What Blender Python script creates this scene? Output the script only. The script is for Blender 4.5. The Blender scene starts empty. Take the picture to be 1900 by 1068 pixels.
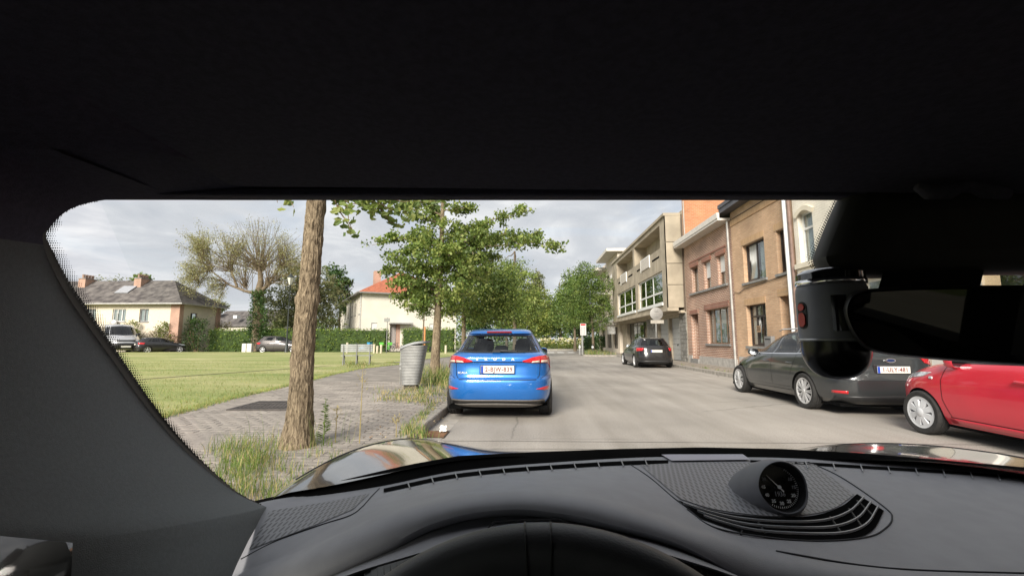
import bpy, bmesh, math, random
import numpy as np
from mathutils import Vector, Matrix, noise

random.seed(7)
rng = np.random.default_rng(7)
scene = bpy.context.scene
col = scene.collection
R = math.radians

# ------------------------------------------------------------------ camera
FPX, CAMH = 820.0, 1.25                      # focal length in photo pixels (1900 wide), eye height
YAW, PITCH = math.atan(35 / FPX), math.atan(98 / FPX)
cd = bpy.data.cameras.new('camera')
cam = bpy.data.objects.new('camera', cd)
col.objects.link(cam)
cam.location = (0, 0, CAMH)
cam.rotation_euler = (math.pi / 2 + PITCH, 0, YAW)
cd.sensor_width = 36.0
cd.lens = 36.0 * FPX / 1900.0
cd.clip_start = 0.02
cd.clip_end = 2000
scene.camera = cam

# ------------------------------------------------------------------ world and sun
SUN_EL, SUN_AZ = R(30), R(198)               # azimuth clockwise from +Y: veiled evening sun behind the camera
w = bpy.data.worlds.new('World')
scene.world = w
w.use_nodes = True
nt = w.node_tree
nt.nodes.clear()
N = nt.nodes.new
out = N('ShaderNodeOutputWorld')
sky = N('ShaderNodeTexSky')
sky.sky_type = 'NISHITA'
sky.sun_disc = False
sky.sun_elevation = SUN_EL
sky.sun_rotation = SUN_AZ
sky.air_density, sky.dust_density, sky.ozone_density = 1.0, 2.0, 1.0
bg1 = N('ShaderNodeBackground')
bg1.inputs['Strength'].default_value = 0.10
nt.links.new(sky.outputs[0], bg1.inputs[0])
tc = N('ShaderNodeTexCoord')
sep = N('ShaderNodeSeparateXYZ')
nt.links.new(tc.outputs['Generated'], sep.inputs[0])
mx = N('ShaderNodeMath'); mx.operation = 'MAXIMUM'; mx.inputs[1].default_value = 0.0
nt.links.new(sep.outputs[2], mx.inputs[0])
ad = N('ShaderNodeMath'); ad.operation = 'ADD'; ad.inputs[1].default_value = 0.22
nt.links.new(mx.outputs[0], ad.inputs[0])
dx = N('ShaderNodeMath'); dx.operation = 'DIVIDE'
dy = N('ShaderNodeMath'); dy.operation = 'DIVIDE'
nt.links.new(sep.outputs[0], dx.inputs[0]); nt.links.new(ad.outputs[0], dx.inputs[1])
nt.links.new(sep.outputs[1], dy.inputs[0]); nt.links.new(ad.outputs[0], dy.inputs[1])
cmb = N('ShaderNodeCombineXYZ')
nt.links.new(dx.outputs[0], cmb.inputs[0]); nt.links.new(dy.outputs[0], cmb.inputs[1])
n1 = N('ShaderNodeTexNoise'); n1.inputs['Scale'].default_value = 1.15
n1.inputs['Detail'].default_value = 7; n1.inputs['Roughness'].default_value = 0.58
n1.inputs['Distortion'].default_value = 0.9
nt.links.new(cmb.outputs[0], n1.inputs['Vector'])
rp1 = N('ShaderNodeValToRGB')                # cloud cover: almost closed, thin blue gaps
rp1.color_ramp.elements[0].position = 0.30; rp1.color_ramp.elements[0].color = (0.72, 0.72, 0.72, 1)
rp1.color_ramp.elements[1].position = 0.50; rp1.color_ramp.elements[1].color = (1, 1, 1, 1)
nt.links.new(n1.outputs['Fac'], rp1.inputs[0])
n2 = N('ShaderNodeTexNoise'); n2.inputs['Scale'].default_value = 2.1
n2.inputs['Detail'].default_value = 6; n2.inputs['Roughness'].default_value = 0.55
n2.inputs['Distortion'].default_value = 0.6
nt.links.new(cmb.outputs[0], n2.inputs['Vector'])
rp2 = N('ShaderNodeValToRGB')                # cloud grey to white
e = rp2.color_ramp.elements
e[0].position = 0.32; e[0].color = (0.315, 0.328, 0.355, 1)
e[1].position = 0.66; e[1].color = (0.50, 0.50, 0.505, 1)
m_ = e.new(0.48); m_.color = (0.37, 0.378, 0.40, 1)
nt.links.new(n2.outputs['Fac'], rp2.inputs[0])
bg2 = N('ShaderNodeBackground')
bg2.inputs['Strength'].default_value = 1.0
nt.links.new(rp2.outputs[0], bg2.inputs[0])
mixw = N('ShaderNodeMixShader')
nt.links.new(rp1.outputs[0], mixw.inputs[0])
nt.links.new(bg1.outputs[0], mixw.inputs[1]); nt.links.new(bg2.outputs[0], mixw.inputs[2])
nt.links.new(mixw.outputs[0], out.inputs[0])

sd = bpy.data.lights.new('sun', 'SUN')
sun = bpy.data.objects.new('sun', sd)
col.objects.link(sun)
sd.energy = 3.5
sd.angle = R(24)                             # veiled by cloud: a broad soft glow
sd.color = (1.0, 0.925, 0.83)
to_sun = Vector((math.sin(SUN_AZ) * math.cos(SUN_EL), math.cos(SUN_AZ) * math.cos(SUN_EL), math.sin(SUN_EL)))
sun.rotation_euler = (-to_sun).to_track_quat('-Z', 'Y').to_euler()
sun.location = (0, -20, 30)

vs = scene.view_settings
vs.view_transform = 'Standard'; vs.look = 'None'; vs.gamma = 1.0; vs.use_curve_mapping = False
vs.exposure = 0.95
scene.render.engine = 'CYCLES'
cy = scene.cycles
cy.use_denoising = True
cy.max_bounces = 9; cy.diffuse_bounces = 4; cy.glossy_bounces = 4; cy.transmission_bounces = 6
cy.transparent_max_bounces = 24
cy.caustics_reflective = False; cy.caustics_refractive = False
cy.sample_clamp_indirect = 6.0

# ------------------------------------------------------------------ helpers: pixel rays
_fw = Vector((-math.sin(YAW) * math.cos(PITCH), math.cos(YAW) * math.cos(PITCH), math.sin(PITCH)))
_rt = Vector((math.cos(YAW), math.sin(YAW), 0))
_up = _rt.cross(_fw)
EYE = Vector((0, 0, CAMH))
def ray(px, py):
    return _fw + _rt * ((px - 950) / FPX) + _up * (-(py - 534) / FPX)
def at(px, py, Y):                           # point seen at a photo pixel, at street depth Y
    d = ray(px, py); return EYE + d * (Y / d.y)
def gp(px, py, z=0.0):                       # point seen at a photo pixel, on the ground
    d = ray(px, py); return EYE + d * ((z - CAMH) / d.z)
def atx(px, py, X):                          # point seen at a photo pixel, on a plane along the street
    d = ray(px, py); return EYE + d * (X / d.x)

# ------------------------------------------------------------------ helpers: objects
ORG = {}
def tag(o, label=None, cat=None, group=None, kind=None):
    if label: o['label'] = label
    if cat: o['category'] = cat
    if group: o['group'] = group
    if kind: o['kind'] = kind
    return o
def thing(name, loc, label, cat, group=None, rz=0.0):
    o = bpy.data.objects.new(name, None)
    o.empty_display_size = 0.2
    col.objects.link(o)
    o.location = loc; o.rotation_euler = (0, 0, rz)
    ORG[o.name] = Vector(loc)
    return tag(o, label, cat, group)
def copy_tree(o, parent=None):
    c = o.copy(); col.objects.link(c)
    if parent: c.parent = parent
    for ch in o.children: copy_tree(ch, c)
    return c
def root(o):
    while o.parent: o = o.parent
    return o

class MB:
    """collects geometry for ONE mesh object"""
    def __init__(s): s.v = []; s.f = []; s.m = []
    def add(s, vs, fs, mi=0):
        b = len(s.v); s.v += [tuple(p) for p in vs]
        s.f += [tuple(i + b for i in f) for f in fs]; s.m += [mi] * len(fs)
        return s
    def box(s, x0, x1, y0, y1, z0, z1, mi=0, bev=0.0):
        if bev > 0:
            b = bev
            lo = [(x0, y0), (x1, y0), (x1, y1), (x0, y1)]
            v = []
            for z, i in ((z0, b), (z0 + b, 0), (z1 - b, 0), (z1, b)):
                v += [(x0 + i, y0 + i, z), (x1 - i, y0 + i, z), (x1 - i, y1 - i, z), (x0 + i, y1 - i, z)]
            f = [(3, 2, 1, 0), (12, 13, 14, 15)]
            for k in range(3):
                for j in range(4):
                    a, c = k * 4 + j, k * 4 + (j + 1) % 4
                    f.append((a, c, c + 4, a + 4))
            return s.add(v, f, mi)
        v = [(x0, y0, z0), (x1, y0, z0), (x1, y1, z0), (x0, y1, z0), (x0, y0, z1), (x1, y0, z1), (x1, y1, z1), (x0, y1, z1)]
        return s.add(v, [(3, 2, 1, 0), (4, 5, 6, 7), (0, 1, 5, 4), (1, 2, 6, 5), (2, 3, 7, 6), (3, 0, 4, 7)], mi)
    def hexa(s, p, mi=0):                    # eight free corners, bottom ring then top ring
        return s.add(p, [(3, 2, 1, 0), (4, 5, 6, 7), (0, 1, 5, 4), (1, 2, 6, 5), (2, 3, 7, 6), (3, 0, 4, 7)], mi)
    def tube(s, pts, rad, n=8, mi=0, cap=True):
        pts = [Vector(p) for p in pts]
        if not hasattr(rad, '__len__'): rad = [rad] * len(pts)
        v = []; t0 = None
        up = Vector((0, 0, 1))
        for i, p in enumerate(pts):
            t = (pts[min(i + 1, len(pts) - 1)] - pts[max(i - 1, 0)])
            t = t.normalized() if t.length > 1e-9 else Vector((0, 0, 1))
            if i == 0:
                a = t.cross(up)
                if a.length < 1e-3: a = t.cross(Vector((1, 0, 0)))
                a.normalize()
            else:
                a = (a - t * a.dot(t)).normalized()
            b = t.cross(a)
            for k in range(n):
                an = 2 * math.pi * k / n
                v.append(p + (a * math.cos(an) + b * math.sin(an)) * rad[i])
        f = []
        for i in range(len(pts) - 1):
            for k in range(n):
                f.append((i * n + k, i * n + (k + 1) % n, (i + 1) * n + (k + 1) % n, (i + 1) * n + k))
        if cap:
            f.append(tuple(range(n))[::-1]); f.append(tuple((len(pts) - 1) * n + k for k in range(n)))
        return s.add(v, f, mi)
    def lathe(s, prof, n=24, c=(0, 0, 0), axis='z', mi=0, closed=False, cap=True):   # prof: (radius, height)
        v = []
        for r, h in prof:
            for k in range(n):
                a = 2 * math.pi * k / n
                if axis == 'z': p = (c[0] + r * math.cos(a), c[1] + r * math.sin(a), c[2] + h)
                elif axis == 'x': p = (c[0] + h, c[1] + r * math.cos(a), c[2] + r * math.sin(a))
                else: p = (c[0] + r * math.sin(a), c[1] + h, c[2] + r * math.cos(a))
                v.append(p)
        f = []
        L = len(prof)
        for i in range(L - 1 if not closed else L):
            for k in range(n):
                f.append((i * n + k, i * n + (k + 1) % n, ((i + 1) % L) * n + (k + 1) % n, ((i + 1) % L) * n + k))
        if not closed and cap:
            if prof[0][0] > 1e-6: f.append(tuple(range(n))[::-1])
            if prof[-1][0] > 1e-6: f.append(tuple((L - 1) * n + k for k in range(n)))
        return s.add(v, f, mi)
    def grid(s, rows, mi=0, mfun=None):      # rows of points
        nr, nc = len(rows), len(rows[0])
        b = len(s.v)
        for r in rows: s.v += [tuple(p) for p in r]
        for i in range(nr - 1):
            for j in range(nc - 1):
                s.f.append((b + i * nc + j, b + i * nc + j + 1, b + (i + 1) * nc + j + 1, b + (i + 1) * nc + j))
                s.m.append(mfun(i, j) if mfun else mi)
        return s
    def prism(s, poly, d, mi=0):             # polygon of points extruded by vector d
        n = len(poly); d = Vector(d)
        v = [Vector(p) for p in poly] + [Vector(p) + d for p in poly]
        f = [tuple(range(n))[::-1], tuple(range(n, 2 * n))]
        f += [(i, (i + 1) % n, n + (i + 1) % n, n + i) for i in range(n)]
        return s.add(v, f, mi)
    def build(s, name, mats, parent=None, smooth=False, rel=False, auto=None, fixn=True):
        if not isinstance(mats, (list, tuple)): mats = [mats]
        me = bpy.data.meshes.new(name)
        vv = s.v
        if parent is not None and not rel:
            o0 = ORG.get(root(parent).name)
            if o0 is not None: vv = [(p[0] - o0.x, p[1] - o0.y, p[2] - o0.z) for p in vv]
        me.from_pydata(vv, [], s.f)
        for m in mats: me.materials.append(m)
        if len(mats) > 1: me.polygons.foreach_set('material_index', s.m)
        if fixn:
            bm = bmesh.new(); bm.from_mesh(me)
            bmesh.ops.recalc_face_normals(bm, faces=bm.faces)
            bm.to_mesh(me); bm.free()
        if smooth:
            me.polygons.foreach_set('use_smooth', [True] * len(me.polygons))
            if auto is not None:
                try: me.set_sharp_from_angle(angle=R(auto))
                except Exception: pass
        me.update()
        o = bpy.data.objects.new(name, me)
        col.objects.link(o)
        if parent is not None: o.parent = parent
        return o

def np_mesh(name, verts, k, mats, mi=None, parent=None, rel=False, smooth=False):
    """verts: (n*k,3) array of loose k-gons"""
    n = len(verts) // k
    if parent is not None and not rel:
        o0 = ORG.get(root(parent).name)
        if o0 is not None: verts = verts - np.array(o0)
    me = bpy.data.meshes.new(name)
    me.vertices.add(n * k); me.vertices.foreach_set('co', verts.astype(np.float32).ravel())
    me.loops.add(n * k); me.loops.foreach_set('vertex_index', np.arange(n * k, dtype=np.int32))
    me.polygons.add(n)
    me.polygons.foreach_set('loop_start', np.arange(0, n * k, k, dtype=np.int32))
    try: me.polygons.foreach_set('loop_total', np.full(n, k, dtype=np.int32))
    except Exception: pass
    for m in (mats if isinstance(mats, (list, tuple)) else [mats]): me.materials.append(m)
    if mi is not None: me.polygons.foreach_set('material_index', mi.astype(np.int32))
    me.update(calc_edges=True)
    o = bpy.data.objects.new(name, me); col.objects.link(o)
    if parent is not None: o.parent = parent
    return o

def text_mesh(name, s, size, mat, M, parent, rel=False, ext=0.001, align='CENTER', sx=1.0, bold=0.0, space=1.0):
    cu = bpy.data.curves.new(name, 'FONT')
    cu.body = s; cu.size = size; cu.align_x = align; cu.align_y = 'CENTER'; cu.extrude = ext; cu.offset = bold
    cu.resolution_u = 3; cu.space_character = space
    t = bpy.data.objects.new(name, cu); col.objects.link(t)
    dg = bpy.context.evaluated_depsgraph_get()
    me = bpy.data.meshes.new_from_object(t.evaluated_get(dg))
    bpy.data.objects.remove(t); bpy.data.curves.remove(cu)
    me.transform(Matrix.Diagonal((sx, 1, 1, 1)))
    me.transform(M)
    if parent is not None and not rel:
        o0 = ORG.get(root(parent).name)
        if o0 is not None: me.transform(Matrix.Translation(-o0))
    me.materials.clear(); me.materials.append(mat)
    o = bpy.data.objects.new(name, me); col.objects.link(o)
    if parent is not None: o.parent = parent
    return o

def frame_matrix(o, xa, ya):                 # text placed at o, running along xa, up ya
    xa = Vector(xa).normalized(); ya = Vector(ya).normalized(); za = xa.cross(ya).normalized()
    ya = za.cross(xa)
    M = Matrix.Identity(4)
    for i in range(3): M[i][0] = xa[i]; M[i][1] = ya[i]; M[i][2] = za[i]; M[i][3] = o[i]
    return M

def lerp(a, b, t): return a + (b - a) * t
def interp(x, tab):                          # piecewise linear table [(x, v), ...]
    if x <= tab[0][0]: return tab[0][1]
    for (x0, v0), (x1, v1) in zip(tab, tab[1:]):
        if x <= x1: return v0 + (v1 - v0) * (x - x0) / (x1 - x0)
    return tab[-1][1]
def pchip(xs, ys):
    xs = np.array(xs, float); ys = np.array(ys, float)
    h = np.diff(xs); d = np.diff(ys) / h
    m = np.zeros(len(xs))
    m[0], m[-1] = d[0], d[-1]
    for i in range(1, len(xs) - 1):
        if d[i - 1] * d[i] <= 0: m[i] = 0
        else:
            w1, w2 = 2 * h[i] + h[i - 1], h[i] + 2 * h[i - 1]
            m[i] = (w1 + w2) / (w1 / d[i - 1] + w2 / d[i])
    def f(x):
        x = min(max(x, xs[0]), xs[-1])
        i = min(int(np.searchsorted(xs, x, 'right')) - 1, len(xs) - 2)
        t = (x - xs[i]) / h[i]
        return float((1 + 2 * t) * (1 - t) ** 2 * ys[i] + t * (1 - t) ** 2 * h[i] * m[i] + t * t * (3 - 2 * t) * ys[i + 1] + t * t * (t - 1) * h[i] * m[i + 1])
    return f
def smooth_pts(pts, n):                      # Catmull-Rom through points
    P = [Vector(p) for p in pts]
    P = [P[0] * 2 - P[1]] + P + [P[-1] * 2 - P[-2]]
    o = []
    for i in range(1, len(P) - 2):
        for k in range(n):
            t = k / n
            a, b, c, d = P[i - 1], P[i], P[i + 1], P[i + 2]
            o.append(0.5 * ((2 * b) + (c - a) * t + (2 * a - 5 * b + 4 * c - d) * t * t + (3 * b - a - 3 * c + d) * t ** 3))
    o.append(P[-2])
    return o

# ------------------------------------------------------------------ materials
MATS = {}
def newmat(name):
    m = bpy.data.materials.new(name); m.use_nodes = True
    t = m.node_tree
    return m, t, t.nodes['Principled BSDF'], t.nodes['Material Output']
def pm(name, c, rough=0.6, metal=0.0, var=0.12, scale=6.0, bump=0.0, bscale=60.0, coat=0.0, spec=0.5, c2=None, trans=0.0, stretch=(1, 1, 1), detail=5):
    """plain surface: two-tone noise over a base colour, roughness variation, optional fine relief"""
    if name in MATS: return MATS[name]
    m, t, b, o = newmat(name)
    tcn = t.nodes.new('ShaderNodeTexCoord')
    mp = t.nodes.new('ShaderNodeMapping'); mp.inputs['Scale'].default_value = stretch
    t.links.new(tcn.outputs['Object'], mp.inputs[0])
    nz = t.nodes.new('ShaderNodeTexNoise'); nz.inputs['Scale'].default_value = scale; nz.inputs['Detail'].default_value = detail
    t.links.new(mp.outputs[0], nz.inputs['Vector'])
    rp = t.nodes.new('ShaderNodeValToRGB')
    a = tuple(max(0, x * (1 - var)) for x in c); z = tuple(min(1, x * (1 + var)) for x in c) if c2 is None else c2
    rp.color_ramp.elements[0].position = 0.34; rp.color_ramp.elements[0].color = (*a, 1)
    rp.color_ramp.elements[1].position = 0.66; rp.color_ramp.elements[1].color = (*z, 1)
    t.links.new(nz.outputs['Fac'], rp.inputs[0]); t.links.new(rp.outputs[0], b.inputs['Base Color'])
    b.inputs['Roughness'].default_value = rough; b.inputs['Metallic'].default_value = metal
    b.inputs['Specular IOR Level'].default_value = spec
    if coat: b.inputs['Coat Weight'].default_value = coat; b.inputs['Coat Roughness'].default_value = 0.05
    if bump:
        n2_ = t.nodes.new('ShaderNodeTexNoise'); n2_.inputs['Scale'].default_value = bscale; n2_.inputs['Detail'].default_value = 4
        t.links.new(mp.outputs[0], n2_.inputs['Vector'])
        bp = t.nodes.new('ShaderNodeBump'); bp.inputs['Strength'].default_value = min(1.0, bump); bp.inputs['Distance'].default_value = 0.02
        t.links.new(n2_.outputs['Fac'], bp.inputs['Height']); t.links.new(bp.outputs[0], b.inputs['Normal'])
    MATS[name] = m
    return m
def paint(name, c, metal=0.0, rough=0.35, flake=True):
    m = pm(name, c, rough=rough, metal=metal, var=0.04, scale=3.0, coat=1.0)
    return m
def glass(name, tint=(0.85, 0.9, 0.9), ior=1.5, refl=1.0, dust=0.0):
    """thin pane: clear view with a Fresnel reflection"""
    if name in MATS: return MATS[name]
    m, t, b, o = newmat(name)
    t.nodes.remove(b)
    tr = t.nodes.new('ShaderNodeBsdfTransparent'); tr.inputs[0].default_value = (*tint, 1)
    gl = t.nodes.new('ShaderNodeBsdfGlossy'); gl.inputs['Roughness'].default_value = 0.01
    # Schlick reflectance, the same from either face of the pane
    lw = t.nodes.new('ShaderNodeLayerWeight'); lw.inputs[0].default_value = 0.5
    pw = t.nodes.new('ShaderNodeMath'); pw.operation = 'POWER'; pw.inputs[1].default_value = 5.0
    t.links.new(lw.outputs['Facing'], pw.inputs[0])
    mu = t.nodes.new('ShaderNodeMath'); mu.operation = 'MULTIPLY_ADD'; mu.inputs[1].default_value = 0.9 * refl; mu.inputs[2].default_value = 0.06 * refl
    t.links.new(pw.outputs[0], mu.inputs[0])
    clear = tr
    if dust:                                     # thin uneven film of dust and wiper smears
        df = t.nodes.new('ShaderNodeBsdfDiffuse'); df.inputs[0].default_value = (0.8, 0.8, 0.8, 1)
        tcn = t.nodes.new('ShaderNodeTexCoord'); mp = t.nodes.new('ShaderNodeMapping'); mp.inputs['Scale'].default_value = (3.0, 9.0, 9.0); mp.inputs['Rotation'].default_value = (0, R(35), 0)
        t.links.new(tcn.outputs['Object'], mp.inputs[0])
        nz = t.nodes.new('ShaderNodeTexNoise'); nz.inputs['Scale'].default_value = 1.4; nz.inputs['Detail'].default_value = 8; nz.inputs['Roughness'].default_value = 0.7
        t.links.new(mp.outputs[0], nz.inputs['Vector'])
        mr = t.nodes.new('ShaderNodeMapRange'); mr.inputs[1].default_value = 0.35; mr.inputs[2].default_value = 0.75; mr.inputs[3].default_value = dust * 0.25; mr.inputs[4].default_value = dust
        t.links.new(nz.outputs['Fac'], mr.inputs[0])
        md = t.nodes.new('ShaderNodeMixShader'); t.links.new(mr.outputs[0], md.inputs[0]); t.links.new(tr.outputs[0], md.inputs[1]); t.links.new(df.outputs[0], md.inputs[2]); clear = md
    mxs = t.nodes.new('ShaderNodeMixShader')
    t.links.new(mu.outputs[0], mxs.inputs[0]); t.links.new(clear.outputs[0], mxs.inputs[1]); t.links.new(gl.outputs[0], mxs.inputs[2])
    t.links.new(mxs.outputs[0], o.inputs[0])
    MATS[name] = m
    return m
def brick(name, c1, c2, mortar, bw=0.225, bh=0.072, ms=0.010, rough=0.85, bump=0.5):
    if name in MATS: return MATS[name]
    m, t, b, o = newmat(name)
    tcn = t.nodes.new('ShaderNodeTexCoord'); sp = t.nodes.new('ShaderNodeSeparateXYZ')
    t.links.new(tcn.outputs['Object'], sp.inputs[0])
    s_ = t.nodes.new('ShaderNodeMath'); s_.operation = 'ADD'
    t.links.new(sp.outputs[0], s_.inputs[0]); t.links.new(sp.outputs[1], s_.inputs[1])
    cb = t.nodes.new('ShaderNodeCombineXYZ'); t.links.new(s_.outputs[0], cb.inputs[0]); t.links.new(sp.outputs[2], cb.inputs[1])
    br = t.nodes.new('ShaderNodeTexBrick')
    br.inputs['Scale'].default_value = 1.0; br.inputs['Brick Width'].default_value = bw; br.inputs['Row Height'].default_value = bh
    br.inputs['Mortar Size'].default_value = ms; br.inputs['Mortar Smooth'].default_value = 0.2; br.inputs['Bias'].default_value = 0.0
    br.inputs['Color1'].default_value = (*c1, 1); br.inputs['Color2'].default_value = (*c2, 1); br.inputs['Mortar'].default_value = (*mortar, 1)
    t.links.new(cb.outputs[0], br.inputs['Vector'])
    nz = t.nodes.new('ShaderNodeTexNoise'); nz.inputs['Scale'].default_value = 0.9; nz.inputs['Detail'].default_value = 6
    t.links.new(tcn.outputs['Object'], nz.inputs['Vector'])
    mr = t.nodes.new('ShaderNodeMapRange'); mr.inputs[1].default_value = 0.3; mr.inputs[2].default_value = 0.7; mr.inputs[3].default_value = 0.78; mr.inputs[4].default_value = 1.15
    t.links.new(nz.outputs['Fac'], mr.inputs[0])
    mm = t.nodes.new('ShaderNodeMix'); mm.data_type = 'RGBA'; mm.blend_type = 'MULTIPLY'; mm.inputs[0].default_value = 1.0
    t.links.new(br.outputs['Color'], mm.inputs[6]); t.links.new(mr.outputs[0], mm.inputs[7])
    t.links.new(mm.outputs[2], b.inputs['Base Color'])
    b.inputs['Roughness'].default_value = rough
    bp = t.nodes.new('ShaderNodeBump'); bp.inputs['Strength'].default_value = bump; bp.inputs['Distance'].default_value = 0.012; bp.invert = True
    t.links.new(br.outputs['Fac'], bp.inputs['Height']); t.links.new(bp.outputs[0], b.inputs['Normal'])
    MATS[name] = m
    return m
def leafmat(name, c, var=0.35, scale=1.2, tl=0.35):
    if name in MATS: return MATS[name]
    m = pm(name, c, rough=0.55, var=var, scale=scale, detail=3)
    t = m.node_tree; b = t.nodes['Principled BSDF']; o = t.nodes['Material Output']
    tr = t.nodes.new('ShaderNodeBsdfTranslucent')
    rp = [n for n in t.nodes if n.type == 'VALTORGB'][0]
    t.links.new(rp.outputs[0], tr.inputs[0])
    mxs = t.nodes.new('ShaderNodeMixShader'); mxs.inputs[0].default_value = tl
    t.links.new(b.outputs[0], mxs.inputs[1]); t.links.new(tr.outputs[0], mxs.inputs[2]); t.links.new(mxs.outputs[0], o.inputs[0])
    return m
def dots(name, base, hole, pitch=0.004, rad=0.3, rough=0.5, axes=(0, 1)):
    """perforated plate: staggered dots in the plate's own plane"""
    if name in MATS: return MATS[name]
    m, t, b, o = newmat(name)
    tcn = t.nodes.new('ShaderNodeTexCoord'); mp = t.nodes.new('ShaderNodeMapping')
    mp.inputs['Scale'].default_value = (1 / pitch, 0.25 / pitch, 1); mp.inputs['Rotation'].default_value = (0, 0, R(45))
    t.links.new(tcn.outputs['Object'], mp.inputs[0])
    fr = t.nodes.new('ShaderNodeVectorMath'); fr.operation = 'FRACTION'; t.links.new(mp.outputs[0], fr.inputs[0])
    sb = t.nodes.new('ShaderNodeVectorMath'); sb.operation = 'SUBTRACT'; sb.inputs[1].default_value = (0.5, 0.5, 0.5); t.links.new(fr.outputs[0], sb.inputs[0])
    sp = t.nodes.new('ShaderNodeVectorMath'); sp.operation = 'MULTIPLY'; sp.inputs[1].default_value = (1, 1, 0); t.links.new(sb.outputs[0], sp.inputs[0])
    ln = t.nodes.new('ShaderNodeVectorMath'); ln.operation = 'LENGTH'; t.links.new(sp.outputs[0], ln.inputs[0])
    lt = t.nodes.new('ShaderNodeMath'); lt.operation = 'LESS_THAN'; lt.inputs[1].default_value = rad; t.links.new(ln.outputs['Value'], lt.inputs[0])
    mm = t.nodes.new('ShaderNodeMix'); mm.data_type = 'RGBA'; mm.inputs[6].default_value = (*base, 1); mm.inputs[7].default_value = (*hole, 1)
    t.links.new(lt.outputs[0], mm.inputs[0]); t.links.new(mm.outputs[2], b.inputs['Base Color'])
    b.inputs['Roughness'].default_value = rough
    MATS[name] = m
    return m

# ================================================================== THE SETTING
KL, KR = -1.45, 6.85                         # kerb faces left and right of the road
WX = 8.5                                     # facade line of the row on the right
PZ = 0.12                                    # pavement height
M_asph = None
def asphalt():
    m, t, b, o = newmat('worn_asphalt')
    tcn = t.nodes.new('ShaderNodeTexCoord')
    n1 = t.nodes.new('ShaderNodeTexNoise'); n1.inputs['Scale'].default_value = 0.35; n1.inputs['Detail'].default_value = 6
    n2 = t.nodes.new('ShaderNodeTexNoise'); n2.inputs['Scale'].default_value = 55; n2.inputs['Detail'].default_value = 5; n2.inputs['Roughness'].default_value = 0.75
    mp = t.nodes.new('ShaderNodeMapping'); mp.inputs['Scale'].default_value = (1.6, 0.16, 1)
    n3 = t.nodes.new('ShaderNodeTexNoise'); n3.inputs['Scale'].default_value = 1.6; n3.inputs['Detail'].default_value = 5
    t.links.new(tcn.outputs['Object'], n1.inputs['Vector']); t.links.new(tcn.outputs['Object'], n2.inputs['Vector'])
    t.links.new(tcn.outputs['Object'], mp.inputs[0]); t.links.new(mp.outputs[0], n3.inputs['Vector'])
    r1 = t.nodes.new('ShaderNodeValToRGB'); r1.color_ramp.elements[0].position = 0.3; r1.color_ramp.elements[1].position = 0.7
    r1.color_ramp.elements[0].color = (0.30, 0.275, 0.245, 1); r1.color_ramp.elements[1].color = (0.39, 0.362, 0.33, 1)
    t.links.new(n3.outputs['Fac'], r1.inputs[0])
    r2 = t.nodes.new('ShaderNodeValToRGB'); r2.color_ramp.elements[0].position = 0.28; r2.color_ramp.elements[1].position = 0.72
    r2.color_ramp.elements[0].color = (0.5, 0.5, 0.5, 1); r2.color_ramp.elements[1].color = (1.4, 1.38, 1.35, 1)
    t.links.new(n2.outputs['Fac'], r2.inputs[0])
    r3 = t.nodes.new('ShaderNodeMapRange'); r3.inputs[1].default_value = 0.32; r3.inputs[2].default_value = 0.62; r3.inputs[3].default_value = 0.76; r3.inputs[4].default_value = 1.08
    t.links.new(n1.outputs['Fac'], r3.inputs[0])
    a = t.nodes.new('ShaderNodeMix'); a.data_type = 'RGBA'; a.blend_type = 'MULTIPLY'; a.inputs[0].default_value = 1
    t.links.new(r1.outputs[0], a.inputs[6]); t.links.new(r2.outputs[0], a.inputs[7])
    c = t.nodes.new('ShaderNodeMix'); c.data_type = 'RGBA'; c.blend_type = 'MULTIPLY'; c.inputs[0].default_value = 1
    t.links.new(a.outputs[2], c.inputs[6]); t.links.new(r3.outputs[0], c.inputs[7])
    vo = t.nodes.new('ShaderNodeTexVoronoi'); vo.feature = 'DISTANCE_TO_EDGE'; vo.inputs['Scale'].default_value = 0.33
    wv = t.nodes.new('ShaderNodeMix'); wv.data_type = 'VECTOR'; wv.inputs[0].default_value = 0.12
    n4 = t.nodes.new('ShaderNodeTexNoise'); n4.inputs['Scale'].default_value = 2.5; n4.inputs['Detail'].default_value = 6
    t.links.new(tcn.outputs['Object'], n4.inputs['Vector']); t.links.new(tcn.outputs['Object'], wv.inputs[4]); t.links.new(n4.outputs['Color'], wv.inputs[5])
    t.links.new(wv.outputs[1], vo.inputs['Vector'])
    cr = t.nodes.new('ShaderNodeMapRange'); cr.inputs[1].default_value = 0.0; cr.inputs[2].default_value = 0.006; cr.inputs[3].default_value = 0.62; cr.inputs[4].default_value = 1.0
    t.links.new(vo.outputs['Distance'], cr.inputs[0])
    n5 = t.nodes.new('ShaderNodeTexNoise'); n5.inputs['Scale'].default_value = 0.25; n5.inputs['Detail'].default_value = 2
    t.links.new(tcn.outputs['Object'], n5.inputs['Vector'])
    ms = t.nodes.new('ShaderNodeMapRange'); ms.inputs[1].default_value = 0.48; ms.inputs[2].default_value = 0.56; t.links.new(n5.outputs['Fac'], ms.inputs[0])
    cm = t.nodes.new('ShaderNodeMix'); cm.data_type = 'FLOAT'; cm.inputs[2].default_value = 1.0
    t.links.new(ms.outputs[0], cm.inputs[0]); t.links.new(cr.outputs[0], cm.inputs[3])
    d = t.nodes.new('ShaderNodeMix'); d.data_type = 'RGBA'; d.blend_type = 'MULTIPLY'; d.inputs[0].default_value = 1
    t.links.new(c.outputs[2], d.inputs[6]); t.links.new(cm.outputs[0], d.inputs[7])
    t.links.new(d.outputs[2], b.inputs['Base Color'])
    b.inputs['Roughness'].default_value = 0.82
    bp = t.nodes.new('ShaderNodeBump'); bp.inputs['Strength'].default_value = 0.5; bp.inputs['Distance'].default_value = 0.01
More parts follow.
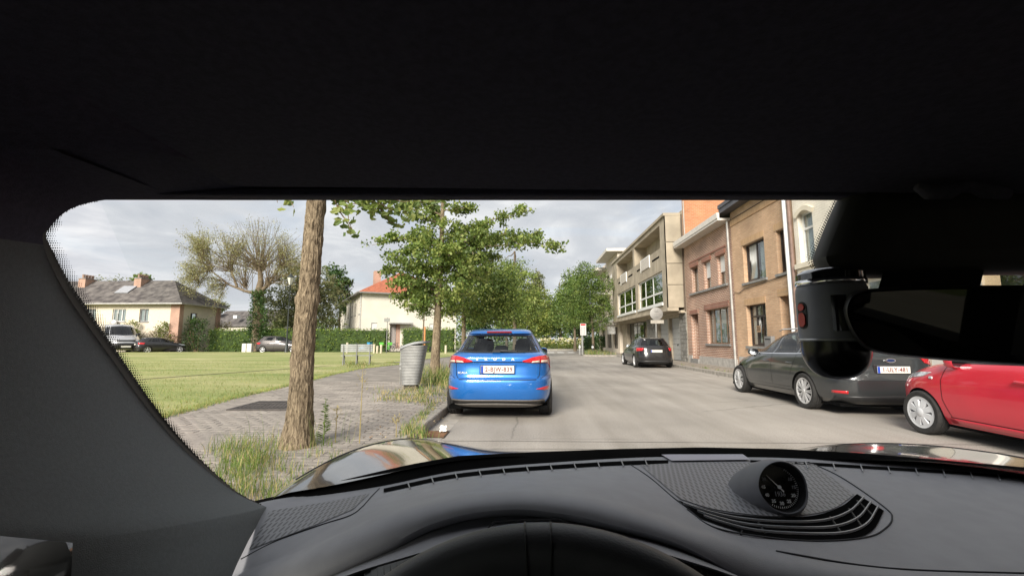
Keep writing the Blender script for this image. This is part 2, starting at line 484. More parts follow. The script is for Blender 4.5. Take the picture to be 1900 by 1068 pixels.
    t.links.new(n2.outputs['Fac'], bp.inputs['Height']); t.links.new(bp.outputs[0], b.inputs['Normal'])
    MATS['worn_asphalt'] = m
    return m
M_asph = asphalt()
def lawnmat():
    m, t, b, o = newmat('mown_lawn')
    tcn = t.nodes.new('ShaderNodeTexCoord')
    mp = t.nodes.new('ShaderNodeMapping'); mp.inputs['Scale'].default_value = (0.35, 1.0, 1)
    t.links.new(tcn.outputs['Object'], mp.inputs[0])
    n1 = t.nodes.new('ShaderNodeTexNoise'); n1.inputs['Scale'].default_value = 0.5; n1.inputs['Detail'].default_value = 7; n1.inputs['Roughness'].default_value = 0.62
    n2 = t.nodes.new('ShaderNodeTexNoise'); n2.inputs['Scale'].default_value = 14; n2.inputs['Detail'].default_value = 6; n2.inputs['Roughness'].default_value = 0.7
    t.links.new(mp.outputs[0], n1.inputs['Vector']); t.links.new(tcn.outputs['Object'], n2.inputs['Vector'])
    r1 = t.nodes.new('ShaderNodeValToRGB'); e = r1.color_ramp.elements
    e[0].position = 0.34; e[0].color = (0.215, 0.265, 0.085, 1)
    e[1].position = 0.68; e[1].color = (0.46, 0.425, 0.225, 1)
    k = e.new(0.5); k.color = (0.32, 0.335, 0.135, 1)
    t.links.new(n1.outputs['Fac'], r1.inputs[0])
    r2 = t.nodes.new('ShaderNodeValToRGB'); r2.color_ramp.elements[0].position = 0.3; r2.color_ramp.elements[1].position = 0.7
    r2.color_ramp.elements[0].color = (0.62, 0.66, 0.6, 1); r2.color_ramp.elements[1].color = (1.3, 1.25, 1.3, 1)
    t.links.new(n2.outputs['Fac'], r2.inputs[0])
    a = t.nodes.new('ShaderNodeMix'); a.data_type = 'RGBA'; a.blend_type = 'MULTIPLY'; a.inputs[0].default_value = 1
    t.links.new(r1.outputs[0], a.inputs[6]); t.links.new(r2.outputs[0], a.inputs[7]); t.links.new(a.outputs[2], b.inputs['Base Color'])
    b.inputs['Roughness'].default_value = 0.9; b.inputs['Specular IOR Level'].default_value = 0.2
    bp = t.nodes.new('ShaderNodeBump'); bp.inputs['Strength'].default_value = 0.7; bp.inputs['Distance'].default_value = 0.04
    t.links.new(n2.outputs['Fac'], bp.inputs['Height']); t.links.new(bp.outputs[0], b.inputs['Normal'])
    MATS['mown_lawn'] = m
    return m
M_lawn = lawnmat()
M_pave = pm('pavement_mortar', (0.235, 0.21, 0.185), 0.92, var=0.25, scale=2.2, bump=0.5, bscale=40)
M_paver = pm('paver_concrete', (0.27, 0.24, 0.212), 0.9, var=0.24, scale=2.6, bump=0.45, bscale=45)
M_kerb = pm('kerb_concrete', (0.31, 0.285, 0.25), 0.9, var=0.22, scale=5, bump=0.4, bscale=50)
M_gut = pm('gutter_concrete', (0.36, 0.33, 0.295), 0.88, var=0.16, scale=4, bump=0.35, bscale=60)
M_white = pm('white_road_paint', (0.75, 0.75, 0.73), 0.7, var=0.1, scale=9)
M_soil = pm('soil_with_shadow', (0.11, 0.085, 0.05), 0.95, var=0.35, scale=8, bump=0.6, bscale=30)

def struct(name, mb, m, parent=None, **k):
    o = mb.build(name, m, parent, **k)
    if parent is None: o['kind'] = 'structure'
    return o
def sheet(name, poly, z, m):
    mb = MB(); mb.add([(x, y, z) for x, y in poly], [tuple(range(len(poly)))]); return struct(name, mb, m)

ground = sheet('ground', [(-600, -300), (600, -300), (600, 900), (-600, 900)], -0.06, pm('far_field', (0.12, 0.15, 0.05), 0.95, var=0.3, scale=0.3))
road = sheet('road', [(KL, -40), (KR, -40), (KR, 51), (40, 51), (40, 59), (-70, 59), (-70, 51), (KL, 51)], 0.0, M_asph)
side_lane = sheet('side_road', [(-75, 42.6), (-8.2, 44.3), (-8.2, 47.3), (-75, 45.8)], 0.02, M_asph)
# the lawn on the left, with its wavy edge against the pavement
edge = [(-5.0, -12), (-5.2, 3), (-5.45, 6.2), (-5.9, 8.6), (-6.2, 11.5), (-6.75, 15), (-7.0, 18.0), (-6.6, 20.5), (-6.2, 21.6), (-7.6, 23.2), (-6.6, 27), (-5.6, 33), (-5.2, 43)]
def edge_x(y):
    for (xa, ya), (xb, yb) in zip(edge, edge[1:]):
        if y <= yb: return lerp(xa, xb, min(1, max(0, (y - ya) / (yb - ya))))
    return edge[-1][0]
rows = []
ys = [-12, 0] + [3 + 0.4 * i for i in range(102)]
for y in ys:
    x1 = edge_x(y) + 0.10 * noise.noise((y * 1.7, 3, 0)) + 0.05 * noise.noise((y * 5, 9, 0))
    r_ = []
    for k in range(26):
        f_ = (k / 25) ** 1.8
        x = x1 - f_ * 70
        z = PZ + 0.006 + 0.02 * min(1, k / 3)
        r_.append((x, y, z))
    rows.append(r_)
mb = MB(); mb.grid(rows)
lawn = struct('lawn', mb, M_lawn, smooth=True)

# pavement slab and its pavers
rows = [[(edge_x(y) - 0.5, y, PZ - 0.006), ((edge_x(y) + KL) / 2, y, PZ - 0.006), (KL - 0.14, y, PZ - 0.006)] for y in ys]
mb = MB(); mb.grid(rows)
pavement = struct('pavement', mb, M_pave)
# one interlocking paver: zigzag outline, chamfered top
def paver_geo(l=0.222, w=0.109, h=0.05):
    a, b_, zz = l / 2 - 0.0028, w / 2 - 0.0028, 0.013
    outl = [(-a, -b_ + zz), (-a / 2, -b_ - zz * 0.2), (0, -b_ + zz), (a / 2, -b_ - zz * 0.2), (a, -b_ + zz), (a, b_ + zz), (a / 2, b_ - zz * 0.2), (0, b_ + zz), (-a / 2, b_ - zz * 0.2), (-a, b_ + zz)]
    n = len(outl)
    v = [(x, y, -h) for x, y in outl] + [(x, y, -0.004) for x, y in outl] + [(x * 0.965, y * 0.93 + 0.0006, 0) for x, y in outl]
    f = [(i, (i + 1) % n, n + (i + 1) % n, n + i) for i in range(n)] + [(n + i, n + (i + 1) % n, 2 * n + (i + 1) % n, 2 * n + i) for i in range(n)]
    f.append(tuple(range(2 * n, 3 * n)))
    return v, f
pv, pf = paver_geo()
pave_me = bpy.data.meshes.new('paver'); pave_me.from_pydata(pv, [], pf); pave_me.materials.append(M_paver); pave_me.update()
spots = []
row = 0
y = 3.0
while y < 12.5:
    x = KL - 0.30 + (0.111 if row % 2 else 0)
    while x > edge_x(y) + 0.12:
        d = (x + 2.8) ** 2 * 0.3 + (y) ** 2
        spots.append((d, x, y)); x -= 0.223
    y += 0.1105; row += 1
def seen(x, y):                                # in the photo: left of the fender, right of the pillar
    dv = Vector((x, y, PZ)) - EYE
    zz = dv.dot(_fw)
    if zz <= 0.2: return False
    px = 950 + FPX * dv.dot(_rt) / zz; py = 534 - FPX * dv.dot(_up) / zz
    return 300 < px < 830 and 690 < py < 890 and px > 300 + (py - 780) * 1.05 and not (py > 822 and px > 620)
near = sorted([s_ for s_ in spots if seen(s_[1], s_[2])])[:300]
ns_ = set((s_[1], s_[2]) for s_ in near)
bigv, bigf = [], []
for d, x, y in spots:
    dz = random.gauss(0, 0.0015) + 0.008 * noise.noise((x * 0.9, y * 0.9, 5))
    rx, ry = random.gauss(0, 0.005), random.gauss(0, 0.005)
    if (x, y) in ns_:
        o = bpy.data.objects.new('paver', pave_me); col.objects.link(o); o.parent = pavement
        o.location = (x, y, PZ + dz); o.rotation_euler = (rx, ry, random.gauss(0, 0.012))
    else:
        b0 = len(bigv)
        bigv += [(vx + x, vy + y, vz + PZ + dz + vx * ry + vy * rx) for vx, vy, vz in pv]
        bigf += [tuple(i + b0 for i in f_) for f_ in pf]
me = bpy.data.meshes.new('pavers'); me.from_pydata(bigv, [], bigf); me.materials.append(M_paver)
o = bpy.data.objects.new('pavers', me); col.objects.link(o); o.parent = pavement; o['kind'] = 'stuff'
# square iron drain grate set in the pavement by the lawn
# kerbs: stones 1 m long, each its own piece
# the full height of each stone is visible on the road side
def kerb_stones(name, x0, x1, y0, y1, z1):
    mb = MB(); mb.box(min(x0, x1) + 0.02, max(x0, x1) - 0.02, y0, y1, -0.05, z1 - 0.03)
    k = struct(name, mb, M_kerb)
    mb = MB(); mb.box(-abs(x1 - x0) / 2, abs(x1 - x0) / 2, 0.005, 0.995, -z1 - 0.03, 0.0, bev=0.014)
    m0 = None; y = y0
    while y < y1:
        if m0 is None:
            o = mb.build('kerb_stone', M_kerb, k, rel=True); m0 = o.data
        else:
            o = bpy.data.objects.new('kerb_stone', m0); col.objects.link(o); o.parent = k
        o.location = ((x0 + x1) / 2, y, z1 + random.gauss(0, 0.004)); o.rotation_euler = (random.gauss(0, 0.003), random.gauss(0, 0.008), random.gauss(0, 0.004))
        y += 1.0
kerb_stones('kerb_left', KL - 0.15, KL, -2, 44, PZ + 0.012)
kerb_stones('kerb_right', KR, KR + 0.15, -2, 37, PZ + 0.012)
# concrete gutter slabs along the left kerb, broken at the gully
gut = MB(); gut.box(KL + 0.005, KL + 0.30, -2, 40, -0.05, 0.002)
gut = struct('gutter', gut, M_gut)
mb = MB(); mb.box(0.0, 0.295, 0.006, 0.994, -0.03, 0.0, bev=0.006)
m0 = None
for k in range(0, 24):
    y = -2 + k
    if abs(y - 5.9) < 0.35: continue
    if m0 is None: o = mb.build('gutter_slab', M_gut, gut, rel=True); m0 = o.data
    else: o = bpy.data.objects.new('gutter_slab', m0); col.objects.link(o); o.parent = gut
    o.location = (KL + 0.006, y, 0.008 + random.gauss(0, 0.002)); o.rotation_euler = (0, 0.02, 0)
# right pavement
mb = MB(); mb.grid([[(KR + 0.14, y, PZ), (WX + 0.3, y, PZ)] for y in (-5, 60)])
pr = struct('pavement_right', mb, brick('right_pavers', (0.24, 0.21, 0.18), (0.29, 0.26, 0.22), (0.13, 0.12, 0.10), 0.3, 0.3, 0.012))
# pavement material wants x/y, not x+y/z, so give it plain tiles
m, t, b, o_ = newmat('right_tiles')
tcn = t.nodes.new('ShaderNodeTexCoord'); br = t.nodes.new('ShaderNodeTexBrick')
br.offset = 0.5; br.inputs['Scale'].default_value = 1; br.inputs['Brick Width'].default_value = 0.3; br.inputs['Row Height'].default_value = 0.3; br.inputs['Mortar Size'].default_value = 0.012
br.inputs['Color1'].default_value = (0.25, 0.215, 0.18, 1); br.inputs['Color2'].default_value = (0.30, 0.26, 0.215, 1); br.inputs['Mortar'].default_value = (0.14, 0.125, 0.09, 1)
t.links.new(tcn.outputs['Object'], br.inputs['Vector']); t.links.new(br.outputs['Color'], b.inputs['Base Color']); b.inputs['Roughness'].default_value = 0.9
pr.data.materials[0] = m
# zebra crossing far down the street
for i, px in enumerate((1022, 1039, 1057)):
    c = gp(px, 652.5, 0.004)
    sheet('crossing_stripe', [(c.x - 0.45, 46.8), (c.x + 0.25, 46.8), (c.x + 0.25, 49.4), (c.x - 0.45, 49.4)], 0.005, M_white)
# island with the tree bed on the right, where the parking bay ends
mb = MB()
isl = [(4.3, 37.0), (5.2, 36.2), (KR + 0.1, 36.2), (KR + 0.1, 47.5), (5.6, 47.5), (4.6, 44.5)]
mb.prism([(x, y, -0.02) for x, y in isl], (0, 0, 0.13)); struct('traffic_island', mb, M_kerb)
# bare worn soil across the lawn, darkened for a step's shadow line
rows = []
for k in range(41):
    px = lerp(262, 610, k / 40); py = lerp(703.5, 678.5, k / 40)
    c = gp(px, py, PZ + 0.03); wdt = 0.42 + 0.06 * noise.noise((k * 0.7, 0, 0)) + (0.04 if k < 16 else 0)
    rows.append([(c.x - wdt * 0.3, c.y - wdt, PZ + 0.034), (c.x, c.y + wdt, PZ + 0.034)])
mb = MB(); mb.grid(rows); struct('soil_shadow_strip', mb, M_soil)

# grass blades over the near lawn (nobody could count them)
def blades(n, xr, yr, hmin, hmax, wid, zfun, ok, lean=0.5):
    x = rng.uniform(xr[0], xr[1], n); y = yr[0] + (yr[1] - yr[0]) * rng.random(n) ** 1.6
    keep = np.array([ok(a, b_) for a, b_ in zip(x, y)]); x, y = x[keep], y[keep]; n = len(x)
    z = np.array([zfun(a, b_) for a, b_ in zip(x, y)])
    h = rng.uniform(hmin, hmax, n); an = rng.uniform(0, 2 * np.pi, n)
    lx, ly = np.cos(an), np.sin(an); l = rng.uniform(0.1, lean, n) * h
    a2 = rng.uniform(0, 2 * np.pi, n); wx, wy = np.cos(a2) * wid / 2, np.sin(a2) * wid / 2
    v = np.zeros((n, 3, 3))
    v[:, 0] = np.stack([x - wx, y - wy, z], 1); v[:, 1] = np.stack([x + wx, y + wy, z], 1)
    v[:, 2] = np.stack([x + lx * l, y + ly * l, z + h], 1)
    return v.reshape(-1, 3)
_sa, _sb = gp(262, 703.5, PZ), gp(610, 678.5, PZ)
def strip_ok(x, y):
    f = (y - _sa.y) / (_sb.y - _sa.y); xs = lerp(_sa.x, _sb.x, f)
    n_ = Vector((_sb.y - _sa.y, _sa.x - _sb.x)).normalized(); d = (x - _sa.x) * n_.x + (y - _sa.y) * n_.y
    return abs(d) > 0.7
def lawn_z(x, y): return PZ + 0.012
M_g1 = leafmat('grass_blade_green', (0.19, 0.26, 0.06), scale=0.8)
M_g2 = leafmat('grass_blade_straw', (0.36, 0.31, 0.10), scale=0.8)
v1 = blades(26000, (-22, -5), (6, 24), 0.03, 0.075, 0.012, lawn_z, lambda a, b_: a < edge_x(b_) + 0.12 and a > -1.05 * b_ and noise.noise((a * 0.5, b_ * 0.5, 4)) > -0.35 and strip_ok(a, b_))
ev = []
for _ in range(7000):
    y = 4.5 + 20 * random.random() ** 1.5; x = edge_x(y) + random.gauss(0.0, 0.07)
    h, a_ = random.uniform(0.025, 0.075), random.uniform(0, 6.28); w2 = 0.006
    ev += [(x - w2, y, PZ), (x + w2, y, PZ), (x + math.cos(a_) * h * 0.5, y + math.sin(a_) * h * 0.5, PZ + h)]
v1 = np.concatenate([v1, np.array(ev)])
mi = (rng.random(len(v1) // 3) < 0.34).astype(int)
o = np_mesh('lawn_grass', v1, 3, [M_g1, M_g2], mi)
tag(o, 'short mown grass blades of the park lawn, green with straw patches', 'grass', kind='stuff')
# transverse joints where the road slabs meet
for k, y in enumerate((5.35, 5.75, 12.6, 19.0, 27.0)):
    mb = MB(); rows = [[], []]
    for j in range(60):
        x = lerp(KL + 0.32, KR - 0.02, j / 59); yy = y + 0.03 * noise.noise((x * 0.8, y, 0)) + 0.012 * (x - 2)
        rows[0].append((x, yy - 0.007, 0.003)); rows[1].append((x, yy + 0.007, 0.003))
    mb.grid(rows); mb.build('road_joint', pm('tar_joint', (0.13, 0.12, 0.11), 0.8, var=0.3, scale=6), road, rel=True)

# ================================================================== CARS: builder
M_black = pm('black_plastic', (0.018, 0.018, 0.019), 0.45, var=0.15, scale=20)
M_seal = pm('window_seal_black', (0.010, 0.010, 0.011), 0.25, var=0.1)
M_grey_pl = pm('grey_bumper_plastic', (0.12, 0.11, 0.10), 0.55, var=0.1, scale=20)
M_tyre = pm('tyre_rubber', (0.022, 0.021, 0.020), 0.85, var=0.25, scale=25, bump=0.3, bscale=120)
M_alloy = pm('alloy_silver', (0.66, 0.66, 0.67), 0.34, metal=0.5, var=0.06)
M_hubcap = pm('hubcap_silver', (0.60, 0.61, 0.63), 0.42, metal=0.2, var=0.08)
M_dark = pm('near_black', (0.006, 0.006, 0.006), 0.9, var=0.2, spec=0.0)  # near-black; on flat patches it stands in for shaded openings
M_red = pm('tail_lamp_red', (0.52, 0.012, 0.018), 0.12, var=0.12, scale=30, coat=1.0)
M_redd = pm('tail_lamp_dark_red', (0.22, 0.006, 0.014), 0.12, var=0.2, scale=30, coat=1.0)
M_lampw = pm('lamp_clear', (0.72, 0.62, 0.50), 0.12, var=0.1, scale=40, coat=1.0)
M_head = pm('head_lamp_clear', (0.55, 0.57, 0.6), 0.06, var=0.3, scale=25, coat=1.0, metal=0.3)
M_plate = pm('plate_white', (0.68, 0.665, 0.62), 0.55, var=0.04, spec=0.3)
M_ptxt = pm('plate_maroon', (0.16, 0.012, 0.018), 0.5, var=0.05)
M_pblue = pm('plate_blue', (0.02, 0.07, 0.42), 0.4, var=0.05)
M_chrome = pm('chrome', (0.82, 0.82, 0.84), 0.12, metal=1.0, var=0.03)
M_cglass = glass('car_glass', (0.42, 0.47, 0.46), refl=1.15)
M_rglass = glass('rear_car_glass', (0.82, 0.86, 0.86), refl=0.9)
M_seat = pm('seat_cloth_dark', (0.035, 0.036, 0.04), 0.9, var=0.2, scale=40)
M_seam = pm('panel_gap', (0.004, 0.004, 0.005), 0.7, var=0.1)

class Shell:
    """car shell: stack of plan outlines; front and rear halves are superellipses"""
    def __init__(s, tab, nf=3.4, nr=6.0):    # tab rows: z, half width, front y, rear y
        z = [r[0] for r in tab]
        s.z0, s.z1 = z[0], z[-1]
        s.w = pchip(z, [r[1] for r in tab]); s.yf = pchip(z, [r[2] for r in tab]); s.yr = pchip(z, [r[3] for r in tab])
        s.nf = nf if callable(nf) else (lambda q: nf)
        s.nr = nr if callable(nr) else (lambda q: nr)
        zs = []
        for a, b in zip(z, z[1:]):
            k = max(2, int(math.ceil((b - a) / 0.022)))
            zs += [lerp(a, b, i / k) for i in range(k)]
        s.zs = zs + [z[-1]]
    def mid(s, z): return (s.yf(z) + s.yr(z)) / 2
    def half(s, y, z):                       # half width at (y, z)
        c = s.mid(z); L = (s.yf(z) - s.yr(z)) / 2
        q = abs(y - c) / L
        n = s.nf(z) if y > c else s.nr(z)
        return s.w(z) * max(0.0, 1 - min(q, 1) ** n) ** (1 / n)
    def endy(s, x, z, rear=True):
        c = s.mid(z); L = (s.yf(z) - s.yr(z)) / 2
        n = s.nr(z) if rear else s.nf(z)
        q = max(0.0, 1 - min(abs(x) / s.w(z), 1) ** n) ** (1 / n)
        return c - L * q if rear else c + L * q
    def outline(s, z, n=72):                 # right half, rear centre -> front centre, arc-length spaced
        c = s.mid(z); L = (s.yf(z) - s.yr(z)) / 2; W = s.w(z)
        pts = []
        for rear in (True, False):
            e = s.nr(z) if rear else s.nf(z)
            for k in range(161):
                t = (k / 160) if rear else 1 - k / 160
                # t=0 end centre, t=1 side middle
                a = t * math.pi / 2
                sx = math.sin(a) ** (2 / e); cy_ = math.cos(a) ** (2 / e)
                pts.append((W * sx, c - L * cy_ if rear else c + L * cy_))
        P = np.array(pts)
        d = np.concatenate([[0], np.cumsum(np.hypot(*(np.diff(P, axis=0)).T))])
        return P, d
    def ring(s, z, n):
        P, d = s.outline(z)
        q = np.linspace(0, d[-1], n + 1)
        return np.stack([np.interp(q, d, P[:, 0]), np.interp(q, d, P[:, 1])], 1)
    def rp(s, sg, z):                        # signed arc length from the rear centre (negative = left)
        P, d = s.outline(z); q = abs(sg)
        return (math.copysign(np.interp(q, d, P[:, 0]), sg), float(np.interp(q, d, P[:, 1])))
    def fp(s, sg, z):                        # signed arc length from the front centre
        P, d = s.outline(z); q = d[-1] - abs(sg)
        return (math.copysign(np.interp(q, d, P[:, 0]), sg), float(np.interp(q, d, P[:, 1])))
    def mesh(s, n=60):
        mb = MB(); m = 2 * n
        for z in s.zs:
            r = s.ring(z, n)
            full = [(x, y, z) for x, y in r] + [(-x, y, z) for x, y in r[-2:0:-1]]
            mb.v += full
        k = len(s.zs)
        for i in range(k - 1):
            for j in range(m):
                mb.f.append((i * m + j, i * m + (j + 1) % m, (i + 1) * m + (j + 1) % m, (i + 1) * m + j)); mb.m.append(0)
        mb.f.append(tuple(range(m))[::-1]); mb.m.append(0)
        mb.f.append(tuple((k - 1) * m + j for j in range(m))); mb.m.append(0)
        return mb
    def pt(s, mode, a, z, off, side=1):
        e = 0.01
        if mode == 'side':
            p = Vector((side * s.half(a, z), a, z))
            u = Vector((side * s.half(a + e, z), a + e, z)) - Vector((side * s.half(a - e, z), a - e, z))
            v = Vector((side * s.half(a, z + e), a, z + e)) - Vector((side * s.half(a, z - e), a, z - e))
            n = u.cross(v); n = n if n.x * side > 0 else -n
        elif mode in ('rear', 'front'):
            re = mode == 'rear'
            f = lambda x_, z_: Vector((x_, s.endy(x_, z_, re), z_))
            p = f(a, z); u = f(a + e, z) - f(a - e, z); v = f(a, z + e) - f(a, z - e)
            n = u.cross(v); n = n if (n.y < 0) == re else -n
        else:
            g = s.rp if mode == 'wrap' else s.fp
            f = lambda a_, z_: Vector((*g(a_, z_), z_))
            p = f(a, z); u = f(a + e, z) - f(a - e, z); v = f(a, z + e) - f(a, z - e)
            n = u.cross(v)
            c = Vector((0, s.mid(z), z)); n = n if n.dot(p - c) > 0 else -n
        return p + n.normalized() * off
    def patch(s, mb, mode, lo, hi, off=0.004, side=1, nu=6, nv=5, mi=0, border=0, bmi=1, skirt=0.0):
        """ruled patch between a lower and an upper polyline of (a, z), laid on the shell"""
        def dens(pl):
            o = []
            for (a0, z0), (a1, z1) in zip(pl, pl[1:]):
                o += [(lerp(a0, a1, k / nu), lerp(z0, z1, k / nu)) for k in range(nu)]
            return o + [pl[-1]]
        A, B = dens(lo), dens(hi)
        rows = []
        for k in range(nv + 1):
            t = k / nv
            rows.append([s.pt(mode, lerp(p[0], q[0], t), lerp(p[1], q[1], t), off, side) for p, q in zip(A, B)])
        nr_, nc = len(rows), len(rows[0])
        if skirt:
            def inn(row_): return row_
            top = [s.pt(mode, p[0], p[1], off - skirt, side) for p in B]; bot = [s.pt(mode, p[0], p[1], off - skirt, side) for p in A]
            rows = [bot] + rows + [top]
            for r_ in range(len(rows)):
                t = min(max((r_ - 1) / nv, 0), 1)
                for e_, ins in ((0, 0), (-1, len(rows[0]))):
                    p, q = A[e_], B[e_]
                    pt_ = s.pt(mode, lerp(p[0], q[0], t), lerp(p[1], q[1], t), off - skirt, side)
                    if e_ == 0: rows[r_] = [pt_] + list(rows[r_])
                    else: rows[r_] = list(rows[r_]) + [pt_]
            mb.grid(rows, mi)
            return rows
        mb.grid(rows, mi, (lambda i, j: bmi if (i < border or j < border or i >= nr_ - 1 - border or j >= nc - 1 - border) else mi) if border else None)
        return rows
def inpoly(p, poly):
    c = False; x, y = p
    for i in range(len(poly)):
        (x0, y0), (x1, y1) = poly[i], poly[i - 1]
        if (y0 > y) != (y1 > y) and x < (x1 - x0) * (y - y0) / (y1 - y0) + x0: c = not c
    return c

def cut_shell(name, sh, axles, r_arch, paintm, parent, holes, depth=0.30, n=60):
    """body: shell with wheel wells cut by boolean, then window openings removed"""
    b = sh.mesh(n).build('tmp', paintm, None)
    cb = MB()
    for ya, za in axles:
        for sd_ in (-1, 1):
            x0 = sh.half(ya, 0.5) - depth; x1 = sh.half(ya, 0.5) + 0.2
            cb.lathe([(r_arch, min(sd_ * x0, sd_ * x1)), (r_arch, max(sd_ * x0, sd_ * x1))], 40, (0, ya, za), 'x')
    c = cb.build('tmpc', M_dark, None)
    md = b.modifiers.new('b', 'BOOLEAN'); md.operation = 'DIFFERENCE'; md.object = c; md.solver = 'EXACT'
    try: md.material_mode = 'TRANSFER'
    except Exception: pass
    dg = bpy.context.evaluated_depsgraph_get()
    me = bpy.data.meshes.new_from_object(b.evaluated_get(dg))
    me.name = name
    bpy.data.objects.remove(b); bpy.data.objects.remove(c)
    bm = bmesh.new(); bm.from_mesh(me)
    kill = []
    for f in bm.faces:
        p = f.calc_center_median()
        for mode, poly in holes:
            if mode == 'side' and abs(p.x) > sh.half(p.y, p.z) * 0.93 and abs(f.normal.x) > 0.3 and inpoly((p.y, p.z), poly): kill.append(f); break
            if mode == 'rear' and p.y < sh.mid(p.z) - 0.3 and f.normal.y < -0.15 and inpoly((p.x, p.z), poly): kill.append(f); break
            if mode == 'front' and p.y > sh.mid(p.z) and f.normal.y > 0.15 and inpoly((p.x, p.z), poly): kill.append(f); break
    bmesh.ops.delete(bm, geom=kill, context='FACES')
    bm.to_mesh(me); bm.free()
    me.polygons.foreach_set('use_smooth', [True] * len(me.polygons))
    try: me.set_sharp_from_angle(angle=R(38))
    except Exception: pass
    if M_dark.name not in [m.name for m in me.materials if m]:
        me.materials.append(M_dark)
    o = bpy.data.objects.new(name, me); col.objects.link(o); o.parent = parent
    return o

def shrink(poly, k=0.93):
    cx = sum(p[0] for p in poly) / len(poly); cy_ = sum(p[1] for p in poly) / len(poly)
    return [(cx + (x - cx) * k, cy_ + (y - cy_) * (k - 0.03)) for x, y in poly]

def wheel(parent, x, y, r, width, side, style, rr=0.68, spokes=10):
    """tyre mesh (part 'wheel') with its rim as sub-part; side -1 = left"""
    hw = width / 2
    prof = [(r * rr, -hw * 0.86), (r * 0.80, -hw), (r * 0.93, -hw * 0.98), (r * 0.985, -hw * 0.80), (r, -hw * 0.66)]
    for g in (-0.42, 0.0, 0.42):
        prof += [(r, hw * (g - 0.08)), (r * 0.972, hw * (g - 0.06)), (r * 0.972, hw * (g + 0.06)), (r, hw * (g + 0.08))]
    prof += [(r, hw * 0.66), (r * 0.985, hw * 0.80), (r * 0.93, hw * 0.98), (r * 0.80, hw), (r * rr, hw * 0.86)]
    mb = MB(); mb.lathe(prof, 40, (x, y, r), 'x', closed=True)
    t = mb.build('wheel', M_tyre, parent, smooth=True, rel=True, auto=40)
    R1 = r * rr; xo = x + side * hw * 0.80
    mb = MB()
    # barrel and lip
    mb.lathe([(R1, side * (-hw * 0.2)), (R1 * 1.0, side * hw * 0.06), (R1 * 1.04, side * hw * 0.10), (R1 * 0.94, side * hw * 0.06), (R1 * 0.90, side * -hw * 0.6)], 40, (xo, y, r), 'x', cap=False)
    mb2 = MB(); mb2.lathe([(R1 * 0.93, 0.0), (R1 * 0.93, side * -0.01)], 32, (xo - side * hw * 0.55, y, r), 'x')  # near-black backing disc added behind the spokes for contrast
    back = mb2
    hubx = xo + side * hw * 0.02
    def spoke(a0, w0, w1, r0, r1, bulge=0.012, th=0.02):
        d = Vector((0, math.cos(a0), math.sin(a0))); p = Vector((0, -math.sin(a0), math.cos(a0)))
        c = Vector((hubx, y, r)); ex = Vector((side, 0, 0))
        q = []
        for (rad, wd, ox) in ((r0, w0, bulge), (r1, w1, 0.0)):
            for sx in (-1, 1):
                q.append((c + d * rad + p * sx * wd / 2 + ex * ox, c + d * rad + p * sx * wd / 2 * 1.25 + ex * (ox - th)))
        a, b, e_, g = q
        mb.hexa([a[1], b[1], g[1], e_[1], a[0], b[0], g[0], e_[0]])
    if style == 'multi':
        for k in range(spokes):
            a = 2 * math.pi * k / spokes
            for da in (-0.10, 0.10): spoke(a + da, R1 * 0.07, R1 * 0.075, R1 * 0.16, R1 * 0.99)
        mb.lathe([(0, side * 0.022), (R1 * 0.15, side * 0.02), (R1 * 0.20, side * 0.005), (R1 * 0.2, side * -0.02)], 20, (hubx, y, r), 'x')
        m = M_alloy
    elif style == 'cap':
        for k in range(spokes):
            a = 2 * math.pi * (k + 0.5) / spokes
            spoke(a, R1 * 0.20, R1 * 0.46, R1 * 0.18, R1 * 0.97, 0.018)
        mb.lathe([(0, side * 0.03), (R1 * 0.16, side * 0.028), (R1 * 0.28, side * 0.018), (R1 * 0.36, side * 0.004), (R1 * 0.36, side * -0.02)], 24, (hubx, y, r), 'x')
        mb.lathe([(R1 * 0.84, side * 0.004), (R1 * 0.99, side * 0.002), (R1 * 0.99, side * -0.02), (R1 * 0.84, side * -0.02)], 32, (hubx, y, r), 'x', closed=True)
        m = M_hubcap
    else:
        for k in range(spokes):
            spoke(2 * math.pi * k / spokes + 0.3, R1 * 0.30, R1 * 0.20, R1 * 0.1, R1 * 0.99)
        mb.lathe([(0, side * 0.022), (R1 * 0.2, side * 0.018), (R1 * 0.25, side * -0.01)], 16, (hubx, y, r), 'x')
        m = M_alloy
    mb.build('rim', m, t, smooth=True, rel=True, auto=35)
    back.build('rim_backing', M_dark, t, rel=True)
    return t

def plate(parent, sh, text, z, w=0.52, h=0.11, off=0.012, rear=True, yaw=0.0, y=None):
    yy = (sh.endy(0, z, rear) if y is None else y) - off * (1 if rear else -1)
    mb = MB(); mb.box(-w / 2 - 0.008, w / 2 + 0.008, yy - 0.002, yy + 0.012, z - h / 2 - 0.012, z + h / 2 + 0.008, bev=0.003)
    fr = mb.build('licence_plate', M_black if rear else M_black, parent, rel=True)
    mb = MB(); mb.box(-w / 2, w / 2, yy - 0.006, yy - 0.001, z - h / 2, z + h / 2, bev=0.002); mb.build('plate_face', M_plate, fr, rel=True)
    mb = MB(); mb.box(-w / 2 + 0.003, -w / 2 + 0.042, yy - 0.0085, yy - 0.006, z - h / 2 + 0.003, z + h / 2 - 0.003); mb.build('plate_band', M_pblue, fr, rel=True)
    if text:
        text_mesh('plate_characters', text, h * 0.86, M_ptxt, frame_matrix((0.022, yy - 0.0075, z - 0.002), (1, 0, 0), (0, 0, 1)), fr, rel=True, sx=0.86, bold=0.0014, space=1.12)
    return fr

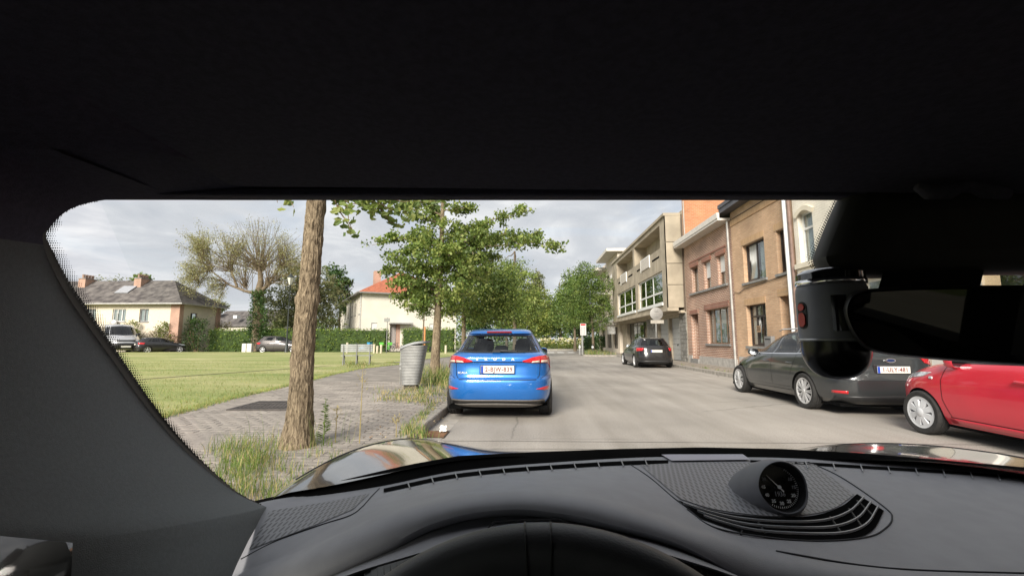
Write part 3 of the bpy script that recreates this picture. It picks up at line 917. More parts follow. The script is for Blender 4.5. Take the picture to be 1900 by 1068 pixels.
def seats(parent, spec, m=M_seat):
    for (x, y, z0, z1, wd, kind) in spec:
        mb = MB()
        prof = [(0.0, 0.02), (0.5, 0.0), (0.85, 0.02), (1.0, 0.06)]
        pts = []
        n = 14
        def rr_ring(cx, cz, w_, h_, yy, e=3.2):
            return [(cx + w_ * math.copysign(abs(math.cos(a)) ** (2 / e), math.cos(a)), yy, cz + h_ * math.copysign(abs(math.sin(a)) ** (2 / e), math.sin(a))) for a in [2 * math.pi * k / n for k in range(n)]]
        rings = [(0.80, y - 0.055), (1.0, y - 0.03), (1.0, y + 0.03), (0.80, y + 0.055)]
        vs_ = []
        for f_, yy in rings: vs_ += rr_ring(x, (z0 + z1) / 2, wd / 2 * f_, (z1 - z0) / 2 * f_, yy)
        fs = [tuple(range(n))[::-1], tuple(range(3 * n, 4 * n))]
        for i in range(3):
            for k in range(n): fs.append((i * n + k, i * n + (k + 1) % n, (i + 1) * n + (k + 1) % n, (i + 1) * n + k))
        mb.add(vs_, fs); mb.build(kind, m, parent, smooth=True, rel=True, auto=50)

def side_mirror(parent, sh, y, z, side, paintm, out_=0.20):
    x = sh.half(y, z)
    vs_, n = [], 14
    for f_, yy in ((0.55, 0.085), (0.9, 0.06), (1.0, 0.02), (1.0, -0.05), (0.93, -0.062)):
        for k in range(n):
            a = 2 * math.pi * k / n
            vs_.append((side * (x + out_ / 2 + 0.02 + 0.5 * out_ * f_ * math.copysign(abs(math.cos(a)) ** 0.7, math.cos(a))), y + yy, z + 0.075 * f_ * math.copysign(abs(math.sin(a)) ** 0.7, math.sin(a))))
    fs = []
    for i in range(4):
        for k in range(n): fs.append((i * n + k, i * n + (k + 1) % n, (i + 1) * n + (k + 1) % n, (i + 1) * n + k))
    fs += [tuple(range(n))[::-1], tuple(range(4 * n, 5 * n))]
    mb = MB(); mb.add(vs_, fs); mb.box(min(side * (x - 0.05), side * (x + 0.05)), max(side * (x - 0.05), side * (x + 0.05)), y - 0.02, y + 0.03, z - 0.07, z - 0.03)
    o = mb.build('door_mirror', paintm, parent, smooth=True, rel=True, auto=45)
    mb = MB(); vs2 = [(p[0], y - 0.064, z + (p[2] - z) * 0.9) for p in vs_[4 * n:]]
    mb.add(vs2, [tuple(range(n))]); mb.build('mirror_glass', pm('door_mirror_glass', (0.16, 0.17, 0.18), 0.08, metal=1.0, var=0.05), o, rel=True)

def strip(sh, mb, mode, pts, wd=0.007, off=0.0025, side=1, mi=0):
    """thin line laid on the shell (panel gaps, trim)"""
    P = []
    for (a0, z0), (a1, z1) in zip(pts, pts[1:]):
        k = max(2, int(math.hypot(a1 - a0, z1 - z0) / 0.04))
        P += [(lerp(a0, a1, i / k), lerp(z0, z1, i / k)) for i in range(k)]
    P.append(pts[-1])
    rows = [[], []]
    for i, (a, z) in enumerate(P):
        t = (P[min(i + 1, len(P) - 1)][0] - P[max(i - 1, 0)][0], P[min(i + 1, len(P) - 1)][1] - P[max(i - 1, 0)][1])
        l = math.hypot(*t) or 1; nx, nz_ = -t[1] / l * wd / 2, t[0] / l * wd / 2
        rows[0].append(sh.pt(mode, a - nx, z - nz_, off, side)); rows[1].append(sh.pt(mode, a + nx, z + nz_, off, side))
    mb.grid(rows, mi)

# ================================================================== CARS: the individuals
def window_parts(parent, sh, wins, gm=M_cglass):
    """wins: (mode, lower polyline, upper polyline, side)"""
    for mode, lo, hi, sides, g in wins:
        for sd_ in sides:
            mb = MB(); sh.patch(mb, mode, lo, hi, 0.003, sd_, 5, 10, 0, border=1, bmi=1)
            mb.build('window', [g or gm, M_seal], parent, smooth=True, rel=True, fixn=False)
def polys(wins):
    return [(m_, shrink(list(lo) + list(hi)[::-1])) for m_, lo, hi, sd_, g in wins]
def blob(name, mat, parent, pts, r, n=8):
    mb = MB(); mb.tube(pts, r, n); return mb.build(name, mat, parent, smooth=True, rel=True, auto=50)

# ---- blue hatchback parked straight ahead -------------------------------------------------
P_blue = paint('metallic_blue', (0.012, 0.148, 0.50), metal=0.35, rough=0.36)
def blue_hatchback():
    t = thing('parked_hatchback', (-0.535, 9.2, 0), 'bright blue hatchback seen from behind, parked at the left kerb beside the tree', 'car')
    tab = [(0.20, 0.79, 2.00, -1.93), (0.27, 0.85, 2.08, -2.08), (0.36, 0.885, 2.14, -2.145), (0.50, 0.897, 2.17, -2.175), (0.60, 0.898, 2.14, -2.170),
           (0.655, 0.897, 2.10, -2.15), (0.672, 0.896, 2.08, -2.105), (0.75, 0.893, 1.98, -2.085), (0.86, 0.885, 1.70, -2.070), (0.905, 0.877, 1.55, -2.074), (0.92, 0.873, 1.48, -2.092), (0.99, 0.845, 1.14, -2.084),
           (1.03, 0.815, 0.98, -2.03), (1.055, 0.782, 0.92, -1.98), (1.08, 0.757, 0.87, -1.94), (1.20, 0.685, 0.58, -1.80), (1.34, 0.602, 0.20, -1.645), (1.362, 0.588, 0.13, -1.635), (1.378, 0.578, 0.08, -1.69),
           (1.41, 0.552, -0.06, -1.655), (1.44, 0.515, -0.22, -1.52), (1.458, 0.465, -0.36, -1.35), (1.470, 0.38, -0.55, -1.10), (1.476, 0.22, -0.75, -0.92)]
    sh = Shell(tab, nf=lambda z: 3.0, nr=lambda z: 5.5 if z < 1.05 else 5.0)
    ax = [(-1.33, 0.325), (1.32, 0.325)]
    wins = [('rear', [(-0.685, 1.065), (-0.35, 1.052), (0.35, 1.052), (0.685, 1.065)], [(-0.545, 1.345), (-0.3, 1.352), (0.3, 1.352), (0.545, 1.345)], (1,), M_rglass),
            ('front', [(-0.70, 1.02), (0, 1.0), (0.70, 1.02)], [(-0.52, 1.38), (0, 1.40), (0.52, 1.38)], (1,), M_rglass),
            ('side', [(-0.35, 1.03), (0.55, 1.02)], [(-0.40, 1.40), (0.02, 1.38)], (-1, 1), None),
            ('side', [(-1.30, 1.06), (-0.43, 1.03)], [(-1.18, 1.35), (-0.48, 1.40)], (-1, 1), None)]
    body = cut_shell('body', sh, ax, 0.355, P_blue, t, polys(wins))
    window_parts(t, sh, wins)
    for y, z in ax:
        for sd_ in (-1, 1): wheel(t, sd_ * 0.775, y, 0.322, 0.225, sd_, 'five', spokes=5)
    # parcel shelf and seats seen through the glass
    mb = MB(); mb.box(-0.68, 0.68, -1.85, 0.9, 0.90, 0.93); mb.build('cabin_floor', pm('parcel_shelf', (0.16, 0.16, 0.165), 0.9, var=0.1), t, rel=True)
    seats(t, [(-0.37, -1.12, 1.02, 1.22, 0.26, 'headrest'), (0.0, -1.14, 1.04, 1.17, 0.24, 'headrest'), (0.37, -1.12, 1.02, 1.22, 0.26, 'headrest'),
              (-0.37, -0.1, 0.95, 1.30, 0.30, 'headrest'), (0.37, -0.1, 0.95, 1.30, 0.30, 'headrest')])
    # tail lamps: body half and tailgate half on each side
    for sd_ in (-1, 1):
        P, d = sh.outline(0.9)
        mb = MB()
        # outer hook on the body
        sh.patch(mb, 'wrap', [(sd_ * 1.10, 0.80), (sd_ * 1.02, 0.855), (sd_ * 0.90, 0.895), (sd_ * 0.70, 0.905)], [(sd_ * 1.12, 0.985), (sd_ * 1.00, 1.005), (sd_ * 0.88, 1.01), (sd_ * 0.70, 1.005)], 0.011, nu=5, nv=8, skirt=0.012)
        L = mb.build('tail_lamp', M_red, t, smooth=True, rel=True, auto=50)
        mb = MB(); sh.patch(mb, 'wrap', [(sd_ * 0.93, 0.912), (sd_ * 0.715, 0.912)], [(sd_ * 0.94, 0.935), (sd_ * 0.715, 0.94)], 0.0145, nu=4, nv=3, skirt=0.004); mb.build('indicator', M_lampw, L, smooth=True, rel=True)
        mb = MB()
        sh.patch(mb, 'wrap', [(sd_ * 0.69, 0.905), (sd_ * 0.55, 0.908), (sd_ * 0.40, 0.925)], [(sd_ * 0.69, 1.005), (sd_ * 0.55, 0.985), (sd_ * 0.40, 0.935)], 0.011, nu=5, nv=6, skirt=0.012)
        L = mb.build('tail_lamp', M_red, t, smooth=True, rel=True, auto=50)
        mb = MB(); sh.patch(mb, 'wrap', [(sd_ * 0.68, 0.912), (sd_ * 0.54, 0.916)], [(sd_ * 0.68, 0.940), (sd_ * 0.56, 0.928)], 0.0145, nu=4, nv=3, skirt=0.004); mb.build('reverse_lamp', M_lampw, L, smooth=True, rel=True)
        # bumper reflector
        mb = MB(); sh.patch(mb, 'wrap', [(sd_ * 1.02, 0.475), (sd_ * 0.80, 0.475), (sd_ * 0.62, 0.50)], [(sd_ * 1.02, 0.525), (sd_ * 0.80, 0.530), (sd_ * 0.62, 0.505)], 0.005, nu=4, nv=3, skirt=0.006)
        mb.build('reflector', M_red, t, smooth=True, rel=True)
        # low bumper trim
    mb = MB()
    sh.patch(mb, 'wrap', [(-0.86, 0.235), (-0.80, 0.222), (0, 0.215), (0.80, 0.222), (0.86, 0.235)], [(-0.84, 0.300), (-0.76, 0.316), (0, 0.320), (0.76, 0.316), (0.84, 0.300)], 0.008, nu=8, nv=5, skirt=0.01)
    lo = mb.build('lower_bumper', M_black, t, smooth=True, rel=True, auto=50)
    mb = MB()
    sh.patch(mb, 'wrap', [(-0.80, 0.298), (-0.76, 0.308), (0, 0.311), (0.76, 0.308), (0.80, 0.298)], [(-0.82, 0.320), (-0.76, 0.334), (0, 0.338), (0.76, 0.334), (0.82, 0.320)], 0.014, nu=8, nv=2, skirt=0.008)
    mb.build('bumper_trim', M_grey_pl, lo, smooth=True, rel=True)
    mb = MB()
    sh.patch(mb, 'wrap', [(-0.80, 0.225), (-0.42, 0.215), (0, 0.212), (0.42, 0.215), (0.80, 0.225)], [(-0.76, 0.262), (-0.44, 0.27), (-0.40, 0.315), (0.40, 0.315), (0.44, 0.27)][:0] or [(-0.78, 0.245), (-0.40, 0.275), (0, 0.28), (0.40, 0.275), (0.78, 0.245)], 0.018, nu=8, nv=3, skirt=0.012)
    mb.build('diffuser', M_grey_pl, lo, smooth=True, rel=True)
    # panel gaps: tailgate and bumper
    mb = MB()
    for sd_ in (-1, 1):
        strip(sh, mb, 'wrap', [(sd_ * 0.70, 1.02), (sd_ * 0.695, 0.86), (sd_ * 0.68, 0.70), (sd_ * 0.62, 0.645)], 0.010, 0.002)
        strip(sh, mb, 'wrap', [(sd_ * 1.10, 0.795), (sd_ * 0.90, 0.72), (sd_ * 0.70, 0.655)], 0.006, 0.0015)
    strip(sh, mb, 'wrap', [(-0.62, 0.645), (0, 0.637), (0.62, 0.645)], 0.012, 0.002)
    strip(sh, mb, 'wrap', [(-1.0, 0.895), (-0.70, 0.90), (-0.42, 0.915), (0.42, 0.915), (0.70, 0.90), (1.0, 0.895)], 0.012, 0.003)
    mb.build('panel_gaps', M_seam, t, rel=True, fixn=False)
    # lower edge of the tailgate is a darker recess band
    mb = MB(); mb.box(-0.29, 0.29, -2.098, -2.07, 0.722, 0.885, bev=0.004)
    mb.build('plate_recess', P_blue, t, rel=True)
    plate(t, sh, '2-BJW-839', 0.80, 0.53, 0.118, y=-2.098, off=0.01)
    for i, ch in enumerate('SKODA'):
        x = lerp(-0.325, 0.245, i / 4)
        text_mesh('badge_letter', ch, 0.052, pm('badge_silver', (0.78, 0.79, 0.80), 0.35, metal=0.3, var=0.03), frame_matrix((x, sh.endy(x, 0.958) - 0.006, 0.958), (1, 0, 0), (0, 0.05, 1)), t, rel=True, sx=1.35, bold=0.002, ext=0.002)
    text_mesh('badge_letters', 'SCALA', 0.042, pm('badge_silver', (0.78, 0.79, 0.80), 0.35, metal=0.3, var=0.03), frame_matrix((-0.56, sh.endy(-0.56, 0.745) - 0.008, 0.745), (1, -0.12, 0), (0, 0, 1)), t, rel=True, sx=1.25, bold=0.001, ext=0.002)
    # wiper, brake lamp, spoiler, antenna
    yw = lambda x, z: sh.endy(x, z) - 0.02
    mb = MB(); mb.tube([(-0.06, yw(0, 1.085) - 0.015, 1.085), (0.03, yw(0, 1.09) - 0.02, 1.088), (0.30, yw(0.3, 1.085), 1.083)], [0.022, 0.02, 0.010], 8); mb.box(-0.09, 0.04, yw(0, 1.07) - 0.02, yw(0, 1.10), 1.06, 1.105, bev=0.008)
    wp = mb.build('rear_wiper', M_black, t, smooth=True, rel=True, auto=40)
    mb = MB(); mb.tube([(0.02, yw(0.0, 1.075), 1.075), (0.44, yw(0.44, 1.072), 1.072)], 0.007, 6); mb.build('wiper_blade', M_black, wp, rel=True)
    mb = MB(); mb.box(-0.21, 0.21, -1.708, -1.66, 1.382, 1.412, bev=0.006); mb.build('brake_lamp', M_redd, t, rel=True)
    mb = MB(); mb.add([(0.0, -1.25, 1.462), (0.012, -1.20, 1.462), (-0.012, -1.20, 1.462), (0, -1.28, 1.512)], [(0, 1, 3), (1, 2, 3), (2, 0, 3)]); mb.build('roof_antenna', M_black, t, rel=True)
    for sd_ in (-1, 1): side_mirror(t, sh, 0.62, 1.03, sd_, P_blue)
    mb = MB(); mb.box(-0.8, 0.8, -1.9, 1.9, 0.16, 0.215); mb.build('underbody', M_dark, t, rel=True)
    for sd_ in (-1, 1):
        mb = MB(); sh.patch(mb, 'fwrap', [(sd_ * 0.55, 0.68), (sd_ * 0.95, 0.70)], [(sd_ * 0.55, 0.75), (sd_ * 0.95, 0.80)], 0.004); mb.build('headlight', M_head, t, smooth=True, rel=True)
    return t
blue = blue_hatchback()

# ---- charcoal estate on the right ----------------------------------------------------------
P_char = paint('charcoal_metallic', (0.050, 0.054, 0.057), metal=0.5, rough=0.28)
def charcoal_estate():
    t = thing('parked_estate', (6.0, 9.97, 0), 'charcoal grey estate car with silver multi-spoke wheels, parked on the right behind the hanging camera', 'car', rz=R(-0.6))
    tab = [(0.19, 0.80, 2.10, -2.15), (0.28, 0.87, 2.22, -2.28), (0.42, 0.905, 2.27, -2.33), (0.58, 0.91, 2.25, -2.335), (0.68, 0.908, 2.15, -2.31), (0.78, 0.90, 1.95, -2.27),
           (0.88, 0.88, 1.62, -2.25), (0.95, 0.862, 1.30, -2.24), (1.0, 0.84, 1.10, -2.21), (1.03, 0.815, 1.00, -2.18), (1.10, 0.76, 0.83, -2.12), (1.25, 0.69, 0.50, -1.97), (1.38, 0.62, 0.12, -1.86),
           (1.41, 0.60, 0.02, -1.90), (1.44, 0.565, -0.12, -1.87), (1.465, 0.51, -0.30, -1.70), (1.48, 0.43, -0.5, -1.45), (1.487, 0.28, -0.7, -1.2)]
    sh = Shell(tab, nf=lambda z: 3.0, nr=lambda z: 6.0)
    ax = [(-1.32, 0.325), (1.34, 0.325)]
    wins = [('rear', [(-0.69, 1.06), (0, 1.05), (0.69, 1.06)], [(-0.56, 1.37), (0, 1.385), (0.56, 1.37)], (1,), None),
            ('front', [(-0.70, 1.03), (0, 1.02), (0.70, 1.03)], [(-0.53, 1.40), (0, 1.42), (0.53, 1.40)], (1,), None),
            ('side', [(-0.18, 1.00), (0.40, 0.995), (0.86, 0.99)], [(-0.24, 1.415), (0.0, 1.40), (0.16, 1.36)], (-1, 1), None),
            ('side', [(-1.05, 1.015), (-0.60, 1.005), (-0.27, 1.0)], [(-1.05, 1.40), (-0.60, 1.415), (-0.33, 1.415)], (-1, 1), None),
            ('side', [(-1.85, 1.06), (-1.13, 1.02)], [(-1.66, 1.36), (-1.13, 1.39)], (-1, 1), None)]
    cut_shell('body', sh, ax, 0.365, P_char, t, polys(wins))
    window_parts(t, sh, wins)
    for y, z in ax:
        for sd_ in (-1, 1): wheel(t, sd_ * 0.80, y, 0.328, 0.215, sd_, 'multi', rr=0.70, spokes=10)
    mb = MB(); mb.box(-0.70, 0.70, -2.05, 1.0, 0.88, 0.91); mb.build('cabin_floor', M_seat, t, rel=True)
    seats(t, [(-0.37, 0.0, 0.93, 1.30, 0.30, 'headrest'), (0.37, 0.0, 0.93, 1.30, 0.30, 'headrest'), (-0.37, -0.95, 0.92, 1.20, 0.28, 'headrest'), (0.37, -0.95, 0.92, 1.20, 0.28, 'headrest')])
    for sd_ in (-1, 1):
        mb = MB(); strip(sh, mb, 'side', [(-1.9, 1.045), (-1.1, 1.004), (-0.2, 0.986), (0.5, 0.982), (0.9, 0.980)], 0.016, 0.008, sd_); mb.build('window_trim', M_chrome, t, rel=True, fixn=False)
        mb = MB()
        strip(sh, mb, 'side', [(-0.22, 1.0), (-0.22, 0.7), (-0.25, 0.28)], 0.008, 0.002, sd_)
        strip(sh, mb, 'side', [(0.88, 0.96), (0.93, 0.7), (0.90, 0.45), (0.82, 0.28)], 0.008, 0.002, sd_)
        strip(sh, mb, 'side', [(-1.10, 1.0), (-1.02, 0.80), (-0.92, 0.60)], 0.008, 0.002, sd_)
        strip(sh, mb, 'side', [(-0.92, 0.30), (0.88, 0.28)], 0.008, 0.002, sd_)
        mb.build('panel_gaps', M_seam, t, rel=True, fixn=False)
        mb = MB(); strip(sh, mb, 'side', [(-0.95, 0.335), (0.9, 0.32)], 0.05, 0.006, sd_); mb.build('sill_moulding', P_char, t, rel=True, fixn=False)
        for y in (-0.04, -0.92):
            x = sh.half(y, 0.83)
            blob('door_handle', P_char, t, [(sd_ * (x - 0.01), y - 0.06, 0.825), (sd_ * (x + 0.028), y - 0.04, 0.825), (sd_ * (x + 0.03), y + 0.09, 0.83), (sd_ * (x - 0.01), y + 0.11, 0.83)], 0.013)
        side_mirror(t, sh, 0.72, 1.00, sd_, P_char, 0.21)
        mb = MB(); sh.patch(mb, 'wrap', [(sd_ * 1.12, 0.80), (sd_ * 0.85, 0.81), (sd_ * 0.56, 0.885)], [(sd_ * 1.16, 0.985), (sd_ * 0.85, 1.0), (sd_ * 0.50, 0.965)], 0.010, nu=5, nv=6, skirt=0.012)
        mb.build('tail_lamp', M_red, t, smooth=True, rel=True, auto=50)
        mb = MB(); sh.patch(mb, 'wrap', [(sd_ * 0.98, 0.375), (sd_ * 0.72, 0.372)], [(sd_ * 0.98, 0.415), (sd_ * 0.72, 0.42)], 0.006, nu=4, nv=3, skirt=0.008); mb.build('reflector', M_red, t, smooth=True, rel=True)
        mb = MB(); sh.patch(mb, 'fwrap', [(sd_ * 0.60, 0.66), (sd_ * 1.05, 0.70)], [(sd_ * 0.60, 0.74), (sd_ * 1.10, 0.82)], 0.004); mb.build('headlight', M_head, t, smooth=True, rel=True)
        mb = MB(); mb.tube([(sd_ * 0.56, -1.55, 1.47), (sd_ * 0.585, -1.35, 1.495), (sd_ * 0.585, -0.2, 1.495), (sd_ * 0.56, -0.02, 1.465)], 0.014, 8); mb.build('roof_rail', M_alloy, t, smooth=True, rel=True)
    mb = MB()
    for sd_ in (-1, 1): strip(sh, mb, 'wrap', [(sd_ * 0.70, 1.03), (sd_ * 0.70, 0.78), (sd_ * 0.60, 0.60)], 0.009, 0.002)
    strip(sh, mb, 'wrap', [(-1.15, 0.62), (-0.60, 0.595), (0.60, 0.595), (1.15, 0.62)], 0.012, 0.002)
    mb.build('panel_gaps', M_seam, t, rel=True, fixn=False)
    mb = MB(); sh.patch(mb, 'wrap', [(-0.95, 0.225), (0, 0.21), (0.95, 0.225)], [(-0.92, 0.33), (0, 0.355), (0.92, 0.33)], 0.008, nu=10, nv=3, skirt=0.01); mb.build('lower_bumper', M_black, t, smooth=True, rel=True)
    mb = MB(); mb.box(-0.30, 0.30, -2.296, -2.24, 0.70, 0.86, bev=0.01); mb.build('plate_recess', P_char, t, rel=True)
    plate(t, sh, '1-ULY-481', 0.775, 0.52, 0.112, y=-2.296, off=0.012)
    # oval badge above the plate
    mb = MB()
    for k in range(2):
        a_, b_ = (0.085, 0.036) if k == 0 else (0.068, 0.025)
        ring = [(a_ * math.cos(q), -2.263 - 0.006 * k, 0.925 + b_ * math.sin(q)) for q in [2 * math.pi * i / 24 for i in range(24)]]
        mb.add(ring + [(p[0], p[1] + 0.03, p[2]) for p in ring], [tuple(range(24))] + [(i, (i + 1) % 24, 24 + (i + 1) % 24, 24 + i) for i in range(24)], k)
    mb.build('oval_badge', [M_chrome, pm('badge_dark_blue', (0.02, 0.035, 0.10), 0.25, var=0.1)], t, rel=True)
    mb = MB(); mb.box(-0.76, 0.76, -2.1, 2.0, 0.15, 0.205); mb.build('underbody', M_dark, t, rel=True)
    return t
charcoal_estate()

# ---- red city car at the right edge --------------------------------------------------------
P_red = paint('bright_red', (0.56, 0.018, 0.040), metal=0.0, rough=0.3)
def red_city_car():
    t = thing('parked_city_car', (6.11, 5.25, 0), 'bright red small car with silver hubcaps, cut by the right edge of the photo', 'car')
    tab = [(0.19, 0.74, 1.50, -1.60), (0.30, 0.80, 1.66, -1.70), (0.45, 0.825, 1.72, -1.73), (0.60, 0.832, 1.715, -1.73), (0.70, 0.83, 1.66, -1.71), (0.78, 0.822, 1.56, -1.68), (0.88, 0.805, 1.36, -1.66),
           (0.94, 0.785, 1.16, -1.65), (0.975, 0.765, 1.00, -1.63), (1.02, 0.735, 0.88, -1.60), (1.10, 0.70, 0.72, -1.55), (1.25, 0.65, 0.45, -1.45), (1.38, 0.59, 0.15, -1.32), (1.42, 0.55, 0.0, -1.24), (1.45, 0.48, -0.18, -1.1), (1.462, 0.36, -0.35, -0.9), (1.468, 0.2, -0.5, -0.75)]
    sh = Shell(tab, nf=lambda z: 4.6 if z < 0.95 else 3.4, nr=lambda z: 5.0)
    ax = [(1.16, 0.29), (-1.16, 0.29)]
    wins = [('rear', [(-0.6, 1.02), (0.6, 1.02)], [(-0.5, 1.34), (0.5, 1.34)], (1,), None),
            ('front', [(-0.68, 1.0), (0, 0.985), (0.68, 1.0)], [(-0.5, 1.36), (0, 1.39), (0.5, 1.36)], (1,), None),
            ('side', [(-0.42, 0.985), (0.20, 0.972), (0.80, 0.962)], [(-0.45, 1.385), (0.0, 1.37), (0.22, 1.31)], (-1, 1), None),
            ('side', [(-1.15, 1.02), (-0.50, 0.99)], [(-1.0, 1.33), (-0.52, 1.38)], (-1, 1), None)]
    cut_shell('body', sh, ax, 0.325, P_red, t, polys(wins))
    window_parts(t, sh, wins)
    for y, z in ax:
        for sd_ in (-1, 1): wheel(t, sd_ * 0.735, y, 0.288, 0.18, sd_, 'cap', rr=0.70, spokes=8)
    mb = MB(); mb.box(-0.66, 0.66, -1.5, 0.9, 0.86, 0.89); mb.build('cabin_floor', M_seat, t, rel=True)
    seats(t, [(-0.34, -0.15, 0.92, 1.28, 0.30, 'headrest'), (0.34, -0.15, 0.92, 1.28, 0.30, 'headrest')])
    for sd_ in (-1, 1):
        mb = MB()
        strip(sh, mb, 'side', [(0.73, 0.96), (0.80, 0.75), (0.80, 0.5), (0.72, 0.30)], 0.008, 0.002, sd_)
        strip(sh, mb, 'side', [(-0.44, 1.0), (-0.44, 0.5), (-0.55, 0.30)], 0.008, 0.002, sd_)
        strip(sh, mb, 'side', [(-0.75, 0.285), (0.74, 0.29)], 0.010, 0.002, sd_)
        mb.build('panel_gaps', M_seam, t, rel=True, fixn=False)
        x = sh.half(-0.18, 0.80)
        blob('door_handle', P_red, t, [(sd_ * (x - 0.01), -0.28, 0.80), (sd_ * (x + 0.028), -0.26, 0.80), (sd_ * (x + 0.03), -0.12, 0.805), (sd_ * (x - 0.01), -0.10, 0.805)], 0.015)
        mb = MB(); sh.patch(mb, 'side', [(0.93, 0.752), (0.985, 0.752)], [(0.93, 0.782), (0.985, 0.782)], 0.008, sd_, nu=4, nv=3, skirt=0.008); mb.build('side_indicator', M_head, t, smooth=True, rel=True)
        side_mirror(t, sh, 0.62, 0.985, sd_, P_red, 0.19)
        mb = MB(); sh.patch(mb, 'fwrap', [(sd_ * 0.60, 0.72), (sd_ * 0.80, 0.73), (sd_ * 1.05, 0.775)], [(sd_ * 0.62, 0.76), (sd_ * 0.85, 0.83), (sd_ * 1.08, 0.835)], 0.006, nu=6, nv=6, skirt=0.008); mb.build('headlight', M_head, t, smooth=True, rel=True)
        mb = MB(); sh.patch(mb, 'side', [(-0.78, 0.215), (0.76, 0.215)], [(-0.78, 0.275), (0.76, 0.28)], 0.010, sd_, nu=12, nv=3, skirt=0.012); mb.build('sill_moulding', P_red, t, smooth=True, rel=True)
    mb = MB(); mb.box(-0.70, 0.70, -1.5, 1.5, 0.15, 0.205); mb.build('underbody', M_dark, t, rel=True)
    mb = MB(); mb.tube([(-0.5, 0.93, 1.0), (0.05, 0.80, 1.035)], 0.012, 6); mb.build('wiper', M_black, t, rel=True)
    return t
red_city_car()

# ---- generic smaller cars further away -----------------------------------------------------
def small_car(name, loc, label, paintm, rz=0.0, L=4.2, W=1.75, H=1.43, style='five', spokes=5, text=None, n=44):
    t = thing(name, loc, label, 'car', rz=rz)
    a, w_, k = L / 2, W / 2, H / 1.43
    tab = [(0.19, w_ * 0.9, a * 0.93, -a * 0.93), (0.30, w_ * 0.97, a * 0.985, -a * 0.985), (0.48, w_, a, -a), (0.62, w_, a * 0.985, -a * 0.99), (0.72, w_ * 0.995, a * 0.93, -a * 0.975), (0.82, w_ * 0.98, a * 0.80, -a * 0.965),
           (0.91, w_ * 0.955, a * 0.60, -a * 0.955), (0.96, w_ * 0.93, a * 0.48, -a * 0.935), (1.02 * k, w_ * 0.88, a * 0.40, -a * 0.90), (1.20 * k, w_ * 0.79, a * 0.22, -a * 0.80), (1.33 * k, w_ * 0.71, a * 0.06, -a * 0.735), (1.37 * k, w_ * 0.66, a * 0.0, -a * 0.74),
           (1.40 * k, w_ * 0.60, -a * 0.08, -a * 0.66), (1.42 * k, w_ * 0.48, -a * 0.18, -a * 0.55), (1.43 * k, w_ * 0.28, -a * 0.27, -a * 0.42)]
    sh = Shell(tab, nf=lambda z: 3.2, nr=lambda z: 5.0)
    ax = [(-a * 0.61, 0.31), (a * 0.62, 0.31)]
    b0, b1 = 1.02 * k, 1.35 * k
    wins = [('rear', [(-w_ * 0.78, b0), (w_ * 0.78, b0)], [(-w_ * 0.62, b1 - 0.03), (w_ * 0.62, b1 - 0.03)], (1,), None),
            ('front', [(-w_ * 0.78, b0 - 0.02), (w_ * 0.78, b0 - 0.02)], [(-w_ * 0.6, b1), (w_ * 0.6, b1)], (1,), None),
            ('side', [(-a * 0.12, b0 - 0.02), (a * 0.36, b0 - 0.03)], [(-a * 0.14, b1), (a * 0.05, b1 - 0.04)], (-1, 1), None),
            ('side', [(-a * 0.62, b0 + 0.02), (-a * 0.16, b0 - 0.02)], [(-a * 0.52, b1 - 0.05), (-a * 0.18, b1)], (-1, 1), None)]
    cut_shell('body', sh, ax, 0.345, paintm, t, polys(wins), n=n)
    window_parts(t, sh, wins)
    for y, z in ax:
        for sd_ in (-1, 1): wheel(t, sd_ * (w_ - 0.105), y, 0.31, 0.2, sd_, style, spokes=spokes)
    mb = MB(); mb.box(-w_ * 0.8, w_ * 0.8, -a * 0.85, a * 0.42, 0.86, 0.89); mb.build('cabin_floor', M_seat, t, rel=True)
    for sd_ in (-1, 1):
        mb = MB(); sh.patch(mb, 'wrap', [(sd_ * w_ * 1.24, 0.76), (sd_ * w_ * 0.70, 0.80)], [(sd_ * w_ * 1.26, 0.93), (sd_ * w_ * 0.64, 0.92)], 0.009, nu=8, nv=4, skirt=0.01); mb.build('tail_lamp', M_red, t, smooth=True, rel=True)
        mb = MB(); sh.patch(mb, 'fwrap', [(sd_ * w_ * 0.65, 0.64), (sd_ * w_ * 1.15, 0.68)], [(sd_ * w_ * 0.65, 0.74), (sd_ * w_ * 1.15, 0.80)], 0.006, nu=6, nv=3, skirt=0.008); mb.build('headlight', M_head, t, smooth=True, rel=True)
        side_mirror(t, sh, a * 0.33, b0 - 0.02, sd_, paintm, 0.19)
        mb = MB()
        strip(sh, mb, 'side', [(-a * 0.14, b0), (-a * 0.15, 0.28)], 0.012, 0.002, sd_); strip(sh, mb, 'side', [(a * 0.38, b0 - 0.05), (a * 0.40, 0.6), (a * 0.36, 0.28)], 0.012, 0.002, sd_); strip(sh, mb, 'side', [(-a * 0.36, 0.28), (a * 0.36, 0.28)], 0.014, 0.002, sd_)
        mb.build('panel_gaps', M_seam, t, rel=True, fixn=False)
        for y in (-a * 0.07, -a * 0.42):
            x = sh.half(y, 0.83); blob('door_handle', paintm, t, [(sd_ * (x - 0.01), y - 0.06, 0.83), (sd_ * (x + 0.03), y - 0.04, 0.83), (sd_ * (x + 0.03), y + 0.1, 0.83), (sd_ * (x - 0.01), y + 0.12, 0.83)], 0.015)
    mb = MB(); strip(sh, mb, 'wrap', [(-w_ * 1.2, 0.60), (0, 0.58), (w_ * 1.2, 0.60)], 0.014, 0.002); strip(sh, mb, 'wrap', [(-w_ * 0.75, 0.95), (-w_ * 0.70, 0.6)], 0.012, 0.002); strip(sh, mb, 'wrap', [(w_ * 0.75, 0.95), (w_ * 0.70, 0.6)], 0.012, 0.002); mb.build('panel_gaps', M_seam, t, rel=True, fixn=False)
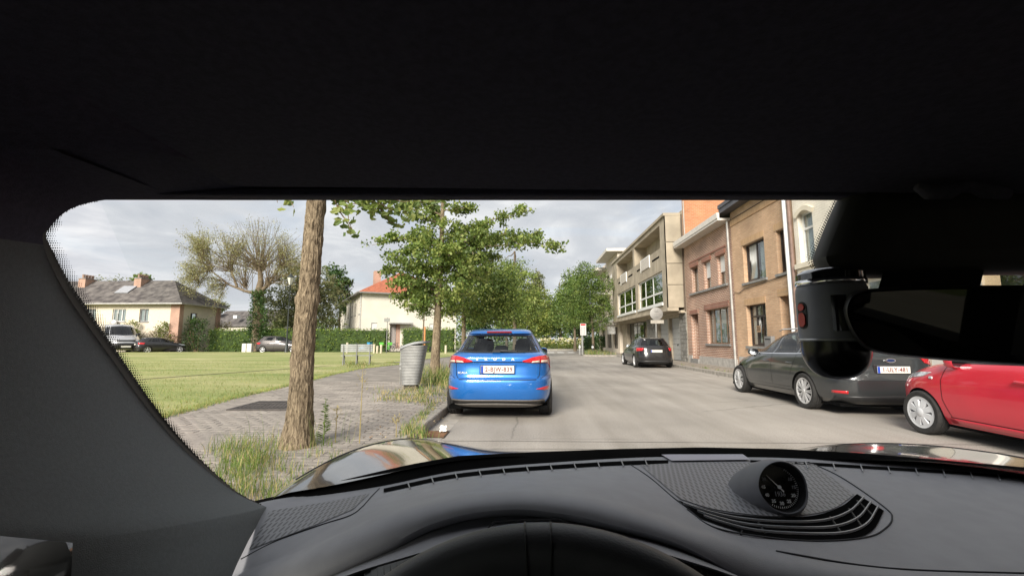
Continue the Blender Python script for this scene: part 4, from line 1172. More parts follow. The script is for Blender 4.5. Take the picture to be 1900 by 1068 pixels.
    mb = MB(); sh.patch(mb, 'wrap', [(-w_, 0.205), (0, 0.20), (w_, 0.205)], [(-w_, 0.33), (0, 0.35), (w_, 0.33)], 0.006, nu=10, nv=2, skirt=0.01); mb.build('lower_bumper', M_black, t, smooth=True, rel=True)
    plate(t, sh, text, 0.78, 0.52, 0.112, off=0.02)
    mb = MB(); mb.box(-w_ * 0.85, w_ * 0.85, -a * 0.9, a * 0.9, 0.15, 0.205); mb.build('underbody', M_dark, t, rel=True)
    return t
P_blk = paint('near_black_metallic', (0.022, 0.021, 0.022), metal=0.4, rough=0.28)
P_brn = paint('grey_brown_metallic', (0.085, 0.075, 0.072), metal=0.4, rough=0.35)
small_car('parked_hatchback', (5.78, 22.9, 0), 'black hatchback parked on the right in front of the garage doors', P_blk, L=4.25, W=1.76, H=1.42, style='multi', spokes=7)
c = at(515, 650, 45.0)
small_car('parked_hatchback', (c.x + 0.45, 45.1, 0.02), 'grey-brown hatchback seen side-on behind the street lamp, in front of the hedge', P_brn, rz=R(-88), L=4.35, W=1.8, H=1.52, spokes=6).scale = (1.14, 1.14, 1.14)
c = at(290, 650, 43.5)
small_car('parked_car', (c.x, 44.0, 0.02), 'small black car with its rear towards us, beside the silver van', P_blk, rz=R(-32), L=3.9, W=1.66, H=1.40, n=36).scale = (1.12, 1.12, 1.14)

# ---- silver van at the far left ------------------------------------------------------------
P_sil = paint('silver_grey_paint', (0.42, 0.43, 0.44), metal=0.35, rough=0.35)
def silver_van():
    c = at(212, 652, 42.6)
    t = thing('parked_van', (c.x - 0.6, 43.6, 0.02), 'silver van with a dark bumper, half hidden by the windscreen pillar', 'van', rz=R(234))
    tab = [(0.22, 0.86, 2.05, -2.3), (0.34, 0.93, 2.20, -2.38), (0.6, 0.96, 2.26, -2.42), (0.80, 0.96, 2.20, -2.42), (0.98, 0.955, 2.02, -2.41), (1.10, 0.945, 1.78, -2.40), (1.18, 0.935, 1.52, -2.39), (1.35, 0.90, 1.22, -2.36), (1.6, 0.85, 0.85, -2.31), (1.85, 0.80, 0.42, -2.24), (1.95, 0.76, 0.18, -2.18), (2.0, 0.68, -0.1, -2.0), (2.02, 0.5, -0.4, -1.7)]
    sh = Shell(tab, nf=lambda z: 3.4, nr=lambda z: 7.0)
    ax = [(-1.45, 0.33), (1.38, 0.33)]
    wins = [('front', [(-0.78, 1.24), (0, 1.20), (0.78, 1.24)], [(-0.66, 1.82), (0, 1.88), (0.66, 1.82)], (1,), None),
            ('side', [(0.10, 1.24), (1.08, 1.22)], [(0.06, 1.80), (0.38, 1.78)], (-1, 1), None), ('side', [(-1.1, 1.26), (0.0, 1.24)], [(-1.1, 1.80), (-0.04, 1.80)], (-1, 1), None)]
    cut_shell('body', sh, ax, 0.37, P_sil, t, polys(wins), n=44)
    window_parts(t, sh, wins)
    for y, z in ax:
        for sd_ in (-1, 1): wheel(t, sd_ * 0.845, y, 0.33, 0.21, sd_, 'five', spokes=6)
    mb = MB(); mb.box(-0.8, 0.8, -2.2, 1.3, 1.0, 1.04); mb.build('cabin_floor', M_seat, t, rel=True)
    mb = MB(); sh.patch(mb, 'fwrap', [(-1.0, 0.32), (0, 0.30), (1.0, 0.32)], [(-1.0, 0.66), (0, 0.70), (1.0, 0.66)], 0.012, nu=10, nv=4, skirt=0.015); mb.build('front_bumper', M_black, t, smooth=True, rel=True)
    for sd_ in (-1, 1):
        mb = MB(); sh.patch(mb, 'fwrap', [(sd_ * 0.62, 0.80), (sd_ * 1.18, 0.86)], [(sd_ * 0.62, 0.93), (sd_ * 1.22, 1.02)], 0.008, nu=6, nv=3, skirt=0.01); mb.build('headlight', M_head, t, smooth=True, rel=True)
        side_mirror(t, sh, 1.0, 1.30, sd_, M_black, 0.22)
    mb = MB(); sh.patch(mb, 'fwrap', [(-0.5, 0.80), (0.5, 0.80)], [(-0.5, 0.90), (0.5, 0.90)], 0.008, nu=8, nv=2, skirt=0.01); mb.build('grille', M_black, t, smooth=True, rel=True)
    mb = MB(); yy = sh.yf(0.46) + 0.02; mb.box(-0.26, 0.26, yy, yy + 0.012, 0.41, 0.52); mb.build('licence_plate', M_plate, t, rel=True)
    t.scale = (1.42, 1.42, 1.46)
silver_van()

# cars parked behind us on the right, seen only in the mirror
small_car('parked_hatchback', (5.9, -1.6, 0), 'silver hatchback parked behind the red car, seen only in the mirror', P_sil, L=4.2, n=36)

# ================================================================== BUILDINGS
M_pane = glass('window_glass', (0.80, 0.84, 0.84), refl=1.6)
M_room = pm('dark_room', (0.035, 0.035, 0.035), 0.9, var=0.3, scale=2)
M_curt = pm('net_curtain', (0.70, 0.70, 0.68), 0.9, var=0.12, scale=14, stretch=(1, 1, 0.05))
M_wframe_d = pm('dark_brown_frame', (0.030, 0.022, 0.020), 0.45, var=0.2)
M_wframe_w = pm('white_frame', (0.72, 0.72, 0.70), 0.5, var=0.06)
M_wframe_b = pm('wood_frame', (0.20, 0.13, 0.085), 0.6, var=0.2)
M_stone = pm('bluestone_sill', (0.24, 0.235, 0.225), 0.8, var=0.18, scale=6)
M_zinc = pm('zinc_pipe', (0.44, 0.43, 0.41), 0.45, metal=0.3, var=0.15, scale=4)
M_conc = pm('exposed_concrete', (0.385, 0.33, 0.25), 0.9, var=0.17, scale=1.3, bump=0.35, bscale=70, detail=8)
M_cream = pm('cream_render', (0.70, 0.65, 0.56), 0.9, var=0.05, scale=0.8, bump=0.15, bscale=80)
M_orange = pm('cedar_red', (0.33, 0.12, 0.06), 0.8, var=0.2)

class Face:
    """local frame on a wall: u along, v up, d outwards"""
    def __init__(s, o, u, n): s.o, s.u, s.n = Vector(o), Vector(u).normalized(), Vector(n).normalized()
    def p(s, u, v, d=0.0): return s.o + s.u * u + Vector((0, 0, v)) + s.n * d
    def box(s, mb, u0, u1, v0, v1, d0, d1, mi=0):
        mb.hexa([s.p(u0, v0, d0), s.p(u1, v0, d0), s.p(u1, v0, d1), s.p(u0, v0, d1), s.p(u0, v1, d0), s.p(u1, v1, d0), s.p(u1, v1, d1), s.p(u0, v1, d1)], mi)
    def wall(s, mb, u0, u1, v0, v1, holes, depth=0.16, mi=0, rmi=None):
        """wall face with real openings and their reveals"""
        us = sorted(set([u0, u1] + [h for q in holes for h in q[:2]])); vs_ = sorted(set([v0, v1] + [h for q in holes for h in q[2:4]]))
        for a, b in zip(us, us[1:]):
            for c, d in zip(vs_, vs_[1:]):
                cu, cv = (a + b) / 2, (c + d) / 2
                if any(h[0] < cu < h[1] and h[2] < cv < h[3] for h in holes): continue
                mb.add([s.p(a, c), s.p(b, c), s.p(b, d), s.p(a, d)], [(0, 1, 2, 3)], mi)
        r = mi if rmi is None else rmi
        for h in holes:
            a, b, c, d = h[:4]
            dd = -(h[4] if len(h) > 4 else depth)
            for (p, q) in (((a, c), (b, c)), ((b, c), (b, d)), ((b, d), (a, d)), ((a, d), (a, c))):
                mb.add([s.p(*p), s.p(*q), s.p(*q, dd), s.p(*p, dd)], [(0, 1, 2, 3)], r)

def window(parent, F, u0, u1, v0, v1, rec=0.14, fm=M_wframe_d, cols=(), rows=(), fw=0.055, sill=None, curtain=None, tilt=None, arch=None, blind=0.0, pm_=M_pane):
    """window part with panes, sill, curtain as sub-parts. cols/rows: fractions of mullions and transoms"""
    mb = MB(); d0, d1 = -rec - 0.06, -rec
    F.box(mb, u0, u1, v0, v0 + fw, d0, d1); F.box(mb, u0, u1, v1 - fw, v1, d0, d1)
    F.box(mb, u0, u0 + fw, v0 + fw, v1 - fw, d0, d1); F.box(mb, u1 - fw, u1, v0 + fw, v1 - fw, d0, d1)
    cu = [u0 + fw] + [lerp(u0, u1, c) for c in cols] + [u1 - fw]
    rv = [v0 + fw] + [lerp(v0, v1, r) for r in rows] + [v1 - fw]
    for r in rv[1:-1]: F.box(mb, u0 + fw, u1 - fw, r - fw / 2, r + fw / 2, d0, d1 - 0.004)
    for c in cu[1:-1]: F.box(mb, c - fw / 2, c + fw / 2, v0 + fw, v1 - fw, d0, d1 - 0.008)
    w_ = mb.build('window', fm, parent)
    for i in range(len(cu) - 1):
        for j in range(len(rv) - 1):
            a, b, c, d = cu[i] + fw * 0.2, cu[i + 1] - fw * 0.2, rv[j], rv[j + 1]
            mb = MB()
            if tilt and (i, j) in tilt:              # sash tipped inwards at the top
                g = tilt[(i, j)]; m2 = MB()
                q = lambda u, v, o_: F.p(u, v, -rec - 0.03 - g * (v - c) / (d - c) - o_)
                mb.hexa([q(a, c, 0), q(b, c, 0), q(b, c, -0.012), q(a, c, -0.012), q(a, d, 0), q(b, d, 0), q(b, d, -0.012), q(a, d, -0.012)])
                for (x0, x1, y0, y1) in ((a, b, c, c + fw), (a, b, d - fw, d), (a, a + fw, c, d), (b - fw, b, c, d)):
                    m2.hexa([q(x0, y0, 0.02), q(x1, y0, 0.02), q(x1, y0, -0.03), q(x0, y0, -0.03), q(x0, y1, 0.02), q(x1, y1, 0.02), q(x1, y1, -0.03), q(x0, y1, -0.03)])
                m2.build('sash', fm, w_)
            else:
                F.box(mb, a, b, c, d, -rec - 0.035, -rec - 0.028)
            mb.build('pane', pm_, w_)
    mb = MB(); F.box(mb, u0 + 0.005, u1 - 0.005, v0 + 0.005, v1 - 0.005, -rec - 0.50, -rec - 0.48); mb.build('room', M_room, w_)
    if curtain:
        for (f0, f1, g0, g1) in curtain:
            rows_ = []
            n = 24
            for vv in (lerp(v0, v1, g0), lerp(v0, v1, g1)):
                rows_.append([F.p(lerp(u0 + fw, u1 - fw, lerp(f0, f1, k / n)), vv, -rec - 0.09 - 0.02 * (k % 2)) for k in range(n + 1)])
            mb = MB(); mb.grid(rows_); mb.build('curtain', M_curt, w_, fixn=False)
    if blind:
        mb = MB(); k = 12
        for i in range(k):
            a, b = lerp(v1, lerp(v1, v0, blind), i / k), lerp(v1, lerp(v1, v0, blind), (i + 1) / k)
            F.box(mb, u0 + 0.02, u1 - 0.02, b + 0.003, a, -rec + 0.005, -rec + 0.03)
        mb.build('roller_shutter', M_wframe_w, w_)
    if sill:
        mb = MB(); F.box(mb, u0 - sill, u1 + sill, v0 - 0.09, v0 - 0.002, -rec, 0.07); mb.build('sill', M_stone if sill < 0.5 else M_stone, w_)
    return w_

def door(parent, F, u0, u1, v0, v1, m, rec=0.25, panels=3, handle=True, glass_top=False):
    mb = MB(); F.box(mb, u0 + 0.06, u1 - 0.06, v0, v1 - 0.06, -rec - 0.05, -rec)
    for i in range(panels):
        a, b = lerp(v0, v1 - 0.06, (i + 0.12) / panels), lerp(v0, v1 - 0.06, (i + 0.88) / panels)
        F.box(mb, u0 + 0.16, u1 - 0.16, a, b, -rec, -rec + 0.015)
    d = mb.build('door', m, parent)
    mb = MB(); F.box(mb, u0, u0 + 0.058, v0, v1, -rec - 0.06, -rec + 0.02); F.box(mb, u1 - 0.058, u1, v0, v1, -rec - 0.06, -rec + 0.02); F.box(mb, u0 + 0.058, u1 - 0.058, v1 - 0.058, v1, -rec - 0.06, -rec + 0.02); mb.build('door_frame', m, d)
    if handle:
        mb = MB(); mb.tube([F.p(u0 + 0.14, v0 + 1.0, -rec), F.p(u0 + 0.14, v0 + 1.0, -rec + 0.06), F.p(u0 + 0.26, v0 + 1.0, -rec + 0.06)], 0.012, 6); mb.build('handle', M_zinc, d)
    return d
def pipe(parent, pts, r=0.045, m=None, name='downpipe'):
    mb = MB(); mb.tube(pts, r, 10)
    return mb.build(name, m or M_zinc, parent, smooth=True, auto=50)

def FR(): return Face((WX, 0, 0), (0, 1, 0), (-1, 0, 0))
F = FR()
def uv(px, py, X=WX):
    q = atx(px, py, X); return q.y, q.z

# ---- house 1: reddish patterned brick --------------------------------------------------------
U = dict(h1a=18.72, h1b=24.48, h2a=14.55, h3a=9.9, h4a=4.0)
B1 = brick('red_brick', (0.40, 0.20, 0.13), (0.28, 0.125, 0.085), (0.62, 0.52, 0.42), 0.215, 0.078, 0.014)
B1b = brick('dark_red_brick_trim', (0.30, 0.13, 0.09), (0.26, 0.11, 0.075), (0.42, 0.31, 0.24), 0.11, 0.22, 0.010)
B2 = brick('tan_brick', (0.65, 0.43, 0.265), (0.54, 0.335, 0.20), (0.46, 0.345, 0.245), 0.225, 0.062, 0.010)
B2b = brick('tan_soldier_course', (0.62, 0.40, 0.215), (0.52, 0.315, 0.165), (0.40, 0.30, 0.20), 0.068, 0.24, 0.010)
B3 = brick('cream_painted_brick', (0.80, 0.755, 0.65), (0.78, 0.73, 0.63), (0.70, 0.65, 0.55), 0.225, 0.072, 0.008, bump=0.7)
B0 = brick('orange_brick', (0.60, 0.25, 0.115), (0.52, 0.205, 0.09), (0.46, 0.30, 0.20), 0.22, 0.085, 0.010, bump=0.6)

def house_one():
    a, b, top = U['h1a'], U['h1b'], 6.35
    t = thing('terraced_house', (WX, (a + b) / 2, 0), 'red brick house with small windows under a wide white cornice', 'house')
    holes = []
    up = []
    for (p0, p1, q0, q1) in ((1282, 1296, 484, 525), (1304, 1319, 465, 515), (1329, 1346, 452, 508)):
        u1_, v1_ = uv(p0, q0); u0_, v0_ = uv(p1, q1); up.append((u0_, u1_))
    vtop, vbot = 5.05, 3.72
    ups = [(u0_, u1_, vbot, vtop) for u0_, u1_ in up]
    du1, dt = uv(1282, 583); du0, _ = uv(1295, 583)
    wu1, wt = uv(1310, 578); wu0, _ = uv(1351, 576)
    dr = (du0, du1, 0.35, 2.62, 0.4); wr = (wu0, wu1, 1.12, 2.72)
    mb = MB(); F.wall(mb, a, b, 0.1, top, ups + [dr, wr], 0.18)
    # side return at the far end is a party wall; back the shell so it is a solid house
    mb.add([(WX, a, 0.1), (WX + 8, a, 0.1), (WX + 8, a, top), (WX, a, top)], [(0, 1, 2, 3)]); mb.add([(WX, b, 0.1), (WX + 8, b, 0.1), (WX + 8, b, top), (WX, b, top)], [(0, 1, 2, 3)])
    mb.build('wall', B1, t, fixn=False)
    mb = MB()
    for u0_, u1_, v0_, v1_ in ups: F.box(mb, u0_ - 0.12, u1_ + 0.12, v1_ + 0.02, v1_ + 0.24, 0.0, 0.05)
    F.box(mb, ups[2][0] - 0.22, ups[0][1] + 0.22, vtop + 0.27, vtop + 0.36, 0.0, 0.06)
    F.box(mb, wr[0] - 0.15, wr[1] + 0.15, wr[3] + 0.01, wr[3] + 0.24, 0.0, 0.04)
    F.box(mb, dr[0] - 0.1, dr[1] + 0.1, dr[3] + 0.01, dr[3] + 0.22, 0.0, 0.04)
    mb.build('brick_lintels', B1b, t)
    mb = MB(); F.box(mb, a + 0.05, b - 0.05, 0.10, 0.52, 0.0, 0.03); 
    pl = MB(); F.box(pl, a + 0.05, dr[0] - 0.01, 0.10, 0.50, 0.002, 0.035); F.box(pl, dr[1] + 0.01, b - 0.05, 0.10, 0.50, 0.002, 0.035); pl.build('plinth', pm('pale_plinth', (0.42, 0.40, 0.37), 0.85, var=0.15), t)
    mb = MB(); F.box(mb, ups[2][0] - 0.25, ups[0][1] + 0.25, vbot - 0.10, vbot - 0.003, 0.0, 0.10); mb.build('sill', M_stone, t)
    w1 = window(t, F, *ups[0][:4], rec=0.16, fm=M_wframe_b, fw=0.05, curtain=[(0, 1, 0, 1)])
    window(t, F, *ups[1][:4], rec=0.16, fm=M_wframe_b, fw=0.05, blind=0.58, curtain=[(0, 1, 0, 0.5)])
    window(t, F, *ups[2][:4], rec=0.16, fm=M_wframe_b, fw=0.05, blind=0.55, curtain=[(0, 1, 0, 0.5)])
    window(t, F, *wr, rec=0.16, fm=M_wframe_b, cols=(0.24, 0.52, 0.78), fw=0.05, sill=0.12, curtain=[(0, 1, 0.02, 1)])
    door(t, F, *dr[:4], m=pm('red_brown_door', (0.20, 0.075, 0.05), 0.5, var=0.15), rec=0.38)
    mb = MB(); F.box(mb, dr[0] - 0.02, dr[1] + 0.02, 0.1, 0.34, -0.36, 0.12); mb.build('door_step', M_stone, t)
    # box cornice and orange tiled roof above it
    mb = MB(); F.box(mb, a + 0.02, b + 0.10, top, top + 0.10, -0.02, 0.52); F.box(mb, a + 0.02, b + 0.10, top + 0.10, top + 0.34, 0.44, 0.55); mb.build('cornice', pm('white_cornice', (0.66, 0.62, 0.57), 0.6, var=0.08), t)
    # low roof behind the cornice, and the tall orange gable wall that rises at its far side
    mb = MB(); mb.add([(WX - 0.40, a, top + 0.28), (WX - 0.40, b, top + 0.28), (WX + 8, b, top + 0.55), (WX + 8, a, top + 0.55)], [(0, 1, 2, 3)]); mb.build('roof', pm('roof_felt', (0.10, 0.095, 0.09), 0.9, var=0.2), t)
    mb = MB(); mb.box(WX + 0.02, WX + 8, b - 0.12, b + 0.06, top + 0.1, 9.12); gw = mb.build('gable_wall', B0, t)
    mb = MB()
    for i in range(22): mb.box(WX + 0.02 + 0.36 * i, WX + 0.02 + 0.36 * i + 0.34, b - 0.20, b + 0.10, 9.125, 9.20)
    mb.build('coping', pm('pale_trim', (0.45, 0.40, 0.35), 0.7, var=0.1), gw)['kind'] = 'stuff'
    pipe(t, [(WX + 0.02, b - 0.16, 9.0), (WX + 0.02, b - 0.16, top + 0.2)], 0.035, MATS['pale_trim'], 'cable')
    pipe(t, [F.p(a + 0.10, top - 0.02, 0.10), F.p(a + 0.10, 0.12, 0.08)], 0.05)
house_one()

# ---- house 2: tan brick -----------------------------------------------------------------------
def house_two():
    a, b, top = U['h2a'], U['h1a'], 6.55
    t = thing('terraced_house', (WX, (a + b) / 2, 0), 'tan brick house with dark framed windows tipped open', 'house')
    u1_, v1_ = uv(1376, 436); u0_, _ = uv(1416, 430); _, v0_ = uv(1380, 502)
    W1 = (u0_, u1_, 3.52, 5.02)
    u1b, _ = uv(1439, 430); W2 = (a + 0.16, u1b, 3.52, 5.02)
    ug1, _ = uv(1385, 578); ug0, _ = uv(1421, 578)
    W3 = (ug0, ug1, 1.05, 2.62)
    ud1, _ = uv(1447, 560); D = (a + 0.14, ud1, 0.3, 2.75, 0.55)
    mb = MB(); F.wall(mb, a, b, 0.1, top + 0.35, [W1, W2, W3, D], 0.17)
    mb.add([(WX, a, 0.1), (WX + 8, a, 0.1), (WX + 8, a, top), (WX, a, top)], [(0, 1, 2, 3)]); mb.add([(WX, b, top - 0.4), (WX + 3, b, top - 0.4), (WX + 3, b, top + 2.4), (WX, b, top + 0.2)], [(0, 1, 2, 3)])
    mb.build('wall', B2, t, fixn=False)
    mb = MB()
    for w_ in (W1, W2, W3): F.box(mb, w_[0] - 0.02, w_[1] + 0.10, w_[3] + 0.004, w_[3] + 0.245, 0.0, 0.012)
    F.box(mb, a, b, 6.05, 6.30, 0.0, 0.03)
    F.box(mb, D[0], D[1] + 0.1, D[3] + 0.004, D[3] + 0.245, 0.0, 0.012)
    mb.build('brick_lintels', B2b, t)
    mb = MB(); F.box(mb, a, b, 6.30, 6.33, 0.0, 0.05); mb.build('string_course', pm('dark_brick_line', (0.10, 0.07, 0.05), 0.8, var=0.2), t)
    window(t, F, *W1, rec=0.15, cols=(0.52,), fw=0.06, sill=0.10, curtain=[(0.0, 0.45, 0, 1), (0.55, 1, 0, 1)], tilt={(1, 0): 0.16})
    window(t, F, *W2, rec=0.15, cols=(0.42,), fw=0.06, sill=0.10, curtain=[(0.0, 1, 0, 1)], tilt={(1, 0): 0.16})
    window(t, F, *W3, rec=0.15, cols=(0.34, 0.68), rows=(0.72,), fw=0.065, sill=0.10, curtain=[(0.1, 0.35, 0, 1), (0.60, 1, 0, 1)], tilt={(1, 0): 0.13})
    d = door(t, F, *D[:4], m=pm('grey_door', (0.10, 0.105, 0.11), 0.5, var=0.15), rec=0.52)
    mb = MB(); F.box(mb, D[0] - 0.02, D[1] + 0.02, 0.1, 0.29, -0.5, 0.05); mb.build('door_step', M_stone, t)
    mb = MB(); F.box(mb, a + 0.02, D[0] - 0.01, 0.10, 0.62, 0.002, 0.03); F.box(mb, D[1] + 0.01, b - 0.12, 0.10, 0.62, 0.002, 0.03); mb.build('plinth', pm('pale_plinth', (0.42, 0.40, 0.37), 0.85, var=0.15), t)
    # dark gutter box under the roof edge
    mb = MB(); F.box(mb, a, b + 0.12, top + 0.10, top + 0.30, -0.02, 0.42); F.box(mb, a, b + 0.12, top + 0.30, top + 0.46, 0.30, 0.46); mb.build('eaves_gutter', pm('dark_zinc', (0.075, 0.075, 0.085), 0.5, var=0.15), t)
    mb = MB()
    for i in range(24):
        f0, f1 = i / 24, (i + 1) / 24
        x0, x1 = WX - 0.30 + 4.0 * f0, WX - 0.30 + 4.0 * f1; z0, z1 = top + 0.42 + 3.0 * f0, top + 0.42 + 3.0 * f1
        mb.add([(x0, a, z0 + 0.035), (x0, b, z0 + 0.035), (x1, b, z1), (x1, a, z1), (x0, a, z0 - 0.01), (x0, b, z0 - 0.01)], [(0, 1, 2, 3), (4, 5, 1, 0)])
    mb.build('roof', pm('dark_roof_tile', (0.09, 0.07, 0.065), 0.8, var=0.2, scale=9), t)
    # house number plate, letter box, cable
    pn, pv_ = uv(1408, 610); mb = MB(); F.box(mb, pn - 0.13, pn + 0.13, pv_ - 0.12, pv_ + 0.12, 0.002, 0.012)
    npl = mb.build('number_plate', pm('tan_plate', (0.33, 0.21, 0.12), 0.6, var=0.1), t)
    text_mesh('house_number', '33', 0.20, pm('number_black', (0.02, 0.02, 0.02), 0.5, var=0.05), frame_matrix(F.p(pn, pv_, 0.014), (0, -1, 0), (0, 0, 1)), npl, bold=0.006)
    ln, lv = uv(1432, 634); mb = MB(); F.box(mb, ln - 0.22, ln + 0.22, lv - 0.20, lv + 0.20, 0.002, 0.14); lb = mb.build('letter_box', pm('grey_box', (0.20, 0.20, 0.20), 0.5, var=0.1), t)
    mb = MB(); F.box(mb, ln - 0.16, ln + 0.16, lv + 0.08, lv + 0.11, 0.14, 0.147); mb.build('letter_slot', M_dark, lb)
    pipe(t, [F.p(b - 0.05, 3.25, 0.03), F.p(b - 0.5, 3.18, 0.03), F.p(b - 0.9, 3.30, 0.03), F.p(a + 0.3, 3.42, 0.03)], 0.012, M_black, 'cable')
    pipe(t, [F.p(a + 0.02, top + 0.1, 0.12), F.p(a + 0.02, 0.12, 0.10)], 0.065, pm('white_pipe', (0.70, 0.70, 0.70), 0.45, var=0.06))
    pipe(t, [F.p(a - 0.16, top + 0.1, 0.08), F.p(a - 0.16, 0.12, 0.07)], 0.06, pm('copper_brown_pipe', (0.19, 0.125, 0.10), 0.6, var=0.2))
house_two()

# ---- house 3: cream painted brick with arched windows -----------------------------------------
def house_three():
    a, b, top = U['h3a'], U['h2a'] - 0.22, 8.4
    t = thing('terraced_house', (WX, (a + b) / 2, 0), 'cream painted brick house with tall white arched windows, right of the tan brick house', 'house')
    u1_, v1_ = uv(1479, 398); u0_, _ = uv(1506, 392); _, vb = uv(1482, 478)
    W1 = (u0_, u1_, 3.65, 5.25)
    W2 = (a + 0.7, a + 0.7 + (u1_ - u0_), 3.65, 5.25)
    W3 = (a + 0.7, a + 1.9, 1.1, 2.8); D = (u0_ - 0.1, u1_ + 0.05, 0.3, 2.8, 0.4)
    mb = MB(); F.wall(mb, a, b, 0.1, top, [W1, W2, W3, D], 0.16)
    mb.add([(WX, b, top - 2.2), (WX + 8, b, top - 2.2), (WX + 8, b, top), (WX, b, top)], [(0, 1, 2, 3)])
    mb.build('wall', B3, t, fixn=False)
    M_cs = pm('cream_stone', (0.68, 0.62, 0.50), 0.8, var=0.06)
    for w_ in (W1, W2):
        window(t, F, *w_, rec=0.13, fm=M_wframe_w, rows=(0.68,), fw=0.07, curtain=[(0, 1, 0, 1)])
        # segmental arch filling and hood
        n = 12; mb = MB(); u0_, u1_, v0_, v1_ = w_
        arc = lambda k, r_, h_: (lerp(u0_ - r_, u1_ + r_, k / n), v1_ - 0.14 + h_ + (0.16 + r_ * 0.2) * math.sin(math.pi * k / n))
        for k in range(n):
            p, q, p2, q2 = arc(k, 0.02, 0), arc(k + 1, 0.02, 0), arc(k, 0.12, 0.12), arc(k + 1, 0.12, 0.12)
            mb.hexa([F.p(*p, 0.0), F.p(*q, 0.0), F.p(*q, 0.06), F.p(*p, 0.06), F.p(*p2, 0.0), F.p(*q2, 0.0), F.p(*q2, 0.06), F.p(*p2, 0.06)])
        mb.build('window_arch', M_cs, t)
        mb = MB(); F.box(mb, u0_ - 0.15, u1_ + 0.15, v0_ - 0.16, v0_ - 0.003, 0, 0.12); F.box(mb, u0_ - 0.08, u1_ + 0.08, v0_ - 0.34, v0_ - 0.165, 0, 0.07); mb.build('sill', M_cs, t)
    window(t, F, *W3, rec=0.13, fm=M_wframe_w, rows=(0.68,), fw=0.07, sill=0.1, curtain=[(0, 1, 0, 1)])
    door(t, F, *D[:4], m=pm('white_door', (0.6, 0.6, 0.58), 0.5, var=0.1), rec=0.38)
    mb = MB(); F.box(mb, a, b, 0.10, 0.6, 0.002, 0.03); mb2 = MB(); F.box(mb2, a + 0.02, D[0] - 0.02, 0.10, 0.6, 0.002, 0.03); F.box(mb2, D[1] + 0.02, b - 0.1, 0.1, 0.6, 0.002, 0.03); mb2.build('plinth', M_stone, t)
    mb = MB(); F.box(mb, a, b, top, top + 0.3, -0.2, 0.4); mb.build('cornice', M_cs, t)
house_three()
def house_four():
    a, b, top = U['h4a'] - 3, U['h3a'] - 0.02, 7.6
    t = thing('terraced_house', (WX, (a + b) / 2, 0), 'white house glimpsed above the rear-view mirror', 'house')
    W1 = (5.3, 8.9, 1.0, 2.75); W2 = (2.0, 4.4, 1.0, 2.75); W3 = (5.6, 8.4, 3.6, 5.1); W4 = (2.0, 4.4, 3.6, 5.1)
    mb = MB(); F.wall(mb, a, b, 0.1, top, [W1, W2, W3, W4], 0.16); mb.build('wall', pm('white_render', (0.74, 0.71, 0.66), 0.9, var=0.06, scale=1.0), t, fixn=False)
    for w_ in (W1, W2, W3, W4): window(t, F, *w_, rec=0.13, fm=M_wframe_w, cols=(0.5,), fw=0.07, sill=0.08, curtain=None)
    mb = MB(); F.box(mb, a, b, top, top + 0.3, -0.2, 0.4); mb.build('cornice', M_wframe_w, t)
    mb = MB(); F.box(mb, a + 0.02, b - 0.02, 0.1, 0.55, 0.002, 0.03); mb.build('plinth', M_stone, t)
house_four()

